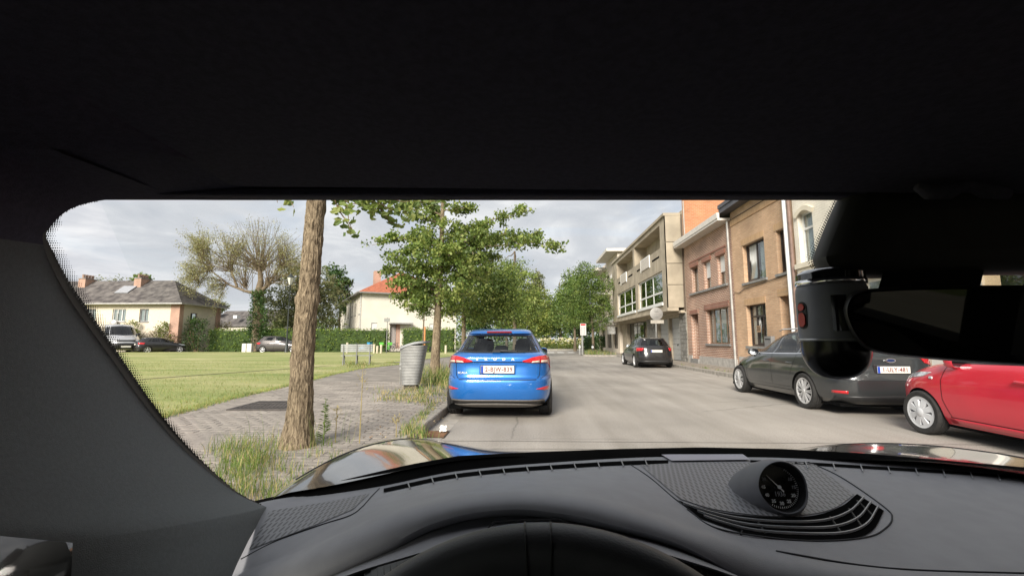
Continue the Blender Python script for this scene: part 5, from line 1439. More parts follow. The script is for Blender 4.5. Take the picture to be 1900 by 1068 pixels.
# ---- concrete block with the projecting upper floors ------------------------------------------
def concrete_block():
    a, b = U['h1b'] + 0.06, 41.6
    XB = 7.62                                   # outer face of the projecting floors
    dB = WX - XB
    z0, z1, z2, z3 = 3.08, 5.62, 6.55, 8.30
    t = thing('apartment_block', (WX, (a + b) / 2, 0), 'weathered beige concrete block with projecting bay, ribbon windows and grey garage doors', 'building')
    # main wall: ground floor with openings
    g1, g0 = uv(1232, 640)[0], uv(1262, 640)[0]
    G1 = (uv(1263, 640)[0], uv(1243, 640)[0], 0.12, 2.62, 0.25); G2 = (uv(1241, 640)[0], uv(1222, 640)[0], 0.12, 2.62, 0.25)
    S1 = (uv(1201, 640)[0], uv(1164, 640)[0], 0.9, 2.75, 0.35)
    mb = MB(); F.wall(mb, a, b, 0.1, z3 + 0.25, [G1, G2, S1], 0.2)
    mb.add([(WX, a, 0.1), (WX + 10, a, 0.1), (WX + 10, a, z3 + 0.25), (WX, a, z3 + 0.25)], [(0, 1, 2, 3)]); mb.add([(WX, b, 0.1), (WX + 10, b, 0.1), (WX + 10, b, z3), (WX, b, z3)], [(0, 1, 2, 3)])
    mb.build('wall', M_conc, t, fixn=False)
    for G in (G1, G2):
        mb = MB(); k = 8
        for i in range(k): F.box(mb, G[0] + 0.03, G[1] - 0.03, lerp(G[2], G[3], i / k) + 0.006, lerp(G[2], G[3], (i + 1) / k) - 0.006, -0.22, -0.18)
        F.box(mb, G[0], G[1], G[2], G[3], -0.24, -0.225)
        gd = mb.build('garage_door', pm('garage_grey', (0.36, 0.36, 0.345), 0.55, var=0.08), t)
        mb = MB(); F.box(mb, (G[0] + G[1]) / 2 - 0.08, (G[0] + G[1]) / 2 + 0.08, 1.0, 1.05, -0.18, -0.14); mb.build('handle', M_black, gd)
    window(t, F, *S1[:4], rec=0.30, fm=M_wframe_d, cols=(0.30, 0.62), fw=0.07, sill=0.05)
    mb = MB()                                   # rough stone piers between the doors
    for (u0_, u1_) in ((a + 0.02, G1[0] - 0.08), (G2[1] + 0.1, S1[0] - 0.2)):
        v = 0.12; k = 0
        while v < 2.75:
            h_ = 0.17 + 0.07 * random.random(); u = u0_
            while u < u1_:
                l_ = min(u1_ - u, 0.3 + 0.35 * random.random()); F.box(mb, u + 0.008, u + l_ - 0.008, v + 0.008, v + h_ - 0.008, 0.0, 0.03 + 0.03 * random.random()); u += l_
            v += h_
    mb.build('stone_cladding', pm('grey_rubble', (0.22, 0.21, 0.19), 0.9, var=0.3, scale=3), t)['kind'] = 'stuff'
    # projecting floors: panelled end wall, slabs, piers
    E = Face((XB, a + 0.25, 0), (1, 0, 0), (0, -1, 0))
    B_ = Face((XB, 0, 0), (0, 1, 0), (-1, 0, 0))
    bu0, bu1 = a + 0.25, b - 0.3
    holes = []
    ul = lambda px: atx(px, 600, XB).y
    wA = (ul(1235), ul(1186), 3.42, 5.30); wB = (ul(1181), ul(1147), 3.42, 5.30)
    LA = (ul(1233.5), ul(1181), 6.66, 8.02); LB = (ul(1178), ul(1147), 6.66, 8.02)
    # slots under the balcony parapets
    mb = MB(); B_.wall(mb, bu0, bu1, z0, z3, [(wA[0] + 0.3, wA[1], wA[2], wA[3], 0.2), (wB[0], wB[1], wB[2], wB[3], 0.2), (LA[0] + 0.3, LA[1], LA[2], LA[3], 1.25), (LB[0], LB[1], LB[2], LB[3], 1.25)], 0.2)
    mb.add([B_.p(bu0, z0), B_.p(bu1, z0), B_.p(bu1, z0, -dB), B_.p(bu0, z0, -dB)], [(0, 1, 2, 3)])
    mb.add([B_.p(bu1, z0), B_.p(bu1, z3), B_.p(bu1, z3, -dB), B_.p(bu1, z0, -dB)], [(0, 1, 2, 3)])
    bay = mb.build('bay', M_conc, t, fixn=False)
    # end wall of separate cast panels
    for (v0_, v1_) in ((z0, 4.35), (4.36, 5.55), (5.56, 6.78), (6.79, z3)):
        mb = MB(); E.box(mb, 0.0, dB - 0.004, v0_ + 0.012, v1_ - 0.012, -0.2, 0.02); mb.build('concrete_panel', M_conc, bay)
    # front edge panel of the bay end (wider than the windows)
    mb = MB(); B_.box(mb, bu0 - 0.02, bu1, z3, z3 + 0.16, -dB, 0.10); B_.box(mb, bu0 - 0.02, bu1, z0 - 0.18, z0 - 0.003, -0.55, 0.06); mb.build('slab_edge', M_conc, t)
    mb = MB(); F.box(mb, a + 0.02, b, 2.78, 2.92, 0.002, 0.30); mb.build('door_lintel', M_conc, t)
    for W_, n_ in ((wA, 3), (wB, 3)):
        u0_ = W_[0] + (0.3 if W_ is wA else 0)
        window(t, B_, u0_, W_[1], W_[2], W_[3], rec=0.10, fm=M_wframe_w, cols=(0.40, 0.72) if W_ is wA else (0.25, 0.62), rows=(0.36,), fw=0.10, pm_=glass('greenish_glass', (0.52, 0.66, 0.58), refl=2.2))
        mb = MB(); B_.box(mb, u0_ - 0.05, W_[1] + 0.05, W_[2] - 0.14, W_[2] - 0.003, -0.02, 0.08); mb.build('sill', M_wframe_w, t)
    # loggias: back wall, window, rail panel
    for i, L_ in enumerate((LA, LB)):
        u0_ = L_[0] + (0.3 if i == 0 else 0)
        mb = MB(); B_.box(mb, u0_, L_[1], L_[2] - 0.2, L_[3] + 0.02, -1.32, -1.25); mb.build('loggia_wall', M_conc, t)
        window(t, Face((XB + 1.22, 0, 0), (0, 1, 0), (-1, 0, 0)), lerp(u0_, L_[1], 0.02), lerp(u0_, L_[1], 0.34), L_[2], L_[3] - 0.12, rec=-0.06, fm=M_wframe_d, cols=(0.5,), fw=0.08, curtain=[(0.5, 1, 0, 1)])
        c0, c1 = lerp(u0_, L_[1], 0.36), lerp(u0_, L_[1], 0.70)
        mb = MB(); B_.box(mb, c0, c1, z2 - 0.60, z2 + 0.10, 0.01, 0.05)
        rp_ = mb.build('balcony_panel', pm('frosted_panel', (0.55, 0.50, 0.44), 0.5, var=0.1), t)
        mb = MB()
        for q in (c0, c1): B_.box(mb, q - 0.03, q + 0.03, z2 - 0.66, z2 + 0.16, 0.0, 0.06)
        B_.box(mb, c0, c1, z2 + 0.10, z2 + 0.16, 0.008, 0.052); mb.build('panel_frame', M_wframe_w, rp_)
        mb = MB(); B_.box(mb, lerp(u0_, L_[1], 0.04), lerp(u0_, L_[1], 0.28), z2 - 0.42, z2 - 0.30, 0.002, 0.006); B_.box(mb, lerp(u0_, L_[1], 0.76), lerp(u0_, L_[1], 0.9), z2 - 0.42, z2 - 0.30, 0.002, 0.006); mb.build('drain_slot', M_dark, t)
    mb = MB()
    for q in (lerp(bu0, bu1, 0.12), lerp(bu0, bu1, 0.30), lerp(bu0, bu1, 0.47), lerp(bu0, bu1, 0.66), lerp(bu0, bu1, 0.83)): B_.box(mb, q - 0.012, q + 0.012, 5.36, 6.64, 0.001, 0.004)
    mb.build('joint_lines', pm('joint_dark', (0.13, 0.10, 0.075), 0.9, var=0.1), t)
    mb = MB(); B_.box(mb, b - 6.5, b - 2.5, z3 + 0.17, z3 + 1.15, -3.6, -1.2); mb.build('roof_plant_room', pm('dark_slate_cladding', (0.06, 0.05, 0.05), 0.8, var=0.2), t)
    pipe(t, [(WX - 0.06, a - 0.02, z3), (WX - 0.06, a - 0.02, 2.9)], 0.04, pm('brown_cable', (0.1, 0.07, 0.05), 0.7), 'cable')
concrete_block()

# ---- pale apartment house at the corner -------------------------------------------------------
def corner_house():
    a, b, X = 42.0, 54.5, 8.3
    t = thing('apartment_house', (X, 48, 0), 'pale cream apartment house with flat overhanging eaves at the far end of the row', 'building')
    Fc = Face((X, 0, 0), (0, 1, 0), (-1, 0, 0)); top = 9.7
    hs = [(43.2, 45.0, 6.3, 8.0), (46.6, 48.6, 6.3, 8.2), (50.2, 52.4, 6.3, 8.2), (46.6, 48.6, 3.7, 5.4), (50.2, 52.4, 3.7, 5.4), (43.2, 45.0, 3.7, 5.4), (43.0, 45.2, 0.5, 2.6), (46.4, 49.0, 0.5, 2.6), (50.0, 52.6, 0.5, 2.6)]
    mb = MB(); Fc.wall(mb, a, b, 0.1, top, hs, 0.2)
    mb.add([(X, a, 0.1), (X + 9, a, 0.1), (X + 9, a, top), (X, a, top)], [(0, 1, 2, 3)])
    mb.build('wall', pm('pale_render', (0.68, 0.60, 0.50), 0.9, var=0.06), t, fixn=False)
    for h_ in hs: window(t, Fc, *h_, rec=0.16, fm=M_wframe_d, cols=(0.5,), fw=0.08)
    mb = MB(); Fc.box(mb, a - 0.4, b - 6.2, top, top + 0.28, -4, 1.1); mb.build('eaves', pm('white_eaves', (0.62, 0.58, 0.53), 0.7, var=0.05), t)
    mb = MB(); Fc.box(mb, b - 6.15, b + 0.5, top - 0.75, top - 0.45, -4, 1.25); mb.build('eaves', MATS['white_eaves'], t)
    for v in (3.4, 6.0):
        mb = MB(); Fc.box(mb, 45.8, 53.5, v, v + 0.16, 0.002, 1.1); bl = mb.build('balcony', MATS['white_eaves'], t)
        mb = MB(); Fc.box(mb, 45.8, 53.5, v + 0.17, v + 0.95, 1.02, 1.06); mb.build('balcony_front', M_wframe_w, bl)
    mb = MB(); Fc.box(mb, a + 0.2, 46, 2.75, 3.05, 0.002, 1.3); mb.build('shop_canopy', MATS['white_eaves'], t)
    mb = MB(); Fc.box(mb, a + 0.5, a + 0.75, 1.9, 3.6, 0.3, 1.0); mb.build('hanging_sign', M_wframe_w, t)
    mb = MB(); mb.lathe([(0.0, -0.05), (0.32, -0.05), (0.35, 0), (0.32, 0.05), (0, 0.05)], 16, (X - 0.35, a + 0.3, 7.3), 'y'); mb.build('wall_clock', M_zinc, t, smooth=True, auto=40)
corner_house()

# ---- cream house with the red hipped roof across the park -------------------------------------
def hip_roof(mb, P, W_, D_, ze, zr, oh, axis_long, inset, k=18, tt=0.05):
    """courses of tiles stepping up to the ridge, in local coordinates; P maps (x, y, z) to world"""
    x0, x1, y0, y1 = -oh, W_ + oh, -oh, D_ + oh
    if axis_long == 'y': rx0 = rx1 = (x0 + x1) / 2; ry0, ry1 = y0 + inset, y1 - inset
    else: ry0 = ry1 = (y0 + y1) / 2; rx0, rx1 = x0 + inset, x1 - inset
    lo = [(x0, y0), (x1, y0), (x1, y1), (x0, y1)]; hi = [(rx0, ry0), (rx1, ry0), (rx1, ry1), (rx0, ry1)]
    for i in range(k):
        f0, f1 = i / k, (i + 1) / k
        for s_ in range(4):
            a, b = lo[s_], lo[(s_ + 1) % 4]; c, d = hi[s_], hi[(s_ + 1) % 4]
            q = lambda p, r, f: (lerp(p[0], r[0], f), lerp(p[1], r[1], f))
            A, B, C_, D2 = q(a, c, f0), q(b, d, f0), q(b, d, f1), q(a, c, f1)
            za, zb = lerp(ze, zr, f0), lerp(ze, zr, f1)
            mb.add([P(*A, za + tt), P(*B, za + tt), P(*C_, zb), P(*D2, zb), P(*A, za - 0.01), P(*B, za - 0.01)], [(0, 1, 2, 3), (4, 5, 1, 0)])
    return lo, hi
def cream_house():
    c0 = Vector((-20.6, 53.0, 0)); an = R(30)
    ux, uy = Vector((math.cos(an), math.sin(an), 0)), Vector((-math.sin(an), math.cos(an), 0))
    W_, D_, ze, zr = 12.2, 22.0, 7.15, 10.9
    t = thing('detached_house', c0, 'two storey cream house with red hipped tile roof behind the hedge', 'house')
    P = lambda x, y, z: c0 + ux * x + uy * y + Vector((0, 0, z))
    Ff = Face(c0, ux, -uy); Fl = Face(c0, uy, -ux)
    loc_u = lambda px: (lambda d: ((c0.x * d.y - c0.y * d.x) / (d.x * ux.y - d.y * ux.x)))(ray(px, 600))
    wl = (loc_u(689), loc_u(700), 2.35, 3.45); wr = (loc_u(797), loc_u(807), 2.35, 3.45); dd = (loc_u(724), loc_u(743), 0.3, 3.35, 0.35)
    mb = MB(); Ff.wall(mb, 0, W_, 0, ze, [wl, wr, dd], 0.16)
    sh_ = []
    for u in (1.2, 4.6, 7.6, 11.4, 14.6, 18.5): sh_ += [(u, u + 1.0, 4.6, 6.1), (u, u + 1.0, 1.4, 3.0)]
    Fl.wall(mb, 0, D_, 0, ze, sh_, 0.16)
    mb.add([P(W_, 0, 0), P(W_, D_, 0), P(W_, D_, ze), P(W_, 0, ze)], [(0, 1, 2, 3)]); mb.add([P(0, D_, 0), P(W_, D_, 0), P(W_, D_, ze), P(0, D_, ze)], [(0, 1, 2, 3)])
    mb.build('wall', M_cream, t, fixn=False)
    for h_ in (wl, wr): window(t, Ff, *h_[:4], rec=0.12, fm=pm('grey_frame', (0.25, 0.25, 0.25), 0.6), fw=0.07, blind=1.0)
    for h_ in sh_: window(t, Fl, *h_, rec=0.12, fm=pm('grey_frame', (0.25, 0.25, 0.25), 0.6), cols=(0.5,), fw=0.07, sill=0.08)
    door(t, Ff, dd[0], lerp(dd[0], dd[1], 0.62), dd[2], dd[3], m=pm('grey_panel_door', (0.36, 0.33, 0.31), 0.6), rec=0.30, panels=1)
    mb = MB(); Ff.box(mb, lerp(dd[0], dd[1], 0.66), dd[1], 0.2, dd[3], -0.30, -0.04); mb.build('brick_jamb', brick('pink_brick', (0.48, 0.26, 0.18), (0.42, 0.22, 0.15), (0.5, 0.42, 0.35)), t)
    mb = MB(); Ff.box(mb, dd[0] - 0.2, dd[1] + 1.4, dd[3], dd[3] + 0.16, 0.0, 1.0); mb.build('door_canopy', M_zinc, t)
    mb = MB(); hip_roof(mb, P, W_, D_, ze, zr, 0.55, 'y', 6.4, 26)
    mb.build('roof', pm('red_roof_tile', (0.40, 0.135, 0.075), 0.85, var=0.18, scale=3, bump=0.4, bscale=25), t)
    mb = MB()
    mb.hexa([P(2.6, 7, ze + 1.2), P(3.5, 7, ze + 1.2), P(3.5, 7.9, ze + 1.2), P(2.6, 7.9, ze + 1.2), P(2.6, 7, zr + 0.1), P(3.5, 7, zr + 0.1), P(3.5, 7.9, zr + 0.1), P(2.6, 7.9, zr + 0.1)]); mb.build('chimney', brick('pink_brick', (0.48, 0.26, 0.18), (0.42, 0.22, 0.15), (0.5, 0.42, 0.35)), t)
    mb = MB()
    for (x0, x1, y0, y1) in ((-0.58, W_ + 0.58, -0.66, -0.50), (-0.66, -0.50, -0.66, D_ + 0.6)):
        mb.hexa([P(x0, y0, ze - 0.12), P(x1, y0, ze - 0.12), P(x1, y1, ze - 0.12), P(x0, y1, ze - 0.12), P(x0, y0, ze + 0.04), P(x1, y0, ze + 0.04), P(x1, y1, ze + 0.04), P(x0, y1, ze + 0.04)])
    for (x0, x1, y0, y1) in ((-0.5, W_ + 0.5, -0.5, 0.0), (-0.5, 0.0, 0.0, D_)):
        mb.hexa([P(x0, y0, ze - 0.06), P(x1, y0, ze - 0.06), P(x1, y1, ze - 0.06), P(x0, y1, ze - 0.06), P(x0, y0, ze - 0.02), P(x1, y0, ze - 0.02), P(x1, y1, ze - 0.02), P(x0, y1, ze - 0.02)])
    mb.build('gutter', pm('grey_gutter', (0.24, 0.23, 0.22), 0.6, var=0.1), t)
    pipe(t, [P(-0.08, 0.35, ze - 0.1), P(-0.08, 0.35, 0)], 0.09); pipe(t, [P(-0.08, 9.6, ze - 0.1), P(-0.08, 9.6, 0)], 0.09)
cream_house()

# ---- long low house with slate roof at the far left -------------------------------------------
def slate_house():
    x1, y0, y1, ze, zr = -38.6, 47.0, 53.4, 5.35, 8.35
    x0 = -62.0
    t = thing('semi_detached_house', (x1, y0, 0), 'cream house with a mossy slate hipped roof and two brick chimneys at the far left', 'house')
    Ff = Face((x0, y0, 0), (1, 0, 0), (0, -1, 0)); Fs = Face((x1, y0, 0), (0, 1, 0), (1, 0, 0))
    U_ = lambda px: at(px, 580, y0).x - x0
    hs = [(U_(209), U_(234), 3.35, 4.75), (U_(259), U_(276), 3.35, 4.75), (U_(160), U_(178), 3.35, 4.75)]
    mb = MB(); Ff.wall(mb, 0, x1 - x0, 0, ze, hs, 0.14)
    vy = atx(358, 590, x1).y - y0; h2 = [(vy - 0.4, vy + 0.6, 3.1, 4.4)]
    Fs.wall(mb, 0, y1 - y0, 0, ze, h2, 0.14); mb.build('wall', pm('yellow_cream_render', (0.66, 0.59, 0.47), 0.9, var=0.06), t, fixn=False)
    for i, h_ in enumerate(hs): window(t, Ff, *h_, rec=0.10, fm=M_wframe_w if i == 0 else pm('grey_frame', (0.25, 0.25, 0.25), 0.6), cols=(0.33, 0.66) if i == 0 else (0.5,), fw=0.08, sill=0.1, curtain=[(0, 1, 0, 1)])
    window(t, Fs, *h2[0], rec=0.10, fm=M_wframe_d, fw=0.08)
    pb = brick('pink_brick', (0.48, 0.26, 0.18), (0.42, 0.22, 0.15), (0.5, 0.42, 0.35))
    mb = MB(); Ff.box(mb, x1 - x0 - 1.0, x1 - x0 + 0.03, 0, ze, 0.002, 0.06); Fs.box(mb, 0.0, 0.5, 0, ze, 0.002, 0.05); Fs.box(mb, y1 - y0 - 0.8, y1 - y0, 0, ze, 0.002, 0.05); mb.build('brick_corner', pb, t)
    P = lambda x, y, z: Vector((x0 + x, y0 + y, z))
    mb = MB(); hip_roof(mb, P, x1 - x0, y1 - y0, ze, zr, 0.6, 'x', 4.2, 26)
    mb.build('roof', pm('mossy_slate', (0.085, 0.075, 0.075), 0.8, var=0.3, scale=1.6, c2=(0.17, 0.155, 0.145), bump=0.4, bscale=20), t)
    for px in (172, 273):
        cx = at(px, 540, y0 + 3.4).x
        mb = MB(); mb.box(cx - 0.42, cx + 0.42, y0 + 2.0, y0 + 3.4, ze + 1.0, zr + 0.10); ch = mb.build('chimney', pb, t)
        mb = MB(); mb.box(cx - 0.48, cx + 0.48, y0 + 1.94, y0 + 3.46, zr + 0.102, zr + 0.18); mb.build('chimney_cap', M_stone, ch)
        for k in range(4):
            mb = MB(); mb.lathe([(0.14, 0), (0.12, 0.3), (0.15, 0.42), (0.1, 0.45)], 10, (cx, y0 + 2.15 + 0.36 * k, zr + 0.182)); mb.build('chimney_pot', pm('clay_pot', (0.3, 0.2, 0.15), 0.8), ch)
    s0, s1 = at(232, 540, y0 + 2.2).x, at(256, 540, y0 + 2.2).x
    sl = (zr - ze) / (3.2 + 0.6)
    zz = lambda y: ze + (y + 0.6) * sl + 0.10
    mb = MB(); mb.hexa([(s0, y0 + 0.9, zz(0.9)), (s1, y0 + 0.9, zz(0.9)), (s1, y0 + 2.0, zz(2.0)), (s0, y0 + 2.0, zz(2.0)), (s0, y0 + 0.9, zz(0.9) + 0.08), (s1, y0 + 0.9, zz(0.9) + 0.08), (s1, y0 + 2.0, zz(2.0) + 0.08), (s0, y0 + 2.0, zz(2.0) + 0.08)])
    mb.build('roof_window', pm('skylight', (0.30, 0.31, 0.33), 0.3, var=0.1), t)
    mb = MB(); mb.box(x0, x1 + 0.6, y0 - 0.72, y0 - 0.56, ze - 0.12, ze + 0.02); mb.box(x1 + 0.56, x1 + 0.72, y0 - 0.7, y1 + 0.6, ze - 0.12, ze + 0.02); mb.build('gutter', M_zinc, t)
    q = at(207, 600, y0 - 0.5)
    mb = MB(); mb.lathe([(0.0, 0.0), (0.28, 0.03), (0.45, 0.14), (0.46, 0.15), (0.27, 0.05), (0.0, 0.02)], 18, (q.x, q.y, q.z), 'y'); mb.tube([(q.x, q.y + 0.02, q.z), (q.x, q.y + 0.5, q.z + 0.1), (q.x, q.y + 0.5, q.z + 1.2)], 0.03, 6); mb.build('satellite_dish', M_zinc, t, smooth=True, auto=40)
slate_house()
def low_house():
    t = thing('low_house', (-33, 66, 0), 'low white house with a long grey roof behind the ivy tree', 'house')
    z_e, z_r, y0 = 3.55, 6.1, 66
    x0, x1 = at(384, 600, y0).x, at(505, 600, y0).x
    mb = MB(); mb.box(x0 + 0.3, x1 - 0.3, y0 + 0.3, y0 + 8, 0, z_e); mb.build('wall', M_cream, t)
    mb = MB()
    for i in range(14):
        f0, f1 = i / 14, (i + 1) / 14; za, zb = lerp(z_e - 0.1, z_r, f0), lerp(z_e - 0.1, z_r, f1); ya, yb = y0 + 4.2 * f0, y0 + 4.2 * f1
        mb.add([(x0, ya, za + 0.05), (x1, ya, za + 0.05), (x1, yb, zb), (x0, yb, zb), (x0, ya, za - 0.02), (x1, ya, za - 0.02)], [(0, 1, 2, 3), (4, 5, 1, 0)])
    mb.add([(x0, y0 + 4.2, z_r), (x1, y0 + 4.2, z_r), (x1, y0 + 8.4, z_e), (x0, y0 + 8.4, z_e)], [(0, 1, 2, 3)]); mb.add([(x1 - 0.3, y0 + 0.3, z_e), (x1 - 0.3, y0 + 8, z_e), (x1 - 0.3, y0 + 4.2, z_r)], [(0, 1, 2)]); mb.add([(x0 + 0.3, y0 + 0.3, z_e), (x0 + 0.3, y0 + 8, z_e), (x0 + 0.3, y0 + 4.2, z_r)], [(0, 1, 2)])
    mb.build('roof', MATS['mossy_slate'], t)
    q = at(390, 577, y0 + 1.0); mb = MB(); mb.box(q.x - 0.5, q.x + 0.9, y0 + 1.2, y0 + 2.2, q.z - 0.35, q.z + 0.25); mb.build('roof_window', MATS['skylight'], t)
    q = at(434, 588, y0 - 0.05); mb = MB(); mb.box(q.x - 0.3, q.x + 0.3, y0 + 0.2, y0 + 1.0, q.z - 0.2, q.z + 0.3); mb.build('roof_vent', M_wframe_w, t)
low_house()

def mirror_house():
    a, b, top = -26.0, 0.96, 7.0
    t = thing('terraced_house', (WX, -12, 0), 'long brick row behind us on the right, seen only in the mirror', 'house')
    hs = [(u, u + 1.4, v, v + 1.6) for u in (-24, -20, -16, -12, -8, -4, -1.6) for v in (1.0, 3.9)]
    mb = MB(); F.wall(mb, a, b, 0.1, top, hs, 0.15); mb.build('wall', B1, t, fixn=False)
    for h_ in hs: window(t, F, *h_, rec=0.12, fm=M_wframe_w, cols=(0.5,), fw=0.07)
    mb = MB(); F.box(mb, a, b, top, top + 0.3, -3, 0.4); mb.build('cornice', MATS['white_cornice'], t)
mirror_house()

# ================================================================== TREES, HEDGES, PLANTS
def barkmat(name, c1, c2, sc=9.0):
    m, t, b, o = newmat(name)
    tcn = t.nodes.new('ShaderNodeTexCoord'); mp = t.nodes.new('ShaderNodeMapping'); mp.inputs['Scale'].default_value = (1, 1, 0.22)
    t.links.new(tcn.outputs['Object'], mp.inputs[0])
    n1 = t.nodes.new('ShaderNodeTexNoise'); n1.inputs['Scale'].default_value = sc * 6.0; n1.inputs['Detail'].default_value = 7; n1.inputs['Roughness'].default_value = 0.65; n1.inputs['Distortion'].default_value = 0.7
    t.links.new(mp.outputs[0], n1.inputs['Vector'])
    n2 = t.nodes.new('ShaderNodeTexNoise'); n2.inputs['Scale'].default_value = 2.2; n2.inputs['Detail'].default_value = 4
    t.links.new(tcn.outputs['Object'], n2.inputs['Vector'])
    r1 = t.nodes.new('ShaderNodeValToRGB'); r1.color_ramp.elements[0].position = 0.36; r1.color_ramp.elements[1].position = 0.62
    r1.color_ramp.elements[0].color = (*c1, 1); r1.color_ramp.elements[1].color = (*c2, 1)
    t.links.new(n1.outputs['Fac'], r1.inputs[0])
    mr = t.nodes.new('ShaderNodeMapRange'); mr.inputs[1].default_value = 0.3; mr.inputs[2].default_value = 0.7; mr.inputs[3].default_value = 0.75; mr.inputs[4].default_value = 1.2
    t.links.new(n2.outputs['Fac'], mr.inputs[0])
    mm = t.nodes.new('ShaderNodeMix'); mm.data_type = 'RGBA'; mm.blend_type = 'MULTIPLY'; mm.inputs[0].default_value = 1
    t.links.new(r1.outputs[0], mm.inputs[6]); t.links.new(mr.outputs[0], mm.inputs[7]); t.links.new(mm.outputs[2], b.inputs['Base Color'])
    b.inputs['Roughness'].default_value = 0.95; b.inputs['Specular IOR Level'].default_value = 0.15
    bp = t.nodes.new('ShaderNodeBump'); bp.inputs['Strength'].default_value = 1.0; bp.inputs['Distance'].default_value = 0.035
    t.links.new(n1.outputs['Fac'], bp.inputs['Height']); t.links.new(bp.outputs[0], b.inputs['Normal'])
    MATS[name] = m
    return m
M_bark = barkmat('ginkgo_bark', (0.085, 0.062, 0.04), (0.41, 0.325, 0.22), 9)
M_bark2 = barkmat('grey_bark', (0.07, 0.055, 0.04), (0.24, 0.19, 0.13), 7)
M_twig = pm('twig_bark', (0.19, 0.13, 0.075), 0.9, var=0.25)
G_gk = [leafmat('ginkgo_leaf', (0.195, 0.265, 0.055), 0.25, 0.9), leafmat('ginkgo_leaf_dark', (0.11, 0.17, 0.036), 0.25, 0.9), leafmat('ginkgo_leaf_pale', (0.32, 0.37, 0.10), 0.25, 0.9)]
G_md = [leafmat('leaf_mid', (0.135, 0.205, 0.042), 0.3, 0.5), leafmat('leaf_mid_dark', (0.08, 0.14, 0.03), 0.3, 0.5), leafmat('leaf_mid_pale', (0.22, 0.28, 0.065), 0.3, 0.5)]
G_yl = [leafmat('leaf_yellow_green', (0.20, 0.25, 0.045), 0.25, 0.5), leafmat('leaf_yellow_dark', (0.12, 0.175, 0.03), 0.25, 0.5), leafmat('leaf_yellow_pale', (0.30, 0.33, 0.08), 0.25, 0.5)]
G_ol = [leafmat('leaf_olive', (0.20, 0.22, 0.09), 0.3, 0.5), leafmat('leaf_olive_dark', (0.13, 0.15, 0.06), 0.3, 0.5), leafmat('leaf_olive_pale', (0.29, 0.29, 0.14), 0.3, 0.5)]
G_dk = [leafmat('leaf_deep', (0.05, 0.105, 0.022), 0.3, 0.5), leafmat('leaf_deep_dark', (0.03, 0.07, 0.015), 0.3, 0.5), leafmat('leaf_deep_pale', (0.10, 0.165, 0.035), 0.3, 0.5)]
G_hd = [leafmat('hedge_leaf', (0.19, 0.28, 0.05), 0.25, 1.0), leafmat('hedge_leaf_dark', (0.12, 0.20, 0.035), 0.25, 1.0), leafmat('hedge_leaf_pale', (0.29, 0.36, 0.07), 0.25, 1.0)]

def leaves(cent, n_per, rad, size, flat=1.0, fan=False):
    """clumps of leaf faces round the points cent; returns loose-polygon vertices and material indices"""
    cent = np.asarray(cent); m = len(cent)
    c = np.repeat(cent, n_per, 0)
    off = rng.normal(0, 1, (m * n_per, 3)); off /= np.linalg.norm(off, axis=1)[:, None]
    off *= (rng.random((m * n_per, 1)) ** 0.5) * rad; off[:, 2] *= flat
    p = c + off; n = len(p)
    a = rng.normal(0, 1, (n, 3)); a[:, 2] *= 0.6; a /= np.linalg.norm(a, axis=1)[:, None]
    b = rng.normal(0, 1, (n, 3)); b -= a * (a * b).sum(1)[:, None]; b /= np.linalg.norm(b, axis=1)[:, None]
    s = size * rng.uniform(0.6, 1.25, (n, 1))
    if fan:                                     # fan-shaped leaf of five corners
        v = np.stack([p, p + a * s * 0.55 + b * s * 0.62, p + a * s * 0.95 + b * s * 0.30, p + a * s * 0.92 - b * s * 0.34, p + a * s * 0.5 - b * s * 0.62], 1); k = 5
    else:
        v = np.stack([p - a * s * 0.5, p + b * s * 0.33, p + a * s * 0.55, p - b * s * 0.33], 1); k = 4
    mi = np.repeat(rng.choice(3, m, p=[0.5, 0.26, 0.24]), n_per)
    flip = rng.random(n) < 0.25; mi[flip] = rng.choice(3, flip.sum())
    return v.reshape(-1, 3), k, mi

def branch_pts(a, b, sag=0.0, wob=0.08, n=6):
    a, b = Vector(a), Vector(b); L = (b - a).length
    o = []
    for i in range(n + 1):
        t = i / n
        p = a.lerp(b, t) + Vector((random.gauss(0, wob), random.gauss(0, wob), random.gauss(0, wob))) * L * (0.5 if 0 < i < n else 0) * 0.5
        p.z += sag * math.sin(math.pi * t) * L
        o.append(p)
    return o

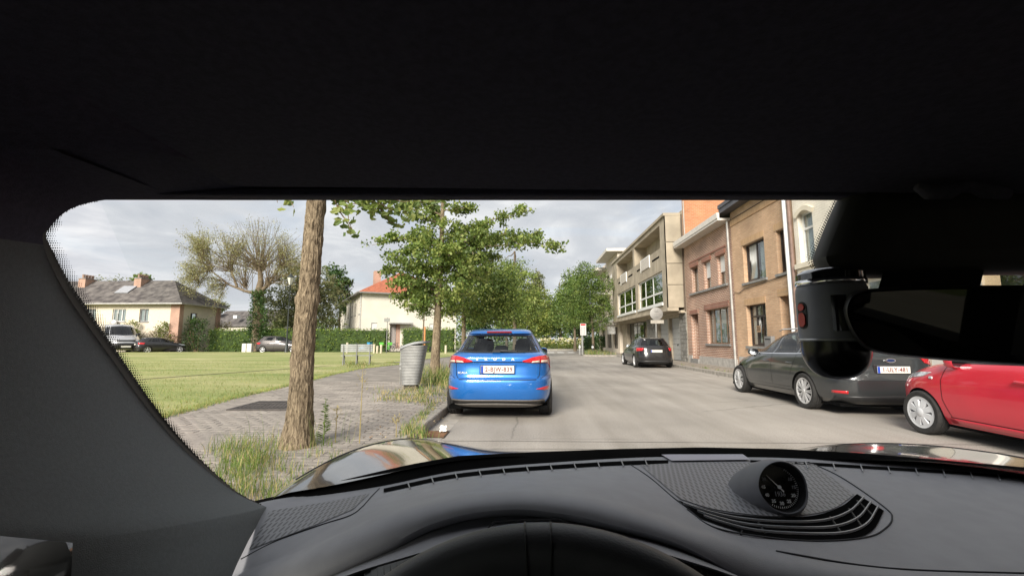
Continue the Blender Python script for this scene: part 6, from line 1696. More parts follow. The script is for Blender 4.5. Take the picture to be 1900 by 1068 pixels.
def tree(name, base, label, trunk_h, r0, ells, nclump, per, rad, lsize, mats, bark=M_bark2, lean=(0, 0), nbr=14, group=None, cat='tree', fan=False, shell=0.45, flat=0.8, seed=None):
    """tapered trunk, limbs to the crown, crown of leaf clumps. ells: (dx, dy, z, rx, ry, rz) in metres from base"""
    if seed is not None: random.seed(seed)
    base = Vector(base)
    t = thing(name, base, label, cat, group)
    top = base + Vector((lean[0], lean[1], trunk_h))
    mb = MB()
    pts = [base.lerp(top, k / 8) + Vector((random.gauss(0, 0.02), random.gauss(0, 0.02), 0)) * (k > 0) for k in range(9)]
    rr = [r0 * (1.35 if k == 0 else 1.0) * (1 - 0.75 * k / 8) for k in range(9)]
    mb.tube(pts, rr, 10)
    cents = []
    tot = sum(e[3] * e[4] * e[5] for e in ells)
    for (dx, dy_, z, rx, ry, rz_) in ells:
        k = max(3, int(nclump * (rx * ry * rz_) / tot))
        for _ in range(k):
            d = rng.normal(0, 1, 3); d /= np.linalg.norm(d)
            q = rng.random() ** shell
            cents.append((base.x + dx + d[0] * rx * q, base.y + dy_ + d[1] * ry * q, base.z + z + d[2] * rz_ * q))
    for i in range(nbr):
        e = Vector(random.choice(cents)); s_ = pts[random.randint(3, 8)]
        if e.z < s_.z - 0.3 * trunk_h: continue
        b = branch_pts(s_, e, 0.05, 0.12); mb.tube(b, [r0 * lerp(0.32, 0.05, j / 6) for j in range(7)], 6)
    mb.build('trunk', bark, t, smooth=True, auto=60)
    v, k, mi = leaves(cents, per, rad, lsize, flat, fan)
    o = np_mesh('crown', v, k, mats, mi, t)
    return t

# ---- near tree left of the bonnet: trunk with deep bark relief -------------------------------
def near_tree():
    b = gp(548, 838, PZ); b.y = 4.85; b.x = at(549, 820, 4.85).x
    t = thing('street_tree', (b.x, b.y, PZ), 'thick furrowed tree trunk standing in weeds just left of the bonnet', 'tree')
    n, rows = 96, []
    H = 6.0
    for i in range(260):
        z = H * i / 259
        cx = b.x + 0.035 * z * 0.6 + 0.010 * math.sin(z * 1.7 + 2) + 0.006 * math.sin(z * 4.1); cy_ = b.y + 0.02 * z
        r = 0.106 + 0.042 * math.exp(-z / 0.9) + 0.055 * math.exp(-z / 0.16)
        bump_ = 0.018 * math.exp(-((z - 1.62) / 0.07) ** 2)
        row_ = []
        for k in range(n + 1):
            a = 2 * math.pi * (k % n) / n
            f = noise.noise((math.cos(a) * 6.2, math.sin(a) * 6.2, z * 3.0 + 3)) * 0.5 + noise.noise((math.cos(a) * 15, math.sin(a) * 15, z * 9.0)) * 0.45
            rr = r * (1 + 0.02 * math.sin(3 * a + z)) + 0.021 * abs(f) * 1.7 - 0.012 + bump_ * (1 + f)
            row_.append((cx + math.cos(a) * rr, cy_ + math.sin(a) * rr, PZ - 0.03 + z))
        rows.append(row_)
    mb = MB(); mb.grid(rows)
    tr = mb.build('trunk', M_bark, t, smooth=True)
    # limbs above the roof line, with hanging leaf sprays that reach down into the window
    mb = MB()
    limbs = [((b.x, b.y, 3.1), at(690, 330, 5.3)), ((b.x, b.y, 3.3), at(820, 330, 5.8)), ((b.x, b.y, 3.2), at(535, 335, 4.9)), ((b.x, b.y, 3.6), (b.x - 1.6, b.y + 0.8, 4.4)), ((b.x, b.y, 4.2), (b.x + 1.2, b.y - 1.2, 5.0)), ((b.x, b.y, 4.6), (b.x - 0.8, b.y - 1.2, 5.6)), ((b.x, b.y, 4.8), (b.x + 0.6, b.y + 1.5, 5.8))]
    for a, e in limbs: mb.tube(branch_pts(a, e, 0.04, 0.1), [lerp(0.05, 0.012, j / 6) for j in range(7)], 7)
    sprays = []
    def spray(p0, p1, nn):
        mb.tube(branch_pts(p0, p1, -0.03, 0.1, 5), [0.010, 0.009, 0.008, 0.006, 0.005, 0.003], 5)
        for k in range(nn):
            q = Vector(p0).lerp(Vector(p1), random.random()); sprays.append(q + Vector((random.gauss(0, 0.05), random.gauss(0, 0.08), random.gauss(0, 0.045))))
    spray(at(630, 330, 5.2), at(655, 428, 5.0), 16); spray(at(690, 335, 5.3), at(700, 398, 5.5), 22); spray(at(640, 345, 5.2), at(780, 372, 5.6), 46); spray(at(700, 350, 5.4), at(760, 402, 6.2), 34); spray(at(615, 350, 5.0), at(632, 392, 5.0), 12)
    spray(at(610, 360, 5.0), at(700, 388, 5.3), 40); spray(at(660, 362, 5.2), at(775, 390, 5.7), 60); spray(at(690, 372, 5.3), at(745, 418, 5.9), 26); spray(at(625, 380, 5.0), at(652, 428, 5.0), 16); spray(at(690, 340, 5.4), at(830, 378, 6.6), 46); spray(at(520, 340, 4.9), at(545, 384, 4.8), 9); spray(at(500, 335, 4.9), at(515, 376, 4.8), 5)
    mb.build('branches', M_twig, t, smooth=True, auto=60)
    # single fan leaves, each a piece of its own
    lm = []
    for g in G_gk:
        n_ = 7; v = [(0, 0, 0), (0, -0.045, 0)]
        s_ = MB(); outl = [(0, 0, 0)] + [(0.085 * math.cos(q) * (0.86 if j == 3 else 1.0), 0.085 * math.sin(q) * (0.86 if j == 3 else 1.0), 0.012 * math.cos(3 * q)) for j, q in enumerate([lerp(0.45, math.pi - 0.45, j / 6) for j in range(7)])]
        s_.v = outl; s_.f = [tuple(range(8))]; s_.m = [0]
        s_.add([(-0.0015, -0.05, 0.004), (0.0015, -0.05, 0.004), (0.0015, 0.002, 0), (-0.0015, 0.002, 0)], [(0, 1, 2, 3)])
        me = bpy.data.meshes.new('leaf'); me.from_pydata(s_.v, [], s_.f); me.materials.append(g); me.update(); lm.append(me)
    for q in sprays:
        o = bpy.data.objects.new('leaf', random.choice(lm)); col.objects.link(o); o.parent = t
        o.location = q - Vector((b.x, b.y, PZ)); o.rotation_euler = (-1.57 + random.gauss(0, 0.55), random.gauss(0, 0.6), random.gauss(0, 0.8))
        s_ = random.uniform(0.5, 0.88); o.scale = (s_, s_, s_)
    cents = []
    for _ in range(150):
        d = rng.normal(0, 1, 3); d /= np.linalg.norm(d); q = rng.random() ** 0.5
        cents.append((b.x + 0.1 + d[0] * 1.7 * q, b.y + 0.4 + d[1] * 1.7 * q, 6.3 + d[2] * 1.3 * q))
    v, k, mi = leaves(cents, 14, 0.30, 0.085, 0.8, True)
    np_mesh('crown', v, k, G_gk, mi, t)
near_tree()

# ---- ginkgo in tiers beside the blue car ------------------------------------------------------
def tier_tree():
    Y = 14.2; b = at(806, 706, Y); bx = b.x
    t = thing('street_tree', (bx, Y, PZ), 'young ginkgo tree with flat tiers of leaves beside the blue car', 'tree')
    pix = [(806, 706), (809, 640), (813, 570), (817, 500), (820, 430), (822, 365), (824, 300)]
    pts = [at(px, py, Y) for px, py in pix]; pts[0].z = PZ
    mb = MB(); mb.tube(smooth_pts(pts, 6), [lerp(0.15, 0.035, k / 36) + (0.05 * math.exp(-k / 2)) for k in range(37)], 14)
    tips = [  # pixel start, pixel end, depth change at the end
        ((819, 400), (735, 372), 0.3), ((820, 395), (885, 388), -0.2), ((819, 420), (760, 402), -0.8), ((818, 448), (690, 455), 0.2), ((818, 455), (716, 482), -0.9), ((818, 445), (872, 430), 0.8), ((816, 462), (978, 390), 0.1), ((816, 470), (940, 432), -0.9), ((816, 480), (1046, 462), 0.4), ((816, 478), (1000, 440), 1.0),
        ((815, 500), (712, 506), 0.8), ((815, 505), (925, 480), 0.9), ((814, 515), (758, 492), -1.1), ((814, 525), (905, 505), -0.6), ((813, 540), (722, 527), -0.3), ((813, 545), (760, 548), 1.2), ((812, 560), (725, 552), 0.3), ((812, 562), (875, 545), -0.9), ((811, 575), (748, 566), -0.7), ((811, 580), (850, 578), 0.5), ((815, 510), (860, 470), 1.3), ((818, 430), (800, 380), 1.2), ((817, 470), (770, 440), 1.5), ((816, 490), (850, 455), -1.5)]
    cents = []
    for s_, e_, dz in tips:
        a, e = at(*s_, Y), at(*e_, Y + dz)
        bp_ = branch_pts(a, e, 0.06, 0.08, 8)
        L = (e - a).length
        mb.tube(bp_, [lerp(0.032, 0.006, j / 8) for j in range(9)], 6)
        for j in range(int(16 * L)):
            f = 0.18 + 0.82 * random.random() ** 0.8
            k = min(int(f * 8), 7); p = bp_[k].lerp(bp_[k + 1], f * 8 - k)
            cents.append(p + Vector((random.gauss(0, 0.10), random.gauss(0, 0.22), random.gauss(0.03, 0.07))))
        for j in range(3):                       # side twigs
            f = random.uniform(0.35, 0.9); k = int(f * 8); p = bp_[k]
            q = p + Vector((random.gauss(0, 0.3), random.gauss(0, 0.45), random.uniform(-0.1, 0.25)))
            mb.tube([p, p.lerp(q, 0.5) + Vector((0, 0, 0.03)), q], [0.012, 0.008, 0.004], 5)
            for _ in range(4): cents.append(p.lerp(q, random.uniform(0.3, 1.0)) + Vector((random.gauss(0, 0.06),) * 3))
    for _ in range(420):
        a = random.uniform(0, 6.28); q = random.random() ** 0.6; cents.append(at(826 + math.cos(a) * 84 * q, 488 + math.sin(a) * 82 * q, Y + random.gauss(0, 0.9)))
    for _ in range(120): cents.append(at(random.gauss(818, 28), random.uniform(280, 365), Y) + Vector((0, random.gauss(0, 0.5), 0)))
    mb.build('trunk', M_bark, t, smooth=True, auto=60)
    v, k, mi = leaves([tuple(c_) for c_ in cents], 19, 0.18, 0.074, 0.75, True)
    np_mesh('crown', v, k, G_gk, mi, t)
tier_tree()

def px_tree(name, label, px, Y, crown, trunk_h, r0, nclump, per, rad, ls, mats, **k):
    """crown: ellipses given as photo pixels (cx, cy, rx, ry) at depth Y plus depth radius"""
    base = at(px, 640, Y); base.z = k.pop('z', 0.0)
    ells = []
    for (cx, cy_, rx, ry) in crown:
        c = at(cx, cy_, Y); ex = at(cx + rx, cy_, Y); ez = at(cx, cy_ - ry, Y)
        ells.append((c.x - base.x, k.get('dy', 0), c.z - base.z, ex.x - c.x, (ex.x - c.x) * 0.9, ez.z - c.z))
    k.pop('dy', None)
    return tree(name, base, label, trunk_h, r0, ells, nclump, per, rad, ls, mats, **k)
# trees down the left side of the street
px_tree('street_tree', 'leafy ginkgo behind the blue car, its crown low over the hedge', 860, 20.5, [(880, 560, 75, 42), (905, 520, 62, 35), (940, 560, 45, 48), (870, 490, 40, 32), (895, 450, 30, 40)], 6.5, 0.12, 760, 18, 0.32, 0.092, G_gk, z=PZ, bark=M_bark, fan=True, nbr=18)
px_tree('street_tree', 'slender young tree tied to an orange stake, left of the blue car', 786, 27, [(790, 575, 22, 22), (795, 545, 16, 26), (775, 560, 14, 12)], 6.0, 0.055, 110, 12, 0.22, 0.12, G_md, z=PZ, nbr=8)
px_tree('street_tree', 'dense dark green tree right above the roof of the blue car', 955, 33, [(950, 545, 55, 55), (930, 520, 40, 40), (975, 575, 35, 36), (960, 500, 28, 25)], 8, 0.18, 800, 18, 0.42, 0.145, G_gk, nbr=10)
px_tree('street_tree', 'pale yellow-green tree at the end of the street', 985, 62, [(985, 580, 38, 46), (1000, 560, 24, 30), (965, 590, 26, 30), (1005, 600, 28, 26)], 9, 0.2, 520, 14, 0.6, 0.30, G_yl, nbr=8)
px_tree('street_tree', 'narrow upright tree behind the pale tree at the street end', 992, 85, [(995, 545, 16, 45), (1000, 520, 10, 25), (985, 570, 22, 25)], 14, 0.25, 420, 12, 0.7, 0.4, G_ol, nbr=6)
px_tree('street_tree', 'rounded green tree rising behind the flower bed', 1040, 66, [(1035, 590, 34, 34), (1060, 560, 30, 40), (1020, 570, 20, 26)], 10, 0.25, 520, 14, 0.6, 0.32, G_md, nbr=8)
px_tree('street_tree', 'bushy green tree on the traffic island, nearest the street sign', 1100, 41, [(1085, 545, 42, 42), (1105, 580, 36, 36), (1065, 580, 32, 30), (1090, 512, 32, 26), (1120, 535, 26, 30), (1082, 505, 14, 24)], 7, 0.13, 1100, 18, 0.40, 0.135, G_md, z=0.1, nbr=22)
px_tree('street_tree', 'green tree on the traffic island behind the sign, its trunk straight', 1067, 50, [(1062, 560, 34, 45), (1045, 585, 26, 30), (1060, 520, 20, 20)], 8, 0.16, 520, 14, 0.5, 0.24, G_md, z=0.1, nbr=12)
# far backdrop of trees closing the street, one by one
for i, (px, cy_, rx, ry, mt, lab) in enumerate([(1012, 600, 28, 28, G_dk, 'deep green tree in the far row, just right of the blue car roof'), (1075, 600, 32, 34, G_dk, 'deep green tree in the far row, behind the island trees'), (940, 585, 34, 34, G_md, 'mid green tree in the far row, over the blue car roof'), (885, 595, 30, 30, G_dk, 'deep green tree in the far row, left of the blue car roof'), (1118, 590, 22, 30, G_ol, 'olive tree in the far row, against the pale corner house')]):
    px_tree('background_tree', lab, px, 78 + i, [(px, cy_, rx, ry), (px + rx * 0.3, cy_ - ry * 0.5, rx * 0.6, ry * 0.6)], 7, 0.25, 330, 12, 0.8, 0.42, mt, nbr=5, group='trees closing the street')
# closed belt of wood far behind everything
c = []
for _ in range(2600):
    x = random.uniform(-140, 110); c.append((x, 118 + random.uniform(0, 10), random.uniform(0, 7.5 + 3.0 * noise.noise((x * 0.07, 0, 0)) + 1.5 * noise.noise((x * 0.3, 4, 0)))))
v, k, mi = leaves(c, 8, 1.3, 0.85)
tag(np_mesh('distant_wood', v, k, G_md, mi), 'belt of distant trees closing the horizon behind the houses', 'wood', kind='stuff')
# ---- park trees on the left --------------------------------------------------------------------
def pollard():
    Y = 49; b = at(478, 640, Y); b.z = 0.1
    t = thing('pollard_willow', b, 'old pollarded willow with bare crown twigs and ivy on its trunk', 'tree')
    mb = MB()
    k0 = at(480, 545, Y)
    mb.tube([b, at(478, 610, Y), at(479, 570, Y), k0], [0.70, 0.56, 0.52, 0.56], 12)
    heads = [(497, 490, 0), (480, 530, 0), (500, 520, 0.4), (440, 530, -0.3), (400, 505, 0), (515, 498, 0.5)]
    mb.tube([k0, at(484, 520, Y), at(481, 488, Y)], [0.5, 0.30, 0.20], 10)
    mb.tube([k0, at(455, 540, Y), at(425, 528, Y), at(392, 502, Y), at(374, 482, Y)], [0.26, 0.14, 0.10, 0.06, 0.04], 8)
    mb.tube([k0, at(500, 525, Y), at(520, 495, Y)], [0.3, 0.16, 0.10], 8)
    mb.tube([at(440, 532, Y), at(430, 505, Y), at(432, 480, Y)], [0.15, 0.11, 0.07], 8)
    cents = []
    def fan_(px, py, a0, a1, L0, L1, n, lf):
        for i in range(n):
            a = math.radians(random.uniform(a0, a1)); L = random.uniform(L0, L1)
            e = (px + math.cos(a) * L, py - math.sin(a) * L * 1.0)
            s_ = at(px + random.gauss(0, 4), py + random.gauss(0, 4), Y); q = at(*e, Y + random.gauss(0, 1.6))
            m_ = s_.lerp(q, 0.5) + Vector((random.gauss(0, .25), random.gauss(0, .25), 0.25))
            mb.tube([s_, m_, q], [0.032, 0.022, 0.010], 4)
            for _ in range(lf):
                f = random.uniform(0.45, 1.08); cents.append(s_.lerp(m_, f * 2) if f < 0.5 else m_.lerp(q, f * 2 - 1))
    fan_(482, 500, 20, 175, 55, 104, 130, 3); fan_(455, 535, 60, 150, 40, 100, 40, 4); fan_(495, 530, 20, 110, 40, 80, 36, 4); fan_(430, 500, 60, 185, 45, 90, 64, 7); fan_(392, 500, 90, 235, 25, 70, 60, 9); fan_(375, 480, 60, 160, 20, 66, 34, 10); fan_(520, 495, -20, 100, 25, 66, 66, 6); fan_(500, 520, -20, 60, 30, 62, 30, 5); fan_(420, 525, 150, 260, 25, 60, 40, 7); fan_(370, 520, 120, 260, 20, 42, 24, 8)
    mb.build('trunk', pm('willow_wood', (0.165, 0.125, 0.08), 0.9, var=0.3, scale=3, bump=0.5, bscale=15), t, smooth=True, auto=60)
    v, k, mi = leaves([tuple(c_) for c_ in cents], 9, 0.55, 0.125, 1.0)
    np_mesh('crown', v, k, [leafmat('willow_leaf', (0.33, 0.32, 0.13), 0.25), leafmat('willow_leaf_dark', (0.21, 0.21, 0.08), 0.25), leafmat('willow_leaf_pale', (0.45, 0.42, 0.20), 0.2)], mi, t)
    iv = []
    for _ in range(260):
        py = random.uniform(540, 640); wdt = lerp(9, 26, max(0, (py - 540) / 100) ** 1.4); iv.append(tuple(at(478 + random.uniform(-wdt, wdt), py, Y - random.uniform(0.1, 1.0))))
    v, k, mi = leaves(iv, 12, 0.42, 0.20); np_mesh('ivy', v, k, G_dk, mi, t)
pollard()
px_tree('park_tree', 'broad olive-green tree behind the street lamp and the near trunk', 545, 56, [(545, 560, 62, 52), (600, 560, 48, 48), (520, 600, 44, 26), (575, 520, 44, 34), (610, 600, 30, 30), (545, 500, 20, 22)], 10, 0.4, 1300, 14, 0.55, 0.26, G_ol, nbr=20)
px_tree('park_tree', 'small bright green tree between the near trunk and the cream house', 628, 66, [(628, 530, 24, 34), (615, 500, 12, 14), (640, 570, 14, 24)], 9, 0.25, 260, 12, 0.7, 0.40, G_dk, nbr=8)
px_tree('park_tree', 'round tree top showing over the slate roof beside the chimney', 262, 72, [(262, 522, 16, 14)], 7, 0.2, 100, 12, 0.7, 0.4, G_md, nbr=6)
px_tree('park_tree', 'bare twiggy tree top over the slate roof', 215, 74, [(215, 520, 36, 9)], 9, 0.2, 40, 6, 0.8, 0.3, G_ol, nbr=26)
px_tree('park_tree', 'rounded tree behind the low grey-roofed house', 402, 80, [(402, 567, 18, 11)], 6, 0.2, 120, 12, 0.7, 0.4, G_ol, nbr=4)

# ---- hedges and shrubs -------------------------------------------------------------------------
def hedge(name, label, x0, x1, y0, y1, h, mats, ls=0.13, dens=26, waver=0.08, cat='hedge', group=None, z0=0.0):
    t = thing(name, ((x0 + x1) / 2, y0, z0), label, cat, group)
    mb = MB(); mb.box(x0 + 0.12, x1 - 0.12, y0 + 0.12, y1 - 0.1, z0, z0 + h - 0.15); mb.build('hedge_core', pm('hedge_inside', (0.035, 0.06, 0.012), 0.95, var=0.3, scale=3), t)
    c = []
    for _ in range(int((x1 - x0) * h * dens)): c.append((random.uniform(x0, x1), y0 + random.gauss(0.06, waver), z0 + random.uniform(0, h)))
    for _ in range(int((x1 - x0) * (y1 - y0) * dens * 0.8)): c.append((random.uniform(x0, x1), random.uniform(y0, y1), z0 + h + random.gauss(-0.04, waver)))
    for xx in (x0, x1):
        for _ in range(int((y1 - y0) * h * dens)): c.append((xx + random.gauss(0, waver), random.uniform(y0, y1), z0 + random.uniform(0, h)))
    v, k, mi = leaves(c, 4, 0.14, ls); np_mesh('leaves', v, k, mats, mi, t)
    return t
YH = 49.0
hx = lambda px: at(px, 630, YH).x
hedge('clipped_hedge', 'long clipped green hedge behind the parked grey-brown hatchback', hx(386), hx(716), YH, YH + 1.2, 2.55, G_hd, 0.15, 20)
hedge('clipped_hedge', 'clipped green hedge right of the house gate, behind the litter bin', hx(746), hx(842), YH, YH + 1.2, 2.62, G_hd, 0.15, 20)
hedge('low_hedge', 'dark green hedge by the shop at the far end of the right pavement', 7.1, 8.1, 55.5, 60, 1.6, G_dk, 0.16, 26)
def shrub(name, label, px, py0, py1, rx, Y, mats, n=160, ls=0.16, group=None, z0=0.0, rad=0.35, per=9):
    b = at(px, 640, Y); t = thing(name, (b.x, Y, z0), label, 'shrub', group)
    top = at(px, py0, Y).z; hw = (at(px + rx, 600, Y).x - b.x)
    c = []; mb = MB()
    for i in range(7):
        q = Vector((b.x + random.gauss(0, hw * 0.5), Y + random.gauss(0, 0.4), z0 + (top - z0) * random.uniform(0.6, 0.95))); mb.tube([(b.x + random.gauss(0, 0.15), Y, z0), Vector((b.x, Y, z0)).lerp(q, 0.5), q], [0.05, 0.03, 0.012], 5)
    mb.build('stems', M_twig, t)
    for _ in range(n):
        a = random.uniform(0, 6.28); q = random.random() ** 0.6; z = random.random()
        w_ = hw * (1 - 0.55 * z ** 2.2)
        c.append((b.x + math.cos(a) * q * w_, Y + math.sin(a) * q * w_ * 0.7, z0 + 0.1 + z * (top - z0 - 0.15)))
    v, k, mi = leaves(c, per, rad, ls); np_mesh('leaves', v, k, mats, mi, t)
    return t
shrub('shrub', 'big dark conical shrub at the end of the clipped hedge', 363, 590, 650, 36, 48.2, G_dk, 330)
shrub('shrub', 'yellowish straggly shrub under the slate house windows', 240, 596, 640, 26, 46.4, G_yl, 130)
shrub('shrub', 'brownish dry hedge shrub behind the small black car', 300, 612, 650, 44, 46.8, [leafmat('dry_leaf', (0.24, 0.19, 0.10), 0.3), leafmat('dry_leaf_dark', (0.15, 0.12, 0.06), 0.3), leafmat('dry_leaf_green', (0.17, 0.18, 0.06), 0.3)], 220)
shrub('shrub', 'leafy shrub below the brick house corner', 300, 598, 640, 22, 46.6, G_yl, 90)
shrub('shrub', 'low green shrub behind the hedge at the ivy tree', 508, 598, 640, 30, 52, G_md, 150)
shrub('shrub', 'low brown-green shrub in front of the low white house', 410, 598, 640, 28, 52, [MATS['dry_leaf'], MATS['dry_leaf_dark'], MATS['dry_leaf_green']], 130)
shrub('shrub', 'dark green shrub by the shop front beyond the island', 1118, 622, 650, 16, 52, G_dk, 120)
# flower bed at the end of the street
def flower_bed():
    Y = 61; x0, x1 = at(1003, 640, Y).x, at(1082, 640, Y).x
    t = thing('flower_bed', ((x0 + x1) / 2, Y, 0), 'long bed of cream roses beyond the zebra crossing', 'flower bed')
    mb = MB(); mb.box(x0 - 0.5, x1 + 0.5, Y - 0.2, Y + 3, -0.05, 0.14); mb.build('bed_edge', M_kerb, t)
    c = [(random.uniform(x0, x1), Y + random.uniform(0, 2.6), random.uniform(0.15, 1.25)) for _ in range(420)]
    v, k, mi = leaves(c, 9, 0.28, 0.17); np_mesh('leaves', v, k, G_yl, mi, t)
    c = [(random.uniform(x0, x1), Y + random.uniform(-0.1, 1.4), random.uniform(0.75, 1.65)) for _ in range(170)]
    v, k, mi = leaves(c, 6, 0.13, 0.16); np_mesh('blossoms', v, k, [pm('cream_petal', (0.75, 0.70, 0.42), 0.7, var=0.1), pm('white_petal', (0.80, 0.78, 0.62), 0.7, var=0.1), pm('yellow_petal', (0.72, 0.60, 0.22), 0.7, var=0.1)], mi, t)
flower_bed()

# ---- weeds and grasses -------------------------------------------------------------------------
M_w1 = leafmat('weed_green', (0.17, 0.25, 0.05), 0.25, 5); M_w2 = leafmat('weed_straw', (0.46, 0.38, 0.17), 0.25, 5); M_w3 = leafmat('weed_dark', (0.09, 0.15, 0.03), 0.25, 5)
def tuft_verts(x, y, z, n, spread, h0, h1, wid, lean=0.5):
    px = x + rng.normal(0, spread, n); py = y + rng.normal(0, spread, n); h = rng.uniform(h0, h1, n); an = rng.uniform(0, 2 * np.pi, n); l = h * rng.uniform(0.05, lean, n)
    a2 = rng.uniform(0, 2 * np.pi, n); w_ = wid * rng.uniform(0.6, 1.2, n) / 2
    V = []
    dxs, dys = np.cos(an) * l, np.sin(an) * l; wx, wy = np.cos(a2) * w_, np.sin(a2) * w_
    zz = np.full(n, z)
    lo = np.stack([px - wx, py - wy, zz], 1); lo2 = np.stack([px + wx, py + wy, zz], 1)
    mi_ = np.stack([px + dxs * .35 + wx * .8, py + dys * .35 + wy * .8, zz + h * .6], 1); mi2 = np.stack([px + dxs * .35 - wx * .8, py + dys * .35 - wy * .8, zz + h * .6], 1)
    tp = np.stack([px + dxs, py + dys, zz + h], 1); tp2 = tp + np.stack([wx * .15, wy * .15, wx * 0], 1)
    q1 = np.stack([lo, lo2, mi_, mi2], 1); q2 = np.stack([mi2, mi_, tp2, tp], 1)
    return np.concatenate([q1, q2]).reshape(-1, 3)
def weed_patch(name, label, spots_, mats=None, probs=(0.5, 0.3, 0.2), z=PZ, single=True):
    V = [tuft_verts(x, y, z, n, s_, h0, h1, wd, ln) for (x, y, n, s_, h0, h1, wd, ln) in spots_]
    v = np.concatenate(V); mi = rng.choice(3, len(v) // 4, p=probs)
    o = np_mesh(name, v, 4, mats or [M_w1, M_w2, M_w3], mi)
    return tag(o, label, 'weeds', kind='stuff')
# rough grass round the near trunk and along the gutter side of the pillar
sp = []
for _ in range(105):
    px, py = random.uniform(410, 640), random.uniform(822, 930)
    if px > 505 and random.random() < 0.72: continue
    g = gp(px, py, PZ); sp.append((g.x, g.y, 26, 0.10, 0.05, 0.20 if px < 520 else 0.11, 0.006, 0.8))
for px, py in ((470, 850), (490, 830), (455, 870), (440, 890), (600, 830), (640, 815), (575, 845)):
    g = gp(px, py, PZ); sp.append((g.x, g.y, 9, 0.10, 0.22, 0.44, 0.0035, 0.4))
weed_patch('rough_grass', 'tall rough grass and weeds round the foot of the near trunk', sp, probs=(0.55, 0.30, 0.15))
sp = []
for _ in range(60):
    px, py = random.gauss(770, 36), random.gauss(733, 8); g = gp(px, py, PZ); sp.append((g.x, g.y, 16, 0.12, 0.03, 0.13, 0.012, 1.2))
weed_patch('trampled_grass', 'trampled straw and grass round the base of the litter bin', sp, probs=(0.3, 0.6, 0.1))
sp = []
for _ in range(70):
    px, py = random.gauss(812, 16), random.gauss(705, 9); g = gp(px, py, PZ); sp.append((g.x, g.y, 16, 0.15, 0.10, 0.42, 0.014, 0.6))
weed_patch('rough_grass', 'tall green weeds at the foot of the young ginkgo', sp, probs=(0.6, 0.28, 0.12))
sp = []
for k in range(46):
    px, py = lerp(752, 818, random.random()), 0; f = (px - 752) / 66; py = lerp(815, 742, f) + random.gauss(0, 3); g = gp(px, py, PZ); sp.append((g.x - 0.05, g.y, 8, 0.05, 0.02, 0.10 if f > 0.3 else 0.17, 0.009, 0.9))
for k in range(10): g = gp(random.gauss(780, 12), random.gauss(806, 6), PZ); sp.append((g.x, g.y, 14, 0.06, 0.05, 0.20, 0.008, 0.8))
weed_patch('kerb_weeds', 'weeds growing in the joint along the left kerb', sp, probs=(0.55, 0.37, 0.08))
sp = []
for _ in range(60): g = gp(random.uniform(640, 690), random.gauss(676, 3), PZ); sp.append((g.x, g.y, 10, 0.15, 0.04, 0.16, 0.02, 0.8))
for _ in range(40): y = random.uniform(15, 40); sp.append((KR + 0.25 + abs(random.gauss(0, 0.05)), y, 8, 0.06, 0.03, 0.12, 0.012, 0.8))
for _ in range(40): sp.append((random.uniform(4.6, 6.6), random.uniform(36.5, 40), 14, 0.15, 0.1, 0.5, 0.02, 0.6))
weed_patch('scattered_weeds', 'scattered weeds under the bench, along the right kerb and on the island', sp)
def tall_weed(label, px, py, Yp, H, kind):
    g = gp(px, py, PZ); t = thing('tall_weed', (g.x, g.y, PZ), label, 'weed')
    mb = MB(); lean = random.uniform(-0.03, 0.03)
    pts = [(g.x + lean * k / 5 * H, g.y, PZ + H * k / 5) for k in range(6)]; mb.tube(pts, [0.006, 0.006, 0.005, 0.004, 0.003, 0.002], 6)
    mb.build('stem', M_w1 if kind == 'leafy' else M_w2, t)
    V = []
    if kind == 'leafy':
        for k in range(90):
            f = random.uniform(0.05, 1); a = random.uniform(0, 6.28); L = lerp(0.13, 0.035, f); p = Vector((g.x + lean * f * H, g.y, PZ + H * f)); d = Vector((math.cos(a), math.sin(a), 0.55)).normalized(); s_ = d.cross(Vector((0, 0, 1))) * 0.009
            V += [p, p + d * L * 0.5 + s_, p + d * L + Vector((0, 0, -0.015)), p + d * L * 0.5 - s_]
        mats_ = M_w1
    else:
        for k in range(46):
            f = random.uniform(0.62, 1.0); a = random.uniform(0, 6.28); L = 0.05; p = Vector((g.x + lean * f * H, g.y, PZ + H * f)) + Vector((math.cos(a), math.sin(a), 0.4)) * random.uniform(0, 0.07); d = Vector((math.cos(a), math.sin(a), 0.9)).normalized(); s_ = d.cross(Vector((0, 0, 1))) * 0.006
            V += [p, p + d * L * 0.5 + s_, p + d * L, p + d * L * 0.5 - s_]
        mats_ = M_w2
    np_mesh('leaves', np.array([tuple(q) for q in V]), 4, mats_, None, t)
tall_weed('tall leafy green weed standing right of the near trunk', 600, 826, 0, 0.50, 'leafy')
tall_weed('tall dry grass stalk between the near trunk and the litter bin', 667, 822, 0, 0.86, 'dry')
tall_weed('shorter dry stalk next to the leafy weed', 622, 820, 0, 0.36, 'dry')
tall_weed('dry seed stalk above the kerb weeds', 735, 812, 0, 0.22, 'dry')

# ================================================================== STREET FURNITURE
M_galv = pm('galvanised_steel', (0.27, 0.27, 0.26), 0.58, metal=0.25, var=0.16, scale=5)
M_iron = pm('dark_green_iron', (0.025, 0.030, 0.030), 0.5, var=0.2)
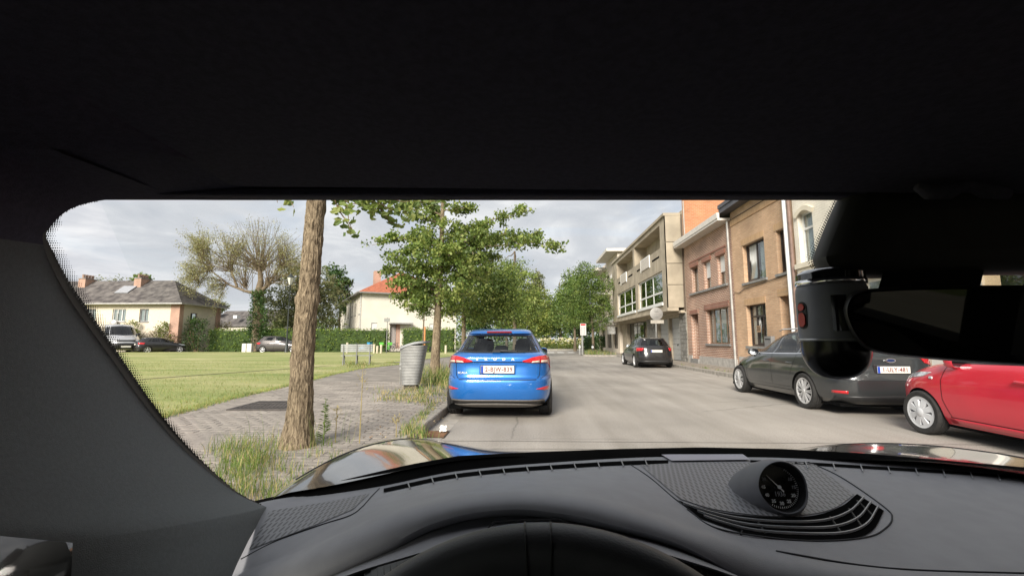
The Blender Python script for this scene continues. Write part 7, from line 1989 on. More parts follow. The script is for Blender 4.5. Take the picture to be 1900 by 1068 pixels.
# ribbed litter bin
def bin_():
    g = gp(764, 722, PZ); Y = g.y + 0.2
    k = lambda px, py: at(px, py, Y)
    t = thing('litter_bin', (g.x, Y, PZ), 'tall ribbed grey steel litter bin with a slanted lid on the pavement', 'litter bin')
    zt = k(770, 637).z; x0 = k(746, 700).x; cxb, cxt = (k(747, 718).x + k(778, 718).x) / 2, (k(746, 645).x + k(792, 645).x) / 2
    rb, rt = (k(778, 718).x - k(747, 718).x) / 2, (k(792, 645).x - k(746, 645).x) / 2
    n, nz = 40, 150
    rows = []
    for i in range(nz + 1):
        f = i / nz; z = PZ + 0.10 + (zt - PZ - 0.14) * f; r = lerp(rb, rt, f); cx = lerp(cxb, cxt, f)
        rib = 0.009 * (0.5 + 0.5 * math.sin(f * 2 * math.pi * 26))
        row_ = []
        for j in range(n + 1):
            a = 2 * math.pi * (j % n) / n; e = 0.62
            row_.append((cx + (r + rib) * math.copysign(abs(math.cos(a)) ** e, math.cos(a)), Y + (r * 0.9 + rib) * math.copysign(abs(math.sin(a)) ** e, math.sin(a)), z))
        rows.append(row_)
    mb = MB(); mb.grid(rows); bd = mb.build('bin_body', M_galv, t, smooth=True)
    mb = MB(); rl = [(cxt + (rt + 0.02) * math.copysign(abs(math.cos(a)) ** 0.62, math.cos(a)), Y + (rt * 0.9 + 0.02) * math.copysign(abs(math.sin(a)) ** 0.62, math.sin(a))) for a in [2 * math.pi * j / 32 for j in range(32)]]
    lo = []; hi = []
    for x, y in rl:
        f = (x - (cxt - rt)) / (2 * rt); z = lerp(k(746, 644).z, k(796, 632).z, f) + 0.04 * math.sin(math.pi * max(0, min(1, f)))
        lo.append((x + 0.03 * f, y, z - 0.05)); hi.append((x + 0.05 * f, y, z))
    mb.add(lo + hi + [(cxt, Y, k(770, 634).z)], [(j, (j + 1) % 32, 32 + (j + 1) % 32, 32 + j) for j in range(32)] + [(32 + j, 32 + (j + 1) % 32, 64) for j in range(32)] + [tuple(range(32))[::-1]])
    mb.build('bin_lid', pm('grey_lid', (0.33, 0.34, 0.345), 0.5, metal=0.2, var=0.1), t, smooth=True, auto=40)
    mb = MB(); mb.box(cxb - rb * 0.7, cxb + rb * 0.75, Y - rb * 0.6, Y + rb * 0.6, PZ - 0.01, PZ + 0.11); mb.build('bin_foot', pm('rusty_base', (0.10, 0.085, 0.07), 0.9, var=0.3), t)
    mb = MB(); mb.tube([(x0 - 0.012, Y - rb * 0.55, PZ + 0.1), (x0 - 0.012, Y - rb * 0.6, zt - 0.05)], 0.012, 6)
    for z in (0.45, 0.55): mb.box(x0 - 0.03, x0 + 0.015, Y - rb * 0.7, Y - rb * 0.45, PZ + z, PZ + z + 0.05)
    mb.build('door_hinge', M_galv, t)
bin_()
# park bench seen from behind
def bench():
    g = gp(662, 677, PZ); t = thing('park_bench', (g.x, g.y, PZ), 'weathered grey park bench with three metal legs at the end of the path', 'bench', rz=R(16))
    for x in (-0.58, 0.0, 0.58):
        mb = MB(); mb.tube([(x, -0.34, 0), (x, -0.24, 0.42), (x, -0.30, 0.95)], [0.03, 0.03, 0.026], 8); mb.tube([(x, 0.28, 0), (x, 0.22, 0.25), (x, 0.18, 0.42), (x, -0.24, 0.40)], 0.026, 8)
        mb.build('leg', pm('bench_iron', (0.22, 0.22, 0.215), 0.55, metal=0.3, var=0.2), t, smooth=True, rel=True, auto=50)
    ms = pm('bench_slat', (0.36, 0.37, 0.37), 0.7, var=0.2, scale=3)
    for k in range(5):
        mb = MB(); mb.box(-0.70, 0.70, -0.20 + 0.095 * k, -0.12 + 0.095 * k, 0.43, 0.46, bev=0.006); mb.build('slat', ms, t, rel=True)
    for k in range(4):
        mb = MB(); z = 0.62 + 0.09 * k; y = -0.27 - 0.012 * k; mb.box(-0.70, 0.70, y, y + 0.028, z, z + 0.078, bev=0.006); mb.build('slat', ms, t, rel=True)
bench()
# heritage street lamp in the park
def lamp():
    Y = 42.6; b = at(531, 652, Y); b.z = 0.0
    tp = at(534, 506, Y).z
    t = thing('street_lamp', b, 'old-style dark street lamp with a glass lantern in front of the hatchback and hedge', 'street lamp')
    mb = MB(); H = tp - 1.35
    mb.lathe([(0.20, 0), (0.20, 0.15), (0.15, 0.22), (0.14, 1.0), (0.10, 1.08), (0.075, 1.5), (0.06, H * 0.6), (0.05, H - 0.1), (0.09, H - 0.05), (0.05, H)], 14, tuple(b)); mb.build('post', M_iron, t, smooth=True, auto=40)
    c = (b.x, b.y, H)
    mb = MB(); mb.lathe([(0.05, 0.0), (0.10, 0.08), (0.16, 0.12)], 6, c); mb.lathe([(0.40, 0.86), (0.36, 0.92), (0.12, 1.15), (0.06, 1.22), (0.04, 1.34), (0, 1.36)], 6, c)
    for k in range(6):
        a = 2 * math.pi * k / 6; mb.tube([(c[0] + 0.16 * math.cos(a), c[1] + 0.16 * math.sin(a), c[2] + 0.12), (c[0] + 0.36 * math.cos(a), c[1] + 0.36 * math.sin(a), c[2] + 0.88)], 0.018, 5)
    ln = mb.build('lantern', M_iron, t)
    for k in range(6):
        a0, a1 = 2 * math.pi * k / 6, 2 * math.pi * (k + 1) / 6
        q = lambda a, r, z: (c[0] + r * math.cos(a), c[1] + r * math.sin(a), c[2] + z)
        mb = MB(); mb.add([q(a0, 0.15, 0.13), q(a1, 0.15, 0.13), q(a1, 0.35, 0.86), q(a0, 0.35, 0.86)], [(0, 1, 2, 3)]); mb.build('pane', pm('opal_lamp_glass', (0.62, 0.60, 0.55), 0.2, var=0.08), ln)
lamp()
# two pale utility cabinets beside the hatchback
for i, (p0, p1, dx_) in enumerate(((449, 456, 0), (458, 466, 1))):
    Y = 44.0; a, b = at(p0, 640, Y), at(p1 + 0.5, 640, Y)
    t = thing('utility_cabinet', ((a.x + b.x) / 2, Y, 0), ('left' if i == 0 else 'right') + ' one of the two pale utility cabinets behind the grey-brown hatchback', 'cabinet', 'pale utility cabinets on the verge')
    zt = at(455, 637, Y).z
    mb = MB(); mb.box(a.x, b.x, Y, Y + 0.35, 0, zt, bev=0.02); mb.build('cabinet_body', pm('pale_cabinet', (0.66, 0.64, 0.56), 0.6, var=0.08), t)
    mb = MB(); mb.box(a.x + 0.03, b.x - 0.03, Y - 0.012, Y - 0.002, 0.1, zt - 0.08); mb.build('cabinet_door', MATS['pale_cabinet'], t)
# wooden posts along the verge by the gate
for i, (px, py0, lab) in enumerate(((644, 635, 'short grey wooden post just left of the bench'), (694, 638, 'pale wooden post, leftmost of the group right of the bench'), (700, 641, 'pale wooden post, second of the group right of the bench'), (707, 639, 'pale wooden post nearest the green bicycles'), (827, 640, 'short grey post beside the orange stake'))):
    Y = 39.5; q = at(px, 650, Y); zt = at(px, py0, Y).z
    mb = MB(); mb.lathe([(0.10, 0), (0.10, zt - 0.05), (0.07, zt)], 10, (q.x, Y, 0.0)); o = mb.build('wooden_post', pm('pale_wood', (0.50, 0.44, 0.33), 0.85, var=0.15), None, smooth=True, auto=40); tag(o, lab, 'post', 'wooden posts along the verge')
# share bicycles by the hedge
def bicycle(label, px, colm, heading, basket=None, Y=46.5):
    q = at(px, 648, Y); t = thing('bicycle', (q.x, Y, 0.02), label, 'bicycle', 'bicycles parked at the hedge', rz=heading)
    for x in (-0.52, 0.52):
        mb = MB(); ring = [(x + 0.33 * math.cos(a), 0, 0.33 + 0.33 * math.sin(a)) for a in [2 * math.pi * k / 24 for k in range(25)]]; mb.tube(ring, 0.022, 6)
        for k in range(8): a = math.pi * k / 8; mb.tube([(x + 0.32 * math.cos(a), 0, 0.33 + 0.32 * math.sin(a)), (x - 0.32 * math.cos(a), 0, 0.33 - 0.32 * math.sin(a))], 0.004, 4)
        mb.build('wheel', M_tyre, t, rel=True)
    mb = MB()
    for a, b in (((-0.52, 0, 0.33), (-0.08, 0, 0.30)), ((-0.08, 0, 0.30), (-0.20, 0, 0.85)), ((-0.08, 0, 0.30), (0.40, 0, 0.80)), ((-0.52, 0, 0.33), (-0.17, 0, 0.72)), ((-0.17, 0, 0.72), (0.38, 0, 0.86)), ((0.52, 0, 0.33), (0.36, 0, 1.0))): mb.tube([a, b], 0.022, 6)
    mb.build('frame', colm, t, rel=True)
    mb = MB(); mb.box(-0.32, -0.08, -0.07, 0.07, 0.86, 0.92, bev=0.02); mb.build('saddle', M_black, t, rel=True)
    mb = MB(); mb.tube([(0.36, -0.3, 1.04), (0.34, 0, 1.02), (0.36, 0.3, 1.04)], 0.016, 6); mb.build('handlebar', M_black, t, rel=True)
    if basket:
        mb = MB(); mb.hexa([(0.42, -0.18, 0.78), (0.66, -0.18, 0.78), (0.66, 0.18, 0.78), (0.42, 0.18, 0.78), (0.36, -0.24, 1.08), (0.74, -0.24, 1.08), (0.74, 0.24, 1.08), (0.36, 0.24, 1.08)]); mb.build('basket', colm, t, rel=True)
        mb = MB(); mb.hexa([(-0.86, -0.03, 0.2), (-0.2, -0.03, 0.36), (-0.2, 0.03, 0.36), (-0.86, 0.03, 0.2), (-0.86, -0.03, 0.5), (-0.4, -0.03, 0.72), (-0.4, 0.03, 0.72), (-0.86, 0.03, 0.5)]); mb.build('mudguard', colm, t, rel=True)
bicycle('green share bicycle with basket, left of the pair by the gate sign', 707, pm('share_green', (0.16, 0.55, 0.09), 0.45, var=0.08), R(-70), True)
bicycle('green share bicycle with basket, right of the pair by the gate sign', 721, MATS['share_green'], R(-60), True)
bicycle('blue bicycle half hidden by the bench', 678, pm('share_blue', (0.05, 0.30, 0.55), 0.45, var=0.08), R(-20), True)
bicycle('dark bicycle in front of the house gate', 733, M_black, R(-35))
bicycle('dark bicycle behind the litter bin', 800, M_black, R(-65))
bicycle('dark bicycle behind the left end of the bench', 662, M_black, R(-75))
# small sign on a pole at the gate
def post_sign(name, label, cat, px, Y, ybot, ytop, board, bm, z0=0.0, pole=0.04, extra=None):
    q = at(px, ybot, Y); zt = at(px, ytop, Y).z
    t = thing(name, (q.x, Y, z0), label, cat)
    mb = MB(); mb.tube([(q.x, Y, z0), (q.x, Y, zt)], pole, 8); mb.build('pole', M_galv, t, smooth=True, auto=50)
    p0, p1, y0, y1 = board; a, b = at(p0, y1, Y), at(p1, y0, Y)
    mb = MB(); mb.box(a.x, b.x, Y - pole - 0.04, Y - pole - 0.005, a.z, b.z, bev=0.01); o = mb.build('sign_board', bm, t)
    return t, o, (a, b, Y - pole - 0.042)
post_sign('street_name_sign', 'small grey street sign on a pole by the house gate', 'sign', 717, 40.5, 650, 589, (713, 724, 590, 597), pm('grey_sign', (0.22, 0.22, 0.21), 0.5))
t, sb, (a, b, ys_) = post_sign('parking_sign', 'tall white notice board with red top on a pole on the traffic island', 'sign', 1081, 38.2, 652, 600, (1076.5, 1087, 600, 622), pm('sign_white', (0.55, 0.54, 0.52), 0.5, var=0.05), 0.1, 0.09)
mb = MB(); mb.box(a.x + 0.05, b.x - 0.05, ys_ - 0.006, ys_ - 0.002, b.z - 0.16, b.z - 0.03); mb.build('red_band', M_red, sb)
mb = MB()
for i in range(4):
    for j in range(2): x = lerp(a.x, b.x, 0.25 + 0.42 * j); z = lerp(b.z, a.z, 0.34 + 0.16 * i); mb.box(x - 0.05, x + 0.05, ys_ - 0.006, ys_ - 0.002, z - 0.04, z + 0.03)
mb.build('printed_symbols', pm('print_grey', (0.30, 0.27, 0.26), 0.6), sb)
# round sign seen from its grey back, with a plate below
def round_sign():
    Y = 24.6; q = at(1218, 676, Y); t = thing('round_traffic_sign', (q.x, Y, PZ), 'grey back of a round traffic sign on a pole, before the garage doors', 'sign')
    c = at(1217.5, 582, Y); r = at(1229.5, 582, Y).x - c.x
    mb = MB(); mb.tube([(q.x, Y, PZ), (c.x, Y, c.z + r * 0.85)], 0.035, 10); mb.build('pole', M_galv, t, smooth=True, auto=50)
    mb = MB(); mb.lathe([(0.0, -0.055), (r * 0.96, -0.055), (r, -0.05), (r, -0.035), (0.0, -0.037)], 36, (c.x, Y, c.z), 'y'); mb.build('sign_disc', pm('sign_back_grey', (0.30, 0.29, 0.275), 0.5, metal=0.3, var=0.08), t, smooth=True, auto=35)
    mb = MB(); a, b = at(1207, 600, Y), at(1231, 593.5, Y); mb.box(a.x, b.x, Y - 0.055, Y - 0.035, a.z, b.z, bev=0.005); mb.build('sign_plate', pm('plate_back', (0.40, 0.37, 0.32), 0.55), t)
    mb = MB()
    for dz in (-r * 0.4, r * 0.4): mb.box(c.x - 0.1, c.x + 0.1, Y - 0.075, Y - 0.03, c.z + dz - 0.02, c.z + dz + 0.02)
    mb.build('bracket', M_galv, t)
round_sign()
# orange stake beside the slender tree, low island posts
q = at(787.5, 650, 26.6); mb = MB(); mb.tube([(q.x, 26.6, 0), (q.x, 26.6, at(788, 606, 26.6).z)], 0.055, 8); tag(mb.build('tree_stake', pm('stake_orange', (0.55, 0.25, 0.09), 0.8, var=0.12), None, smooth=True, auto=50), 'orange wooden stake tied to the slender young tree', 'stake')
for px, lab in ((1076, 'grey bollard on the island, left of the notice board'), (1100, 'black and white bollard on the island, right of the notice board')):
    Y = 38.4; q = at(px, 655, Y); t = thing('bollard', (q.x, Y, 0.1), lab, 'bollard'); mb = MB(); mb.lathe([(0.09, 0), (0.09, 0.78), (0.06, 0.84), (0, 0.86)], 12, (q.x, Y, 0.1)); mb.build('bollard_post', M_galv if px < 1090 else M_black, t, smooth=True, auto=40)
    mb = MB(); mb.lathe([(0.095, 0.55), (0.095, 0.70)], 12, (q.x, Y, 0.1)); mb.build('reflective_band', M_wframe_w, t)
# cast iron drain grate by the lawn edge
def grate():
    g = gp(506, 753, PZ); t = thing('drain_grate', (g.x, g.y, PZ), 'square dark iron tree grate set in the paving beside the lawn', 'grate', rz=R(4))
    s_ = 0.50
    mi_ = pm('cast_iron', (0.075, 0.065, 0.06), 0.7, metal=0.2, var=0.25, scale=12)
    mb = MB()
    for (x0, x1, y0, y1) in ((-s_, s_, -s_, -s_ + 0.06), (-s_, s_, s_ - 0.06, s_), (-s_, -s_ + 0.06, -s_ + 0.06, s_ - 0.06), (s_ - 0.06, s_, -s_ + 0.06, s_ - 0.06)): mb.box(x0, x1, y0, y1, -0.02, 0.026)
    mb.build('grate_frame', mi_, t, rel=True)
    mb = MB(); mb.box(-s_ + 0.02, s_ - 0.02, -s_ + 0.02, s_ - 0.02, -0.02, 0.012); mb.build('grate_pit', M_dark, t, rel=True)
    for k in range(13):
        x = lerp(-s_ + 0.10, s_ - 0.10, k / 12)
        mb = MB(); mb.box(x - 0.02, x + 0.02, -s_ + 0.065, s_ - 0.065, 0.013, 0.024); mb.build('grate_bar', mi_, t, rel=True)
    for y in (-0.22, 0.0, 0.22): mb = MB(); mb.box(-s_ + 0.065, s_ - 0.065, y - 0.03, y + 0.03, 0.0135, 0.028); mb.build('grate_bar', mi_, t, rel=True)
grate()
# street gully in the gutter with a crumpled paper next to it
def gully():
    t = thing('street_gully', (KL + 0.17, 6.05, 0.0), 'rusty gully grate in the left gutter behind the blue car', 'gully')
    mi_ = pm('rusty_iron', (0.16, 0.085, 0.045), 0.9, var=0.3, scale=14)
    mb = MB(); mb.box(-0.16, 0.15, -0.20, 0.20, -0.01, 0.012); mb.build('gully_pit', pm('gully_dirt', (0.07, 0.05, 0.03), 0.95), t, rel=True)
    for k in range(6): mb = MB(); y = lerp(-0.17, 0.15, k / 5); mb.box(-0.15, 0.14, y, y + 0.028, 0.0125, 0.022); mb.build('gully_bar', mi_, t, rel=True)
gully()
g = gp(822, 800, 0.03)
mb = MB(); rows = []
for i in range(6): rows.append([(g.x - 0.05 + 0.018 * j + 0.006 * random.gauss(0, 1), g.y - 0.03 + 0.018 * i + 0.006 * random.gauss(0, 1), 0.03 + 0.07 * (i / 5) + 0.007 * random.gauss(0, 1)) for j in range(6)])
mb.grid(rows)
tag(mb.build('crumpled_paper', pm('white_paper', (0.80, 0.78, 0.72), 0.85, var=0.04), None, fixn=False), 'crumpled white scrap of paper in the gutter by the gully', 'litter')
# fallen leaves and straw on the pavement
c = []
for _ in range(190): p = gp(random.uniform(660, 830), random.uniform(725, 812), PZ + 0.012); c.append((p.x, p.y, PZ + 0.014))
v, k, mi = leaves(c, 1, 0.05, 0.022, 0.05)
tag(np_mesh('leaf_litter', v, k, [pm('brown_leaf', (0.22, 0.13, 0.06), 0.9), pm('straw_leaf', (0.38, 0.29, 0.14), 0.9), pm('dark_leaf', (0.10, 0.07, 0.04), 0.9)], mi), 'dry leaf litter scattered on the pavement near the kerb', 'leaf litter', kind='stuff')

# ================================================================== THE CAR THE PHOTO IS TAKEN FROM
CX = 0.38                                     # its centre line
own = thing('driver_car', (CX, 0.3, 0), 'black car seen from the driver seat: dark dashboard, bonnet, windscreen frame and roof lining', 'car')
M_dash = pm('dash_leather', (0.268, 0.269, 0.287), 0.56, var=0.05, scale=30, bump=0.12, bscale=900, spec=0.4)
M_trim = pm('pillar_textile', (0.112, 0.122, 0.126), 0.92, var=0.08, scale=260, bump=0.2, bscale=900)
M_head_ = pm('roof_lining', (0.075, 0.072, 0.098), 0.97, var=0.12, scale=200, bump=0.2, bscale=700, spec=0.1)
M_gloss = pm('piano_black', (0.008, 0.008, 0.009), 0.12, var=0.1, coat=1.0)
M_matt = pm('matt_black', (0.012, 0.012, 0.013), 0.6, var=0.15, scale=50)
M_perf = dots('speaker_mesh', (0.22, 0.221, 0.235), (0.085, 0.086, 0.092), 0.0066, 0.33)
M_slat = pm('vent_slat_grey', (0.33, 0.34, 0.36), 0.42, metal=0.3, var=0.05)
M_cam = pm('camera_grey', (0.24, 0.25, 0.30), 0.42, var=0.06, scale=60)
P_body = pm('black_car_paint', (0.010, 0.010, 0.010), 0.16, var=0.05, coat=1.0, spec=0.6)
M_lit = pm('dial_white', (0.80, 0.80, 0.80), 0.5, var=0.02)
M_lit2 = pm('dial_dim', (0.34, 0.35, 0.37), 0.5, var=0.02)

def tabf(tab): return pchip([a for a, b in tab], [b for a, b in tab])
pyB = tabf([(200, 1010), (300, 985), (430, 957), (490, 938), (600, 921), (700, 904), (850, 874), (985, 861), (1240, 849), (1400, 851), (1650, 864), (1900, 881), (2400, 925)])
YB = tabf([(200, 0.66), (300, 0.72), (430, 0.80), (490, 0.84), (700, 0.93), (985, 1.01), (1300, 1.05), (1900, 1.03), (2400, 0.98)])
pyC = tabf([(200, 1165), (300, 1122), (450, 1060), (520, 1036), (640, 985), (720, 950), (800, 927), (880, 912), (960, 907), (1060, 914), (1140, 930), (1287, 977), (1435, 1021), (1582, 1047), (1700, 1058), (1900, 1064), (2400, 1075)])
pyL = tabf([(200, 1240), (300, 1200), (500, 1116), (600, 1068), (720, 1012), (800, 972), (880, 951), (960, 944), (1040, 952), (1140, 974), (1252, 1006), (1346, 1053), (1420, 1090), (1600, 1118), (1800, 1125), (2400, 1140)])
YC_, YL_ = 0.66, 0.595
def dashpt(px, py, lift=0.0):
    a, b = pyB(px), pyC(px); t = (py - a) / (b - a)
    y = 1 / lerp(1 / YB(px), 1 / YC_, t)
    p = at(px, py, y)
    if 0 < t < 1: p.z += 0.006 * math.sin(math.pi * t) ** 2 * 0
    return p + Vector((0, -lift * 0.3, lift))
cols_ = [220 + 12 * k for k in range(176)]
rows = []
for k in range(-1, 29):
    rows.append([dashpt(c, lerp(pyB(c), pyC(c), k / 28) if k >= 0 else pyB(c) - 8) for c in cols_])
for f in (0.12, 0.3, 0.55, 0.8, 1.0):          # rolled edge that turns down to the lip
    g = math.sin(f * math.pi / 2)
    rows.append([at(c, lerp(pyC(c), pyL(c), f), YC_ + (YL_ - YC_) * (1 - (1 - f) ** 2) ** 0.5) for c in cols_])
rows.append([p + Vector((0, 0.012, -0.012)) for p in rows[-1]]); rows.append([p + Vector((0, 0.06, 0.0)) for p in rows[-1]])
mb = MB(); mb.grid(rows)
dash = mb.build('dashboard', M_dash, own, smooth=True, auto=60)
# fascia below the lip on the passenger side, keeps light out of the footwell
mb = MB(); mb.grid([[at(c, pyL(c) + 4, 0.655) for c in cols_], [Vector((at(c, pyL(c), 0.66).x, 0.70, 0.45)) for c in cols_]]); mb.build('lower_fascia', M_matt, own)
# inner hood of the instrument binnacle
pyP = tabf([(520, 1128), (640, 1068), (740, 1036), (836, 1011), (960, 996), (1080, 998), (1180, 1012), (1255, 1033), (1358, 1066), (1440, 1100)])
bc = [520 + 12 * k for k in range(77)]
mb = MB(); mb.grid([[at(c, lerp(pyL(c) - 3, pyP(c), f), lerp(0.650, 0.555, f)) for c in bc] for f in (0, 0.1, 0.25, 0.4, 0.55, 0.7, 0.85, 1.0)])
mb.grid([[at(c, pyP(c), 0.555) for c in bc], [at(c, pyP(c) + 3, 0.565) for c in bc], [at(c, pyP(c) + 4, 0.64) for c in bc]])
bn = mb.build('instrument_hood', M_dash, own, smooth=True, auto=50)
mb = MB(); mb.grid([[at(c, pyP(c) + 3, 0.645) for c in bc[4:-6]], [at(c, max(1180, pyP(c) + 60), 0.62) for c in bc[4:-6]]]); mb.build('instrument_glass', M_gloss, own)
mb = MB(); lpt = [(905, 980), (915, 968), (960, 964), (1035, 963), (1055, 970)]
mb.tube([at(x, y, 0.592) for x, y in lpt], 0.0012, 6); mb.build('head_up_window_edge', M_matt, bn)
# seams in the leather
def line(name, pix, r, m, lift=0.0005, parent=own):
    P = smooth_pts([dashpt(x, y, lift) for x, y in pix], 8)
    mb = MB(); mb.tube(P, r, 6); return mb.build(name, m, parent, smooth=True)
M_stitch = pm('dark_seam', (0.030, 0.031, 0.035), 0.8, var=0.1)
line('seam', [(1440, 1022), (1582, 1046), (1700, 1057), (1900, 1063), (2100, 1066)], 0.0012, M_stitch, 0.0006, dash)
line('seam', [(704, 906), (690, 920), (672, 940), (650, 956), (600, 972), (520, 1000), (447, 1037)], 0.0011, M_stitch, 0.0006, dash)
line('seam', [(1170, 862), (1205, 885), (1252, 925), (1300, 958)], 0.0011, M_stitch, 0.0006, dash)
line('seam', [(1500, 857), (1560, 885), (1640, 940), (1655, 962), (1640, 982), (1610, 996), (1540, 1003), (1450, 1000), (1330, 980), (1275, 945)], 0.0012, M_stitch, 0.0008, dash)
line('cable_mark', [(1377, 984), (1374, 992)], 0.0010, M_matt, 0.001, dash)
# patches laid on the dash
def dpatch(name, top, bot, m, lift, parent=own, n=10, k=6, edge=True):
    """patch between two pixel polylines on the dash"""
    A = smooth_pts([(x, y, 0) for x, y in top], n); B = smooth_pts([(x, y, 0) for x, y in bot], n)
    rows = [[dashpt(lerp(a.x, b.x, f / k), lerp(a.y, b.y, f / k), lift) for a, b in zip(A, B)] for f in range(k + 1)]
    mb = MB(); mb.grid(rows); return mb.build(name, m, parent, smooth=True, fixn=False)
# left loudspeaker grille
dpatch('speaker_grille', [(500, 948), (570, 937), (640, 925), (686, 915)], [(462, 1020), (520, 998), (590, 972), (655, 945)], M_perf, 0.0012, dash)
# centre loudspeaker grille round the clock
grl = dpatch('speaker_grille', [(1188, 863), (1290, 858), (1400, 858), (1480, 858), (1512, 862)], [(1262, 926), (1330, 946), (1440, 958), (1535, 948), (1585, 918)], M_perf, 0.0015, dash)
# defroster slots and the pale cover between them
for nm, xs_ in (('defroster_slot', [712 + 44 * k for k in range(13)]), ('defroster_slot', [1392 + 51 * k for k in range(11)])):
    tp = [(x, pyB(x) + (5 if x < 1300 else 3)) for x in xs_]; bt = [(x, pyB(x) + (12 if x < 1300 else 8)) for x in xs_]
    ds = dpatch(nm, tp, bt, M_dark, 0.0015, dash, 3, 1)
    for x in xs_[1:-1]:
        a, b = dashpt(x, pyB(x) + 3, 0.003), dashpt(x + 5, pyB(x) + 16, 0.003); mb = MB(); mb.tube([a, b], 0.0012, 5); mb.build('slot_rib', M_slat, ds)
dpatch('sensor_cover', [(1226, 845), (1300, 844), (1378, 845)], [(1246, 857), (1320, 856), (1392, 855)], pm('pale_grey_cover', (0.36, 0.35, 0.40), 0.5, var=0.04), 0.004, dash, 4, 2)
# air vent: black patch painted for the shaded opening, three curved slats above
vt = [(1256, 928), (1300, 942), (1360, 954), (1440, 960), (1510, 957), (1560, 940), (1590, 917)]
vb = [(1300, 962), (1345, 978), (1400, 993), (1470, 1000), (1570, 1001), (1618, 985), (1640, 948)]
vent = dpatch('air_vent', vt, vb, M_dark, 0.0016, dash, 6, 4)
for f in (0.28, 0.55, 0.82):
    top = smooth_pts([(lerp(a[0], b[0], f), lerp(a[1], b[1], f), 0) for a, b in zip(vt, vb)], 6)
    if f > 0.5: top = top[2:]
    r0 = [dashpt(p.x, p.y, 0.0022) for p in top]; r1 = [q + Vector((0, 0.0003, 0.0030)) for q in r0]; r2 = [q + Vector((0, 0.0026, 0.0030)) for q in r0]; r3 = [q + Vector((0, 0.003, 0.0)) for q in r0]
    mb = MB(); mb.grid([r0, r1, r2, r3]); mb.build('vent_slat', [M_slat], vent, smooth=True, auto=30)
for (x0, y0, x1, y1) in ((1405, 968, 1420, 992), (1540, 960, 1562, 992), (1575, 945, 1600, 980), (1590, 930, 1622, 960)):
    mb = MB(); mb.tube([dashpt(x0, y0, 0.002), dashpt(x1, y1, 0.002)], 0.0016, 5); mb.build('vent_vane', M_matt, vent)
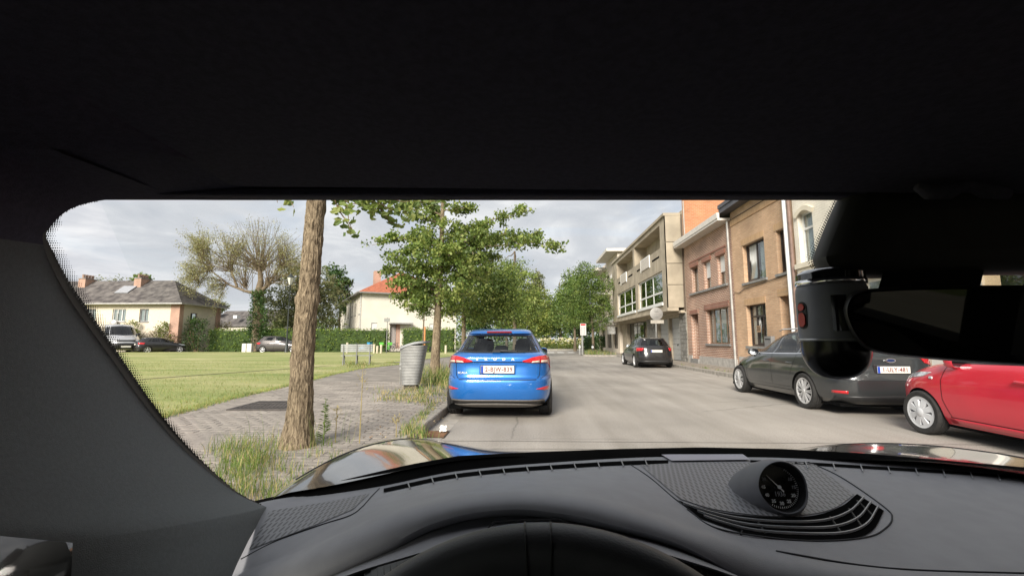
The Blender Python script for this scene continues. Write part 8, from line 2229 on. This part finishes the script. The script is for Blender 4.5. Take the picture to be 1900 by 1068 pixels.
# clock pod
def clock():
    Yc = dashpt(1440, 946).y - 0.005
    C = at(1449, 903, Yc); n = Vector((0, -0.955, 0.297)).normalized(); ex = Vector((1, 0, 0)); ey = n.cross(ex).normalized()
    ey = ey if ey.z > 0 else -ey
    Rr = 0.5 * (at(1449, 858, Yc) - at(1449, 946, Yc)).length * 0.98
    K = 40
    C0 = C; C = C - n * 0.010
    rows = []
    for d, s_ in ((0.023, 1.02), (0.0, 0.955)):
        rows.append([C + (ex * math.cos(2 * math.pi * k / K) + ey * math.sin(2 * math.pi * k / K)) * Rr * s_ + n * (d - (0.010 * (1 - max(0, math.sin(2 * math.pi * k / K))) if d > 0.005 else 0)) for k in range(K + 1)])
    mb = MB(); mb.grid(rows); bz = mb
    rows = []
    for d, s_, dz in ((0.014, 1.02, 0), (0.0165, 1.06, 0), (0.013, 1.11, 0), (-0.002, 1.19, -0.001), (-0.018, 1.30, -0.004), (-0.045, 1.40, -0.010), (-0.085, 1.48, -0.022), (-0.12, 1.50, -0.045)):
        row_ = []
        for k in range(K + 1):
            a = 2 * math.pi * k / K
            up_ = max(0, math.sin(a)); dd = d - (0.010 * (1 - up_) if d > 0.005 else 0)
            row_.append(C0 + ex * math.cos(a) * Rr * s_ + ey * math.sin(a) * Rr * s_ + n * dd + Vector((0, 0, dz)))
        rows.append(row_)
    mb = MB(); mb.grid(rows); pod = mb.build('clock', pm('clock_hood', (0.13, 0.132, 0.145), 0.55, var=0.05, scale=40), own, smooth=True, auto=50)
    bz.build('clock_bezel', M_matt, pod, smooth=True)
    Rr *= 0.955
    mb = MB(); mb.add([C + ex * math.cos(a) * Rr * 0.99 + ey * math.sin(a) * Rr * 0.99 for a in [2 * math.pi * k / 48 for k in range(48)]], [tuple(range(48))]); mb.build('clock_face', M_gloss, pod)
    mb = MB()
    for s0, s1, d in ((0.90, 0.93, 0.001),):
        for k in range(64):
            a0, a1 = 2 * math.pi * k / 64, 2 * math.pi * (k + 1) / 64
            q = lambda a, s_: C + ex * math.cos(a) * Rr * s_ + ey * math.sin(a) * Rr * s_ + n * d
            mb.add([q(a0, s0), q(a1, s0), q(a1, s1), q(a0, s1)], [(0, 1, 2, 3)])
    mb.build('dial_ring', pm('dial_grey', (0.05, 0.05, 0.055), 0.4), pod)
    mb = MB()
    for k in range(5, 55):
        a = math.pi / 2 - 2 * math.pi * k / 60
        if not (5 <= k <= 35): continue
        q = lambda s_, w_: C + (ex * math.cos(a) + ey * math.sin(a)) * Rr * s_ + (ex * -math.sin(a) + ey * math.cos(a)) * w_ + n * 0.0015
        w_ = 0.00045; mb.add([q(0.83, -w_), q(0.83, w_), q(0.92, w_), q(0.92, -w_)], [(0, 1, 2, 3)])
    mb.build('minute_marks', M_lit, pod)
    for v in (10, 15, 20, 25, 30, 35, 40, 45, 50):
        a = math.pi / 2 - 2 * math.pi * v / 60
        text_mesh('dial_number', str(v), Rr * 0.20, M_lit if 20 <= v <= 45 else M_lit2, frame_matrix(C + (ex * math.cos(a) + ey * math.sin(a)) * Rr * 0.70 + n * 0.002, ex, ey), pod, ext=0.0002, bold=0.0002)
    text_mesh('dial_display', '1936', Rr * 0.30, M_lit2, frame_matrix(C - ey * Rr * 0.30 + n * 0.002, ex, ey), pod, ext=0.0002, sx=0.85)
    mb = MB(); a = R(133); d = ex * math.cos(a) + ey * math.sin(a); s_ = (ex * -math.sin(a) + ey * math.cos(a))
    mb.add([C - d * Rr * 0.26 + n * 0.004 + s_ * 0.0013, C - d * Rr * 0.26 + n * 0.004 - s_ * 0.0013, C + d * Rr * 0.72 + n * 0.004 - s_ * 0.0004, C + d * Rr * 0.72 + n * 0.004 + s_ * 0.0004], [(0, 1, 2, 3)]); mb.build('dial_needle', M_lit, pod)
    a = R(-50); d = ex * math.cos(a) + ey * math.sin(a)
    mb = MB(); mb.tube([C + n * 0.003, C + n * 0.006], Rr * 0.085, 16); mb.build('needle_cap', M_lit, pod, smooth=True, auto=40)
clock()

# ---- steering wheel ------------------------------------------------------------------------------
def steering():
    tc_ = at(1013, 1021, 0.335); Rw, rt = 0.186, 0.0172
    tl = R(24); upv = Vector((0, math.sin(tl), math.cos(tl))); xv = Vector((1, 0, 0)); nv = xv.cross(upv)
    C = tc_ - upv * Rw
    rows = []
    K, k2 = 96, 20
    for i in range(K + 1):
        a = 2 * math.pi * i / K; d = xv * math.cos(a) + upv * math.sin(a)
        rows.append([C + d * (Rw + rt * 1.05 * math.cos(b)) + nv * (rt * 1.2 * math.sin(b)) for b in [2 * math.pi * j / k2 for j in range(k2 + 1)]])
    mb = MB(); mb.grid(rows); st = mb.build('steering_wheel', pm('wheel_leather', (0.075, 0.075, 0.082), 0.5, var=0.06, scale=60, bump=0.1, bscale=700), own, smooth=True)
    for off in (-1.0, 4.2):
        a = R(90 + off); d = xv * math.cos(a) + upv * math.sin(a)
        mb = MB(); mb.tube([C + d * (Rw + rt * 1.07 * math.cos(b)) + nv * (rt * 1.22 * math.sin(b)) for b in [2 * math.pi * j / 24 for j in range(25)]], 0.0007, 5); mb.build('stitching', M_matt, st)
    mb = MB(); mb.lathe([(0.0, 0.03), (0.06, 0.028), (0.085, 0.015), (0.09, -0.01)], 24, tuple(C)); 
    mb = MB(); 
    ring = lambda r_, o_: [C + (xv * math.cos(a) + upv * math.sin(a)) * r_ - nv * o_ * -1 for a in [2 * math.pi * k / 24 for k in range(24)]]
    r0, r1 = ring(0.08, 0.03), ring(0.06, -0.01)
    mb.add(r0 + r1, [tuple(range(24)), tuple(range(24, 48))[::-1]] + [(k, (k + 1) % 24, 24 + (k + 1) % 24, 24 + k) for k in range(24)]); mb.build('hub', M_matt, st, smooth=True, auto=40)
    for a in (R(0), R(180), R(270)):
        d = xv * math.cos(a) + upv * math.sin(a); mb = MB(); mb.tube([C + d * 0.06, C + d * 0.12, C + d * 0.175], [0.022, 0.016, 0.018], 8); mb.build('spoke', M_matt, st, smooth=True, auto=50)
    mb = MB(); mb.tube([C + nv * -0.02, C + Vector((0, 0.35, -0.10))], 0.035, 14); mb.build('column', M_matt, st, smooth=True, auto=50)
steering()

# ---- windscreen, its black border and dot fringe -------------------------------------------------
# border of the trim towards the glass (pixel, depth)
Ftrim = [(330, 366, 0.470), (250, 367.5, 0.462), (195, 371, 0.452), (150, 380, 0.444), (118, 395, 0.440), (94, 418, 0.436), (79, 444, 0.438), (100, 503, 0.470), (136, 565, 0.505), (200, 655, 0.570), (273, 756, 0.648), (340, 832, 0.715), (409, 893, 0.780), (445, 918, 0.815), (480, 934, 0.838), (497, 939, 0.848)]
Fp = smooth_pts([at(*q) for q in Ftrim], 5)
# glass: ruled between base and header
def gl_top(s): X = lerp(-0.47, 1.23, s); Y = 0.545 - 0.095 * ((X - CX) / 0.85) ** 2; return Vector((X, Y, 1.25 + 0.334 * Y))
def gl_bot(s): X = lerp(-0.60, 1.36, s); Y = 1.13 - 0.24 * ((X - CX) / 0.98) ** 2; return Vector((X, Y, 0.968 - 0.02 * ((X - CX) / 0.98) ** 2))
mb = MB(); mb.grid([[gl_top(s / 40).lerp(gl_bot(s / 40), f / 12) for s in range(41)] for f in range(13)])
ws = mb.build('windscreen', glass('windscreen_glass', (0.965, 0.98, 0.975), refl=0.13, dust=0.006), own, smooth=True, fixn=False)
# solid black border along the pillar and its dot fringe (printed on the glass)
def offs(i):                                   # border and fringe widths along the pillar, in pixels
    y = Ftrim_y[i]
    return interp(y, [(380, 0), (420, 2), (470, 14), (565, 20), (756, 15), (860, 9), (920, 4), (940, 0)]), interp(y, [(395, 0), (412, 17), (470, 24), (565, 23), (700, 19), (800, 12), (880, 6), (935, 2)])
dense = smooth_pts([(q[0], q[1], q[2]) for q in Ftrim], 8)
Ftrim_y = [p.y for p in dense]
i0 = next(i for i, p in enumerate(dense) if p.y > 372)
r0, r1 = [], []
for i in range(i0, len(dense)):
    p = dense[i]; w_, d_ = offs(i); r0.append(at(p.x - 6, p.y, p.z + 0.004)); r1.append(at(p.x + w_, p.y - w_ * 0.12, p.z + 0.005))
mb = MB(); mb.grid([r0, r1]); mb.build('windscreen_border', M_matt, ws, fixn=False)
V = []
acc = 0; last = None
for i in range(i0, len(dense) - 1):
    for sub in range(6):
        p = dense[i].lerp(dense[i + 1], sub / 6)
        if last is not None:
            acc += math.hypot(p.x - last.x, p.y - last.y)
        last = p.copy()
        if acc < 3.9: continue
        acc = 0; row_i = len(V)
        w_, d_ = offs(i); nd = int(d_ / 4.2) + 1
        for k in range(nd):
            fx = p.x + w_ + (k + (0.5 if (round(p.y / 3.3) % 2) else 0.0)) * 4.2 - 1.2
            s_ = lerp(2.15, 0.8, k / max(1, nd - 1)) if nd > 1 else 1.6
            c_ = at(fx, p.y, p.z + 0.006); u = (at(fx + s_, p.y, p.z + 0.006) - c_); v_ = (at(fx, p.y + s_, p.z + 0.006) - c_)
            V.append([c_ + u * math.cos(a) + v_ * math.sin(a) for a in [math.pi / 3 * j for j in range(6)]])
V = np.array([[tuple(q) for q in h] for h in V]).reshape(-1, 3)
o = np_mesh('windscreen_dots', V, 6, M_matt, None, ws); o['kind'] = 'stuff'
# black header border
cols2 = [160 + 30 * k for k in range(70)]
mb = MB(); mb.grid([[at(c, 371.5 - 2 * math.sin(max(0, (400 - c)) / 240 * 1.3) if c < 400 else 371.5, 0.50) for c in cols2], [at(c, 352, 0.508) for c in cols2]]); mb.build('windscreen_header_border', M_matt, ws, fixn=False)
# cowl seal at the foot of the glass
sc = [430 + 20 * k for k in range(95)]
mb = MB()
def pyG(x): return interp(x, [(430, 925), (470, 929), (560, 908), (650, 886), (760, 861), (850, 845), (985, 838), (1150, 832), (1300, 829), (1450, 832), (1600, 840), (1900, 866), (2300, 905)])
mb.grid([[at(x, pyG(x), YB(x) + 0.055) for x in sc], [at(x, pyG(x) + 0.5, YB(x) + 0.04) for x in sc], [at(x, pyB(x) + 1, YB(x) + 0.006) for x in sc], [at(x, pyB(x) + 30, YB(x) + 0.01) for x in sc]])
mb.grid([[at(x, pyG(x), YB(x) + 0.055) for x in sc], [at(x, pyG(x) + 60, YB(x) + 0.06) for x in sc]])
mb.build('cowl_seal', M_dark, own, smooth=True, auto=30, fixn=False)

# ---- pillar trim, roof lining, visor ---------------------------------------------------------------
Fext = [at(*q) for q in ((484, 962, 0.800), (462, 1000, 0.725), (440, 1045, 0.662), (420, 1092, 0.615), (405, 1130, 0.585))]
Fx = Fp + Fext
nF, nE = len(Fp), len(Fext)
back = []
D0, D1 = atx(135, 1006, -0.425), atx(128, 1150, -0.425)
b_top = Vector((-0.475, -0.28, 1.425))
for i in range(nF):
    f = i / (nF - 1); g = max(0, (f - 0.08) / 0.92)
    back.append(b_top.lerp(D0, g ** 1.05))
back += [D0.lerp(D1, (k + 1) / nE) for k in range(nE)]
rows = []
for k in range(17):
    f = k / 16
    rows.append([(a.lerp(b, f) + Vector((0.020 * math.sin(math.pi * f) ** 0.8 * min(1, i / 24), 0, 0))) for i, (a, b) in enumerate(zip(Fx, back))])
mb = MB(); mb.grid(rows, 0, lambda i, j: 1 if j < 31 else 0)
pil = mb.build('pillar_trim', [M_trim, M_head_], own, smooth=True)
# same pillar on the passenger side, mirrored about the centre line
mir = lambda p: Vector((2 * CX - p.x, p.y, p.z))
mb = MB(); mb.grid([[mir(p) for p in r] for r in rows]); mb.build('pillar_trim', M_trim, own, smooth=True, auto=50)
# roof lining from the header back over the seats
hc = [-60 + 24 * k for k in range(92)]
def header(c): return at(c, 369.0 if c > 330 else 369 - 0.0 * c, interp(c, [(-60, 0.43), (150, 0.446), (330, 0.472), (700, 0.50), (1500, 0.515), (2200, 0.49)]))
rows = []
for f in [0, 0.02, 0.06, 0.12, 0.2, 0.35, 0.5, 0.75, 1.0]:
    rows.append([Vector((p.x + (CX - p.x) * 0.02 * f, p.y - f * 2.7, p.z + 0.020 * min(1, f * 8) + 0.035 * math.sin(math.pi * min(1, max(0, (p.x + 0.5) / 1.76))) * min(1, f * 5))) for p in [header(c) for c in hc]])
mb = MB(); mb.grid(rows); mb.build('roof_lining', M_head_, own, smooth=True)
# header trim roll just above the glass
mb = MB(); mb.grid([[at(c, 371 + (0 if c > 300 else 0), 0.497) for c in cols2], [at(c, 366, 0.470) for c in cols2], [at(c, 360, 0.455) for c in cols2], [at(c, 350, 0.452) for c in cols2]]); mb.build('header_trim', M_head_, own, smooth=True, fixn=False)
# sun visors: padded boards under the lining
vp = [(-400, 250, 0.25), (-150, 268, 0.27), (0, 276, 0.285), (150, 279, 0.30), (270, 284, 0.32), (340, 293, 0.34), (390, 313, 0.37), (415, 332, 0.395), (445, 346, 0.41), (600, 348, 0.42), (1000, 352, 0.425), (1490, 357, 0.425), (1900, 360, 0.425), (2300, 362, 0.42)]
V0 = smooth_pts([(x, y, d * 1000) for x, y, d in vp], 5)
rows = [[at(q.x, q.y, q.z / 1000) + Vector((0, 0, 0.016)) for q in V0], [at(q.x, q.y - 1, q.z / 1000) for q in V0]]
for f in (0.04, 0.12, 0.3, 0.55, 0.8, 1.0):
    rows.append([at(q.x, q.y - 2, q.z / 1000).lerp(Vector((at(q.x, q.y, q.z / 1000).x, 0.02, 1.405)), f) for q in V0])
mb = MB(); mb.grid(rows); vz = mb.build('sun_visor', M_head_, own, smooth=True, auto=40)
mb = MB(); mb.tube([at(x, y, 0.40) for x, y in ((1702, 345), (1725, 357), (1760, 356), (1795, 342), (1830, 355), (1870, 360))], [0.004, 0.007, 0.007, 0.005, 0.007, 0.005], 8); mb.build('visor_clip', M_head_, vz, smooth=True)

# ---- sensor housing and rear-view mirror -----------------------------------------------------------
def pod():
    outl = [(1575, 325), (1543, 392), (1526, 432), (1511, 470), (1508, 484), (1513, 497), (1526, 508), (1548, 515), (1600, 517), (1700, 514), (1800, 511), (2150, 508), (2150, 325)]
    P = smooth_pts([(x, y, 0) for x, y in outl[:-1]], 5) + [Vector((2150, 325, 0))]
    cx, cy_ = 1760, 430
    rows = []
    for (sc_, d) in ((1.0, 0.60), (1.0, 0.54), (0.985, 0.50), (0.955, 0.478), (0.90, 0.462), (0.75, 0.452), (0.4, 0.450)):
        rows.append([at(cx + (p.x - cx) * sc_, cy_ + (p.y - cy_) * sc_, d) for p in P + [P[0]]])
    # keep the outline where it is seen: front rings shrink, rear ring is the glass mount
    mb = MB(); mb.grid(rows); mb.add(rows[-1][:-1], [tuple(range(len(P)))]); mb.build('sensor_housing', pm('housing_black', (0.022, 0.021, 0.018), 0.75, var=0.1, scale=90), own, smooth=True, auto=60)
    V = []
    for i in range(4, 30):
        p = P[min(i, len(P) - 1)]
    prev = P[0]
    pts = []
    acc = 0
    for k in range(len(P) * 10 - 11):
        q = P[k // 10].lerp(P[k // 10 + 1], (k % 10) / 10)
        acc += math.hypot(q.x - prev.x, q.y - prev.y); prev = q
        if acc > 4.2 and q.y < 505: pts.append(q); acc = 0
    for j, q in enumerate(pts):
        L = interp(q.y, [(366, 6), (450, 11), (480, 14), (500, 4)])
        for k in range(3):
            c_ = at(q.x - 2 - k * L / 2.6, q.y + (2.1 if k % 2 else 0), 0.606); s_ = (2.0, 1.5, 0.9)[k]
            u = at(q.x - 2 - k * L / 2.6 + s_, q.y + (2.1 if k % 2 else 0), 0.606) - c_; v_ = at(q.x - 2 - k * L / 2.6, q.y + (2.1 if k % 2 else 0) + s_ * 0.8, 0.606) - c_
            V.append([c_ + u * math.cos(a) + v_ * math.sin(a) for a in [math.pi / 3 * m_ for m_ in range(6)]])
    o = np_mesh('windscreen_dots', np.array([[tuple(q) for q in h] for h in V]).reshape(-1, 3), 6, M_matt, None, ws); o['kind'] = 'stuff'
pod()
def rear_mirror():
    outl = [(1600, 536), (1578, 545), (1567, 562), (1566, 582), (1575, 608), (1590, 632), (1610, 648), (1650, 658), (1760, 669), (1900, 679), (2090, 690), (2110, 670), (2112, 560), (2095, 534), (1900, 529), (1700, 531)]
    P = [Vector((p.x, p.y, 0)) for p in smooth_pts([(x, y, 0) for x, y in outl + [outl[0]]], 5)[:-1]]
    cx, cy_ = 1840, 605
    dep = lambda x: 0.405 + (x - 1840) * -0.00001
    rows = []
    for (sc_, d) in ((0.955, -0.004), (0.975, -0.008), (0.992, -0.004), (1.0, 0.004), (0.99, 0.016), (0.93, 0.028), (0.7, 0.036), (0.3, 0.038)):
        rows.append([at(cx + (p.x - cx) * sc_, cy_ + (p.y - cy_) * (1 - (1 - sc_) * 2.2), dep(p.x) + d) for p in P + [P[0]]])
    mb = MB(); mb.grid(rows); mb.add([r for r in rows[-1][:-1]], [tuple(range(len(P)))])
    hs = mb.build('rear_view_mirror', pm('mirror_housing', (0.016, 0.016, 0.016), 0.38, var=0.06), own, smooth=True, auto=60)
    m, t, b, o = newmat('mirror_silver'); b.inputs['Base Color'].default_value = (0.055, 0.055, 0.05, 1); b.inputs['Metallic'].default_value = 1; b.inputs['Roughness'].default_value = 0.02
    nz = t.nodes.new('ShaderNodeTexNoise'); nz.inputs['Scale'].default_value = 30; mr = t.nodes.new('ShaderNodeMapRange'); mr.inputs[3].default_value = 0.012; mr.inputs[4].default_value = 0.03; t.links.new(nz.outputs[0], mr.inputs[0]); t.links.new(mr.outputs[0], b.inputs['Roughness'])
    mb = MB(); mb.add([at(cx + (p.x - cx) * 0.958, cy_ + (p.y - cy_) * 0.908, 0.4005 + (p.y - cy_) * 0.00006) for p in P], [tuple(range(len(P)))]); mb.build('mirror_glass', m, hs)
    mb = MB(); mb.hexa([at(1622, 560, 0.440), at(1812, 560, 0.440), at(1812, 560, 0.50), at(1622, 560, 0.50), at(1640, 500, 0.462), at(1826, 500, 0.462), at(1826, 500, 0.52), at(1640, 500, 0.52)]); mb.build('mirror_stalk', M_matt, hs)
rear_mirror()

# ---- the cabin behind the lens and the outer body ---------------------------------------------------
XL, XR = -0.475, 1.235
for xs_ in (XL, XR):
    s_ = -1 if xs_ < 0 else 1
    mb = MB(); mb.box(min(xs_, xs_ + s_ * 0.09), max(xs_, xs_ + s_ * 0.09), -1.9, 0.40, 0.25, 0.985); mb.build('door_panel', pm('door_trim', (0.10, 0.10, 0.11), 0.6, var=0.1), own)
    mb = MB(); mb.box(min(xs_, xs_ + s_ * 0.09), max(xs_, xs_ + s_ * 0.09), 0.41, 0.80, 0.25, 0.90); mb.build('side_panel', M_matt, own)
for xs_ in (XL, XR):
    s_ = -1 if xs_ < 0 else 1; xa, xb = min(xs_, xs_ + s_ * 0.05), max(xs_, xs_ + s_ * 0.05)
    mb = MB(); mb.box(xa, xb, -0.50, -0.36, 0.99, 1.44); mb.build('door_pillar', M_trim, own)
    mb = MB(); mb.box(xa, xb, -2.3, -1.35, 0.99, 1.44); mb.build('rear_pillar', M_trim, own)
    mb = MB(); mb.box(xa, xb, -2.3, 0.12, 1.385, 1.46); mb.build('roof_rail', M_head_, own)
    xg = xs_ + s_ * 0.045
    mb = MB(); mb.add([(xg, -0.37, 0.98), (xg, 0.46, 0.98), (xg, 0.42, 1.10), (xg, -0.10, 1.40), (xg, -0.37, 1.40)], [(0, 1, 2, 3, 4)]); mb.build('side_window', glass('side_glass', (0.88, 0.92, 0.9)), own)
    mb = MB(); mb.add([(xg, -1.36, 0.98), (xg, -0.49, 0.98), (xg, -0.49, 1.40), (xg, -1.36, 1.40)], [(0, 1, 2, 3)]); mb.build('side_window', glass('rear_side_glass', (0.30, 0.32, 0.31)), own)
mb = MB(); mb.box(XL - 0.05, XR + 0.05, -2.36, -2.30, 0.25, 1.0); mb.box(XL - 0.05, XR + 0.05, -2.36, -2.30, 1.34, 1.46); mb.build('rear_wall', M_matt, own)
mb = MB(); mb.add([(XL, -2.33, 0.99), (XR, -2.33, 0.99), (XR, -2.33, 1.35), (XL, -2.33, 1.35)], [(0, 1, 2, 3)]); mb.build('rear_window', glass('rear_side_glass', (0.30, 0.32, 0.31)), own)
mb = MB(); mb.box(XL - 0.05, XR + 0.05, -2.4, 1.05, 0.20, 0.26); mb.build('cabin_floor', M_matt, own)
for x, y, nm in ((0.0, -0.42, 'front_seat'), (0.76, -0.42, 'front_seat'), (0.02, -1.55, 'rear_seat'), (0.74, -1.55, 'rear_seat')):
    mb = MB(); mb.box(x - 0.24, x + 0.24, y - 0.08, y + 0.10, 0.45, 1.06, bev=0.05); mb.box(x - 0.13, x + 0.13, y - 0.09, y + 0.03, 1.08, 1.27, bev=0.04); mb.box(x - 0.25, x + 0.25, y + 0.0, y + 0.40 if nm == 'rear_seat' else y + 0.16, 0.30, 0.46, bev=0.05); mb.tube([(x, y - 0.03, 1.0), (x, y - 0.03, 1.12)], 0.015, 6)
    mb.build(nm, pm('seat_leather', (0.06, 0.06, 0.065), 0.6, var=0.1), own)
# roof skin
rows = []
for k in range(13):
    f = k / 12; rows.append([(lerp(-0.50, 1.26, j / 14), lerp(0.53 - 0.09 * ((lerp(-0.5, 1.26, j / 14) - CX) / 0.85) ** 2, -2.4, f), 1.445 + 0.05 * math.sin(math.pi * (0.15 + 0.7 * f)) * math.sin(math.pi * (0.12 + 0.76 * j / 14)) - (0.018 if k == 0 else 0)) for j in range(15)])
mb = MB(); mb.grid(rows); mb.build('roof', P_body, own, smooth=True)
# outer door mirror on the driver side
def outer_mirror():
    c = atx(5, 1060, -0.72); rows = []
    for i in range(13):
        a = math.pi * i / 12; rows.append([(c.x + 0.10 * math.sin(a) * math.cos(b) * (1.0 if math.cos(b) > 0 else 1.0), c.y + 0.075 * math.sin(a) * math.sin(b), c.z + 0.0 + 0.075 * math.cos(a)) for b in [2 * math.pi * j / 24 for j in range(25)]])
    mb = MB(); mb.grid(rows); mb.build('door_mirror', P_body, own, smooth=True)
    mb = MB(); mb.tube([(c.x + 0.05, c.y, c.z - 0.04), (-0.52, c.y + 0.05, 0.95)], 0.03, 8); mb.build('mirror_arm', P_body, own, smooth=True)
outer_mirror()
# bonnet with raised fenders
def bonnet_z(X, Y):
    xr = abs(X - CX)
    zf = 0.908 - 0.208 * (Y - 1.6) - 0.20 * (Y - 1.6) ** 2
    zc = 0.918 - 0.232 * (Y - 1.4) - 0.085 * (Y - 1.4) ** 2
    s_ = min(1, max(0, (xr - 0.42) / 0.42)); s_ = s_ * s_ * (3 - 2 * s_)
    z = zc + (zf - zc) * s_
    if xr > 0.84: z -= 0.42 * ((xr - 0.84) / 0.16) ** 2.2 * 0.30 if xr < 1.0 else 0.126 + (xr - 1.0) * 3
    return z
rows = []
for k in range(58):
    f = k / 57; row_ = []
    for j in range(101):
        X = CX + lerp(-1.02, 1.02, j / 100)
        Y0 = 1.075 - 0.24 * min(1.1, abs(X - CX) / 0.98) ** 2; Yn = 2.72 - 0.42 * (abs(X - CX) / 1.0) ** 3
        Y = lerp(Y0, Yn, f); row_.append((X, Y, bonnet_z(X, Y) - (0.3 * max(0, f - 0.93) / 0.07 if f > 0.93 else 0)))
    rows.append(row_)
mb = MB(); mb.grid(rows); bon = mb.build('bonnet', P_body, own, smooth=True)
for s_ in (-1, 1):
    pts = [(CX + s_ * lerp(0.90, 0.66, (Y - 1.0) / 1.3), Y) for Y in [1.0 + 0.05 * k for k in range(27)]]
    mb = MB(); mb.tube([(x, y, bonnet_z(x, y) - 0.0008) for x, y in pts], 0.0028, 6); mb.build('panel_gap', M_seam, bon, smooth=True)
# body sides so that no light comes up from below
for s_ in (-1, 1):
    x = CX + s_ * 1.0; mb = MB(); rows = []
    rows.append([(x - s_ * 0.0, Y, bonnet_z(CX + s_ * 1.0, Y) - 0.004) for Y in [0.9 + 0.1 * k for k in range(15)]]); rows.append([(x + s_ * 0.03, Y, 0.5) for Y in [0.9 + 0.1 * k for k in range(15)]]); rows.append([(x - s_ * 0.03, Y, 0.2) for Y in [0.9 + 0.1 * k for k in range(15)]])
    mb.grid(rows); mb.build('fender', P_body, own, smooth=True)
mb = MB(); mb.box(CX - 0.95, CX + 0.95, 0.95, 2.2, 0.18, 0.30); mb.build('underbody', M_dark, own)

# ================================================================== CAMERA HANGING BY THE MIRROR
def dash_camera():
    Y = 0.447
    zt, zb = at(1548, 524, Y).z, at(1548, 703, Y).z
    x0, x1 = at(1489, 600, Y).x, at(1611, 600, Y).x
    cx, r = (x0 + x1) / 2, (x1 - x0) / 2
    r *= 0.95; c = Vector((cx - 0.002, Y, 0))
    zr = at(1548, 630, Y).z
    t = thing('dash_camera', (c.x, c.y, zb), 'dark grey round dash camera with red buttons hanging left of the rear-view mirror', 'camera')
    H = zt - zb
    mb = MB(); mb.lathe([(r * 0.97, zr), (r * 0.985, zr + 0.003), (r * 1.0, zr + (zt - zr) * 0.3), (r * 1.0, zt - 0.012), (r * 0.985, zt - 0.006), (r * 0.95, zt - 0.004)], 48, (c.x, c.y, 0)); mb.build('camera_body', M_cam, t, smooth=True, auto=40)
    mb = MB(); prof = [(0, zb)]
    hb = zr - zb
    for k in range(1, 15): a = math.pi / 2 * k / 14; prof.append((r * 0.96 * math.sin(a) ** 0.8, zb + min(hb * 0.995, hb * 0.80 * (1 - math.cos(a)))))
    prof += [(r * 0.965, zr - 0.0015)]
    mb.lathe(prof, 48, (c.x, c.y, 0)); mb.build('camera_dome', pm('dome_black', (0.007, 0.007, 0.008), 0.24, var=0.1, spec=0.35), t, smooth=True, auto=40)
    mb = MB(); mb.lathe([(r * 0.96, zr - 0.0015), (r * 0.99, zr - 0.001), (r * 0.99, zr + 0.001), (r * 0.96, zr + 0.0015)], 48, (c.x, c.y, 0), closed=True); mb.build('silver_ring', pm('satin_ring', (0.45, 0.46, 0.48), 0.3, metal=0.6, var=0.03), t, smooth=True)
    mb = MB(); mb.lathe([(r * 0.95, zt - 0.004), (r * 1.0, zt - 0.0025), (r * 1.0, zt + 0.001), (r * 0.95, zt + 0.003)], 48, (c.x, c.y, 0), closed=True); mb.build('top_ring', M_chrome, t, smooth=True)
    mb = MB(); mb.lathe([(r * 0.97, zt + 0.002), (r * 0.97, zt + 0.008), (r * 0.8, zt + 0.012), (0, zt + 0.013)], 48, (c.x, c.y, 0)); mb.build('mount_cap', M_gloss, t, smooth=True, auto=40)
    mb = MB(); mb.tube([(c.x, c.y, zt + 0.006), at(1558, 513, c.y + 0.07), at(1565, 505, c.y + 0.15)], 0.010, 10); mb.build('mount_arm', M_matt, t, smooth=True)
    # red buttons in a dark oval on the left flank
    ang = lambda px: math.acos(max(-1, min(1, (at(px, 580, Y).x - c.x) / r)))
    def pill(name, z0, z1, wd, d, m):
        a0 = math.radians(183); mb = MB(); K = 20; ring = []
        rad = wd / 2
        for k in range(K):
            q = 2 * math.pi * k / K; u = rad * math.cos(q); zz = ((z1 - rad) if math.sin(q) >= 0 else (z0 + rad)) + rad * math.sin(q); ring.append((u, zz))
        P = lambda u, z, dd: (c.x + (r + dd) * math.cos(a0 + u / r), c.y + (r + dd) * math.sin(a0 + u / r), z)
        mb.add([P(u, z, -0.002) for u, z in ring] + [P(u, z, d) for u, z in ring], [(k, (k + 1) % K, K + (k + 1) % K, K + k) for k in range(K)] + [tuple(range(K, 2 * K))]); return mb.build(name, m, t)
    zz0, zz1 = at(1496, 610, Y).z, at(1496, 560, Y).z
    pill('button_bezel', zz0, zz1, 0.0125, 0.0006, M_matt); rb = pm('button_red', (0.62, 0.025, 0.025), 0.35, var=0.06)
    pill('button', zz0 + 0.002, lerp(zz0, zz1, 0.60), 0.0092, 0.0016, rb); pill('button', lerp(zz0, zz1, 0.66), zz1 - 0.0018, 0.0088, 0.0016, rb)
    # dark window on the right flank
    mb = MB(); a0, a1 = math.radians(236), math.radians(258); rows = []
    for k in range(9): a = lerp(a0, a1, k / 8); rows.append([(c.x + (r + 0.0008) * math.cos(a), c.y + (r + 0.0008) * math.sin(a), z) for z in (at(1540, 615, Y).z, at(1540, 552, Y).z)])
    mb.grid(rows); mb.build('camera_window', M_gloss, t, smooth=True, fixn=False)
dash_camera()
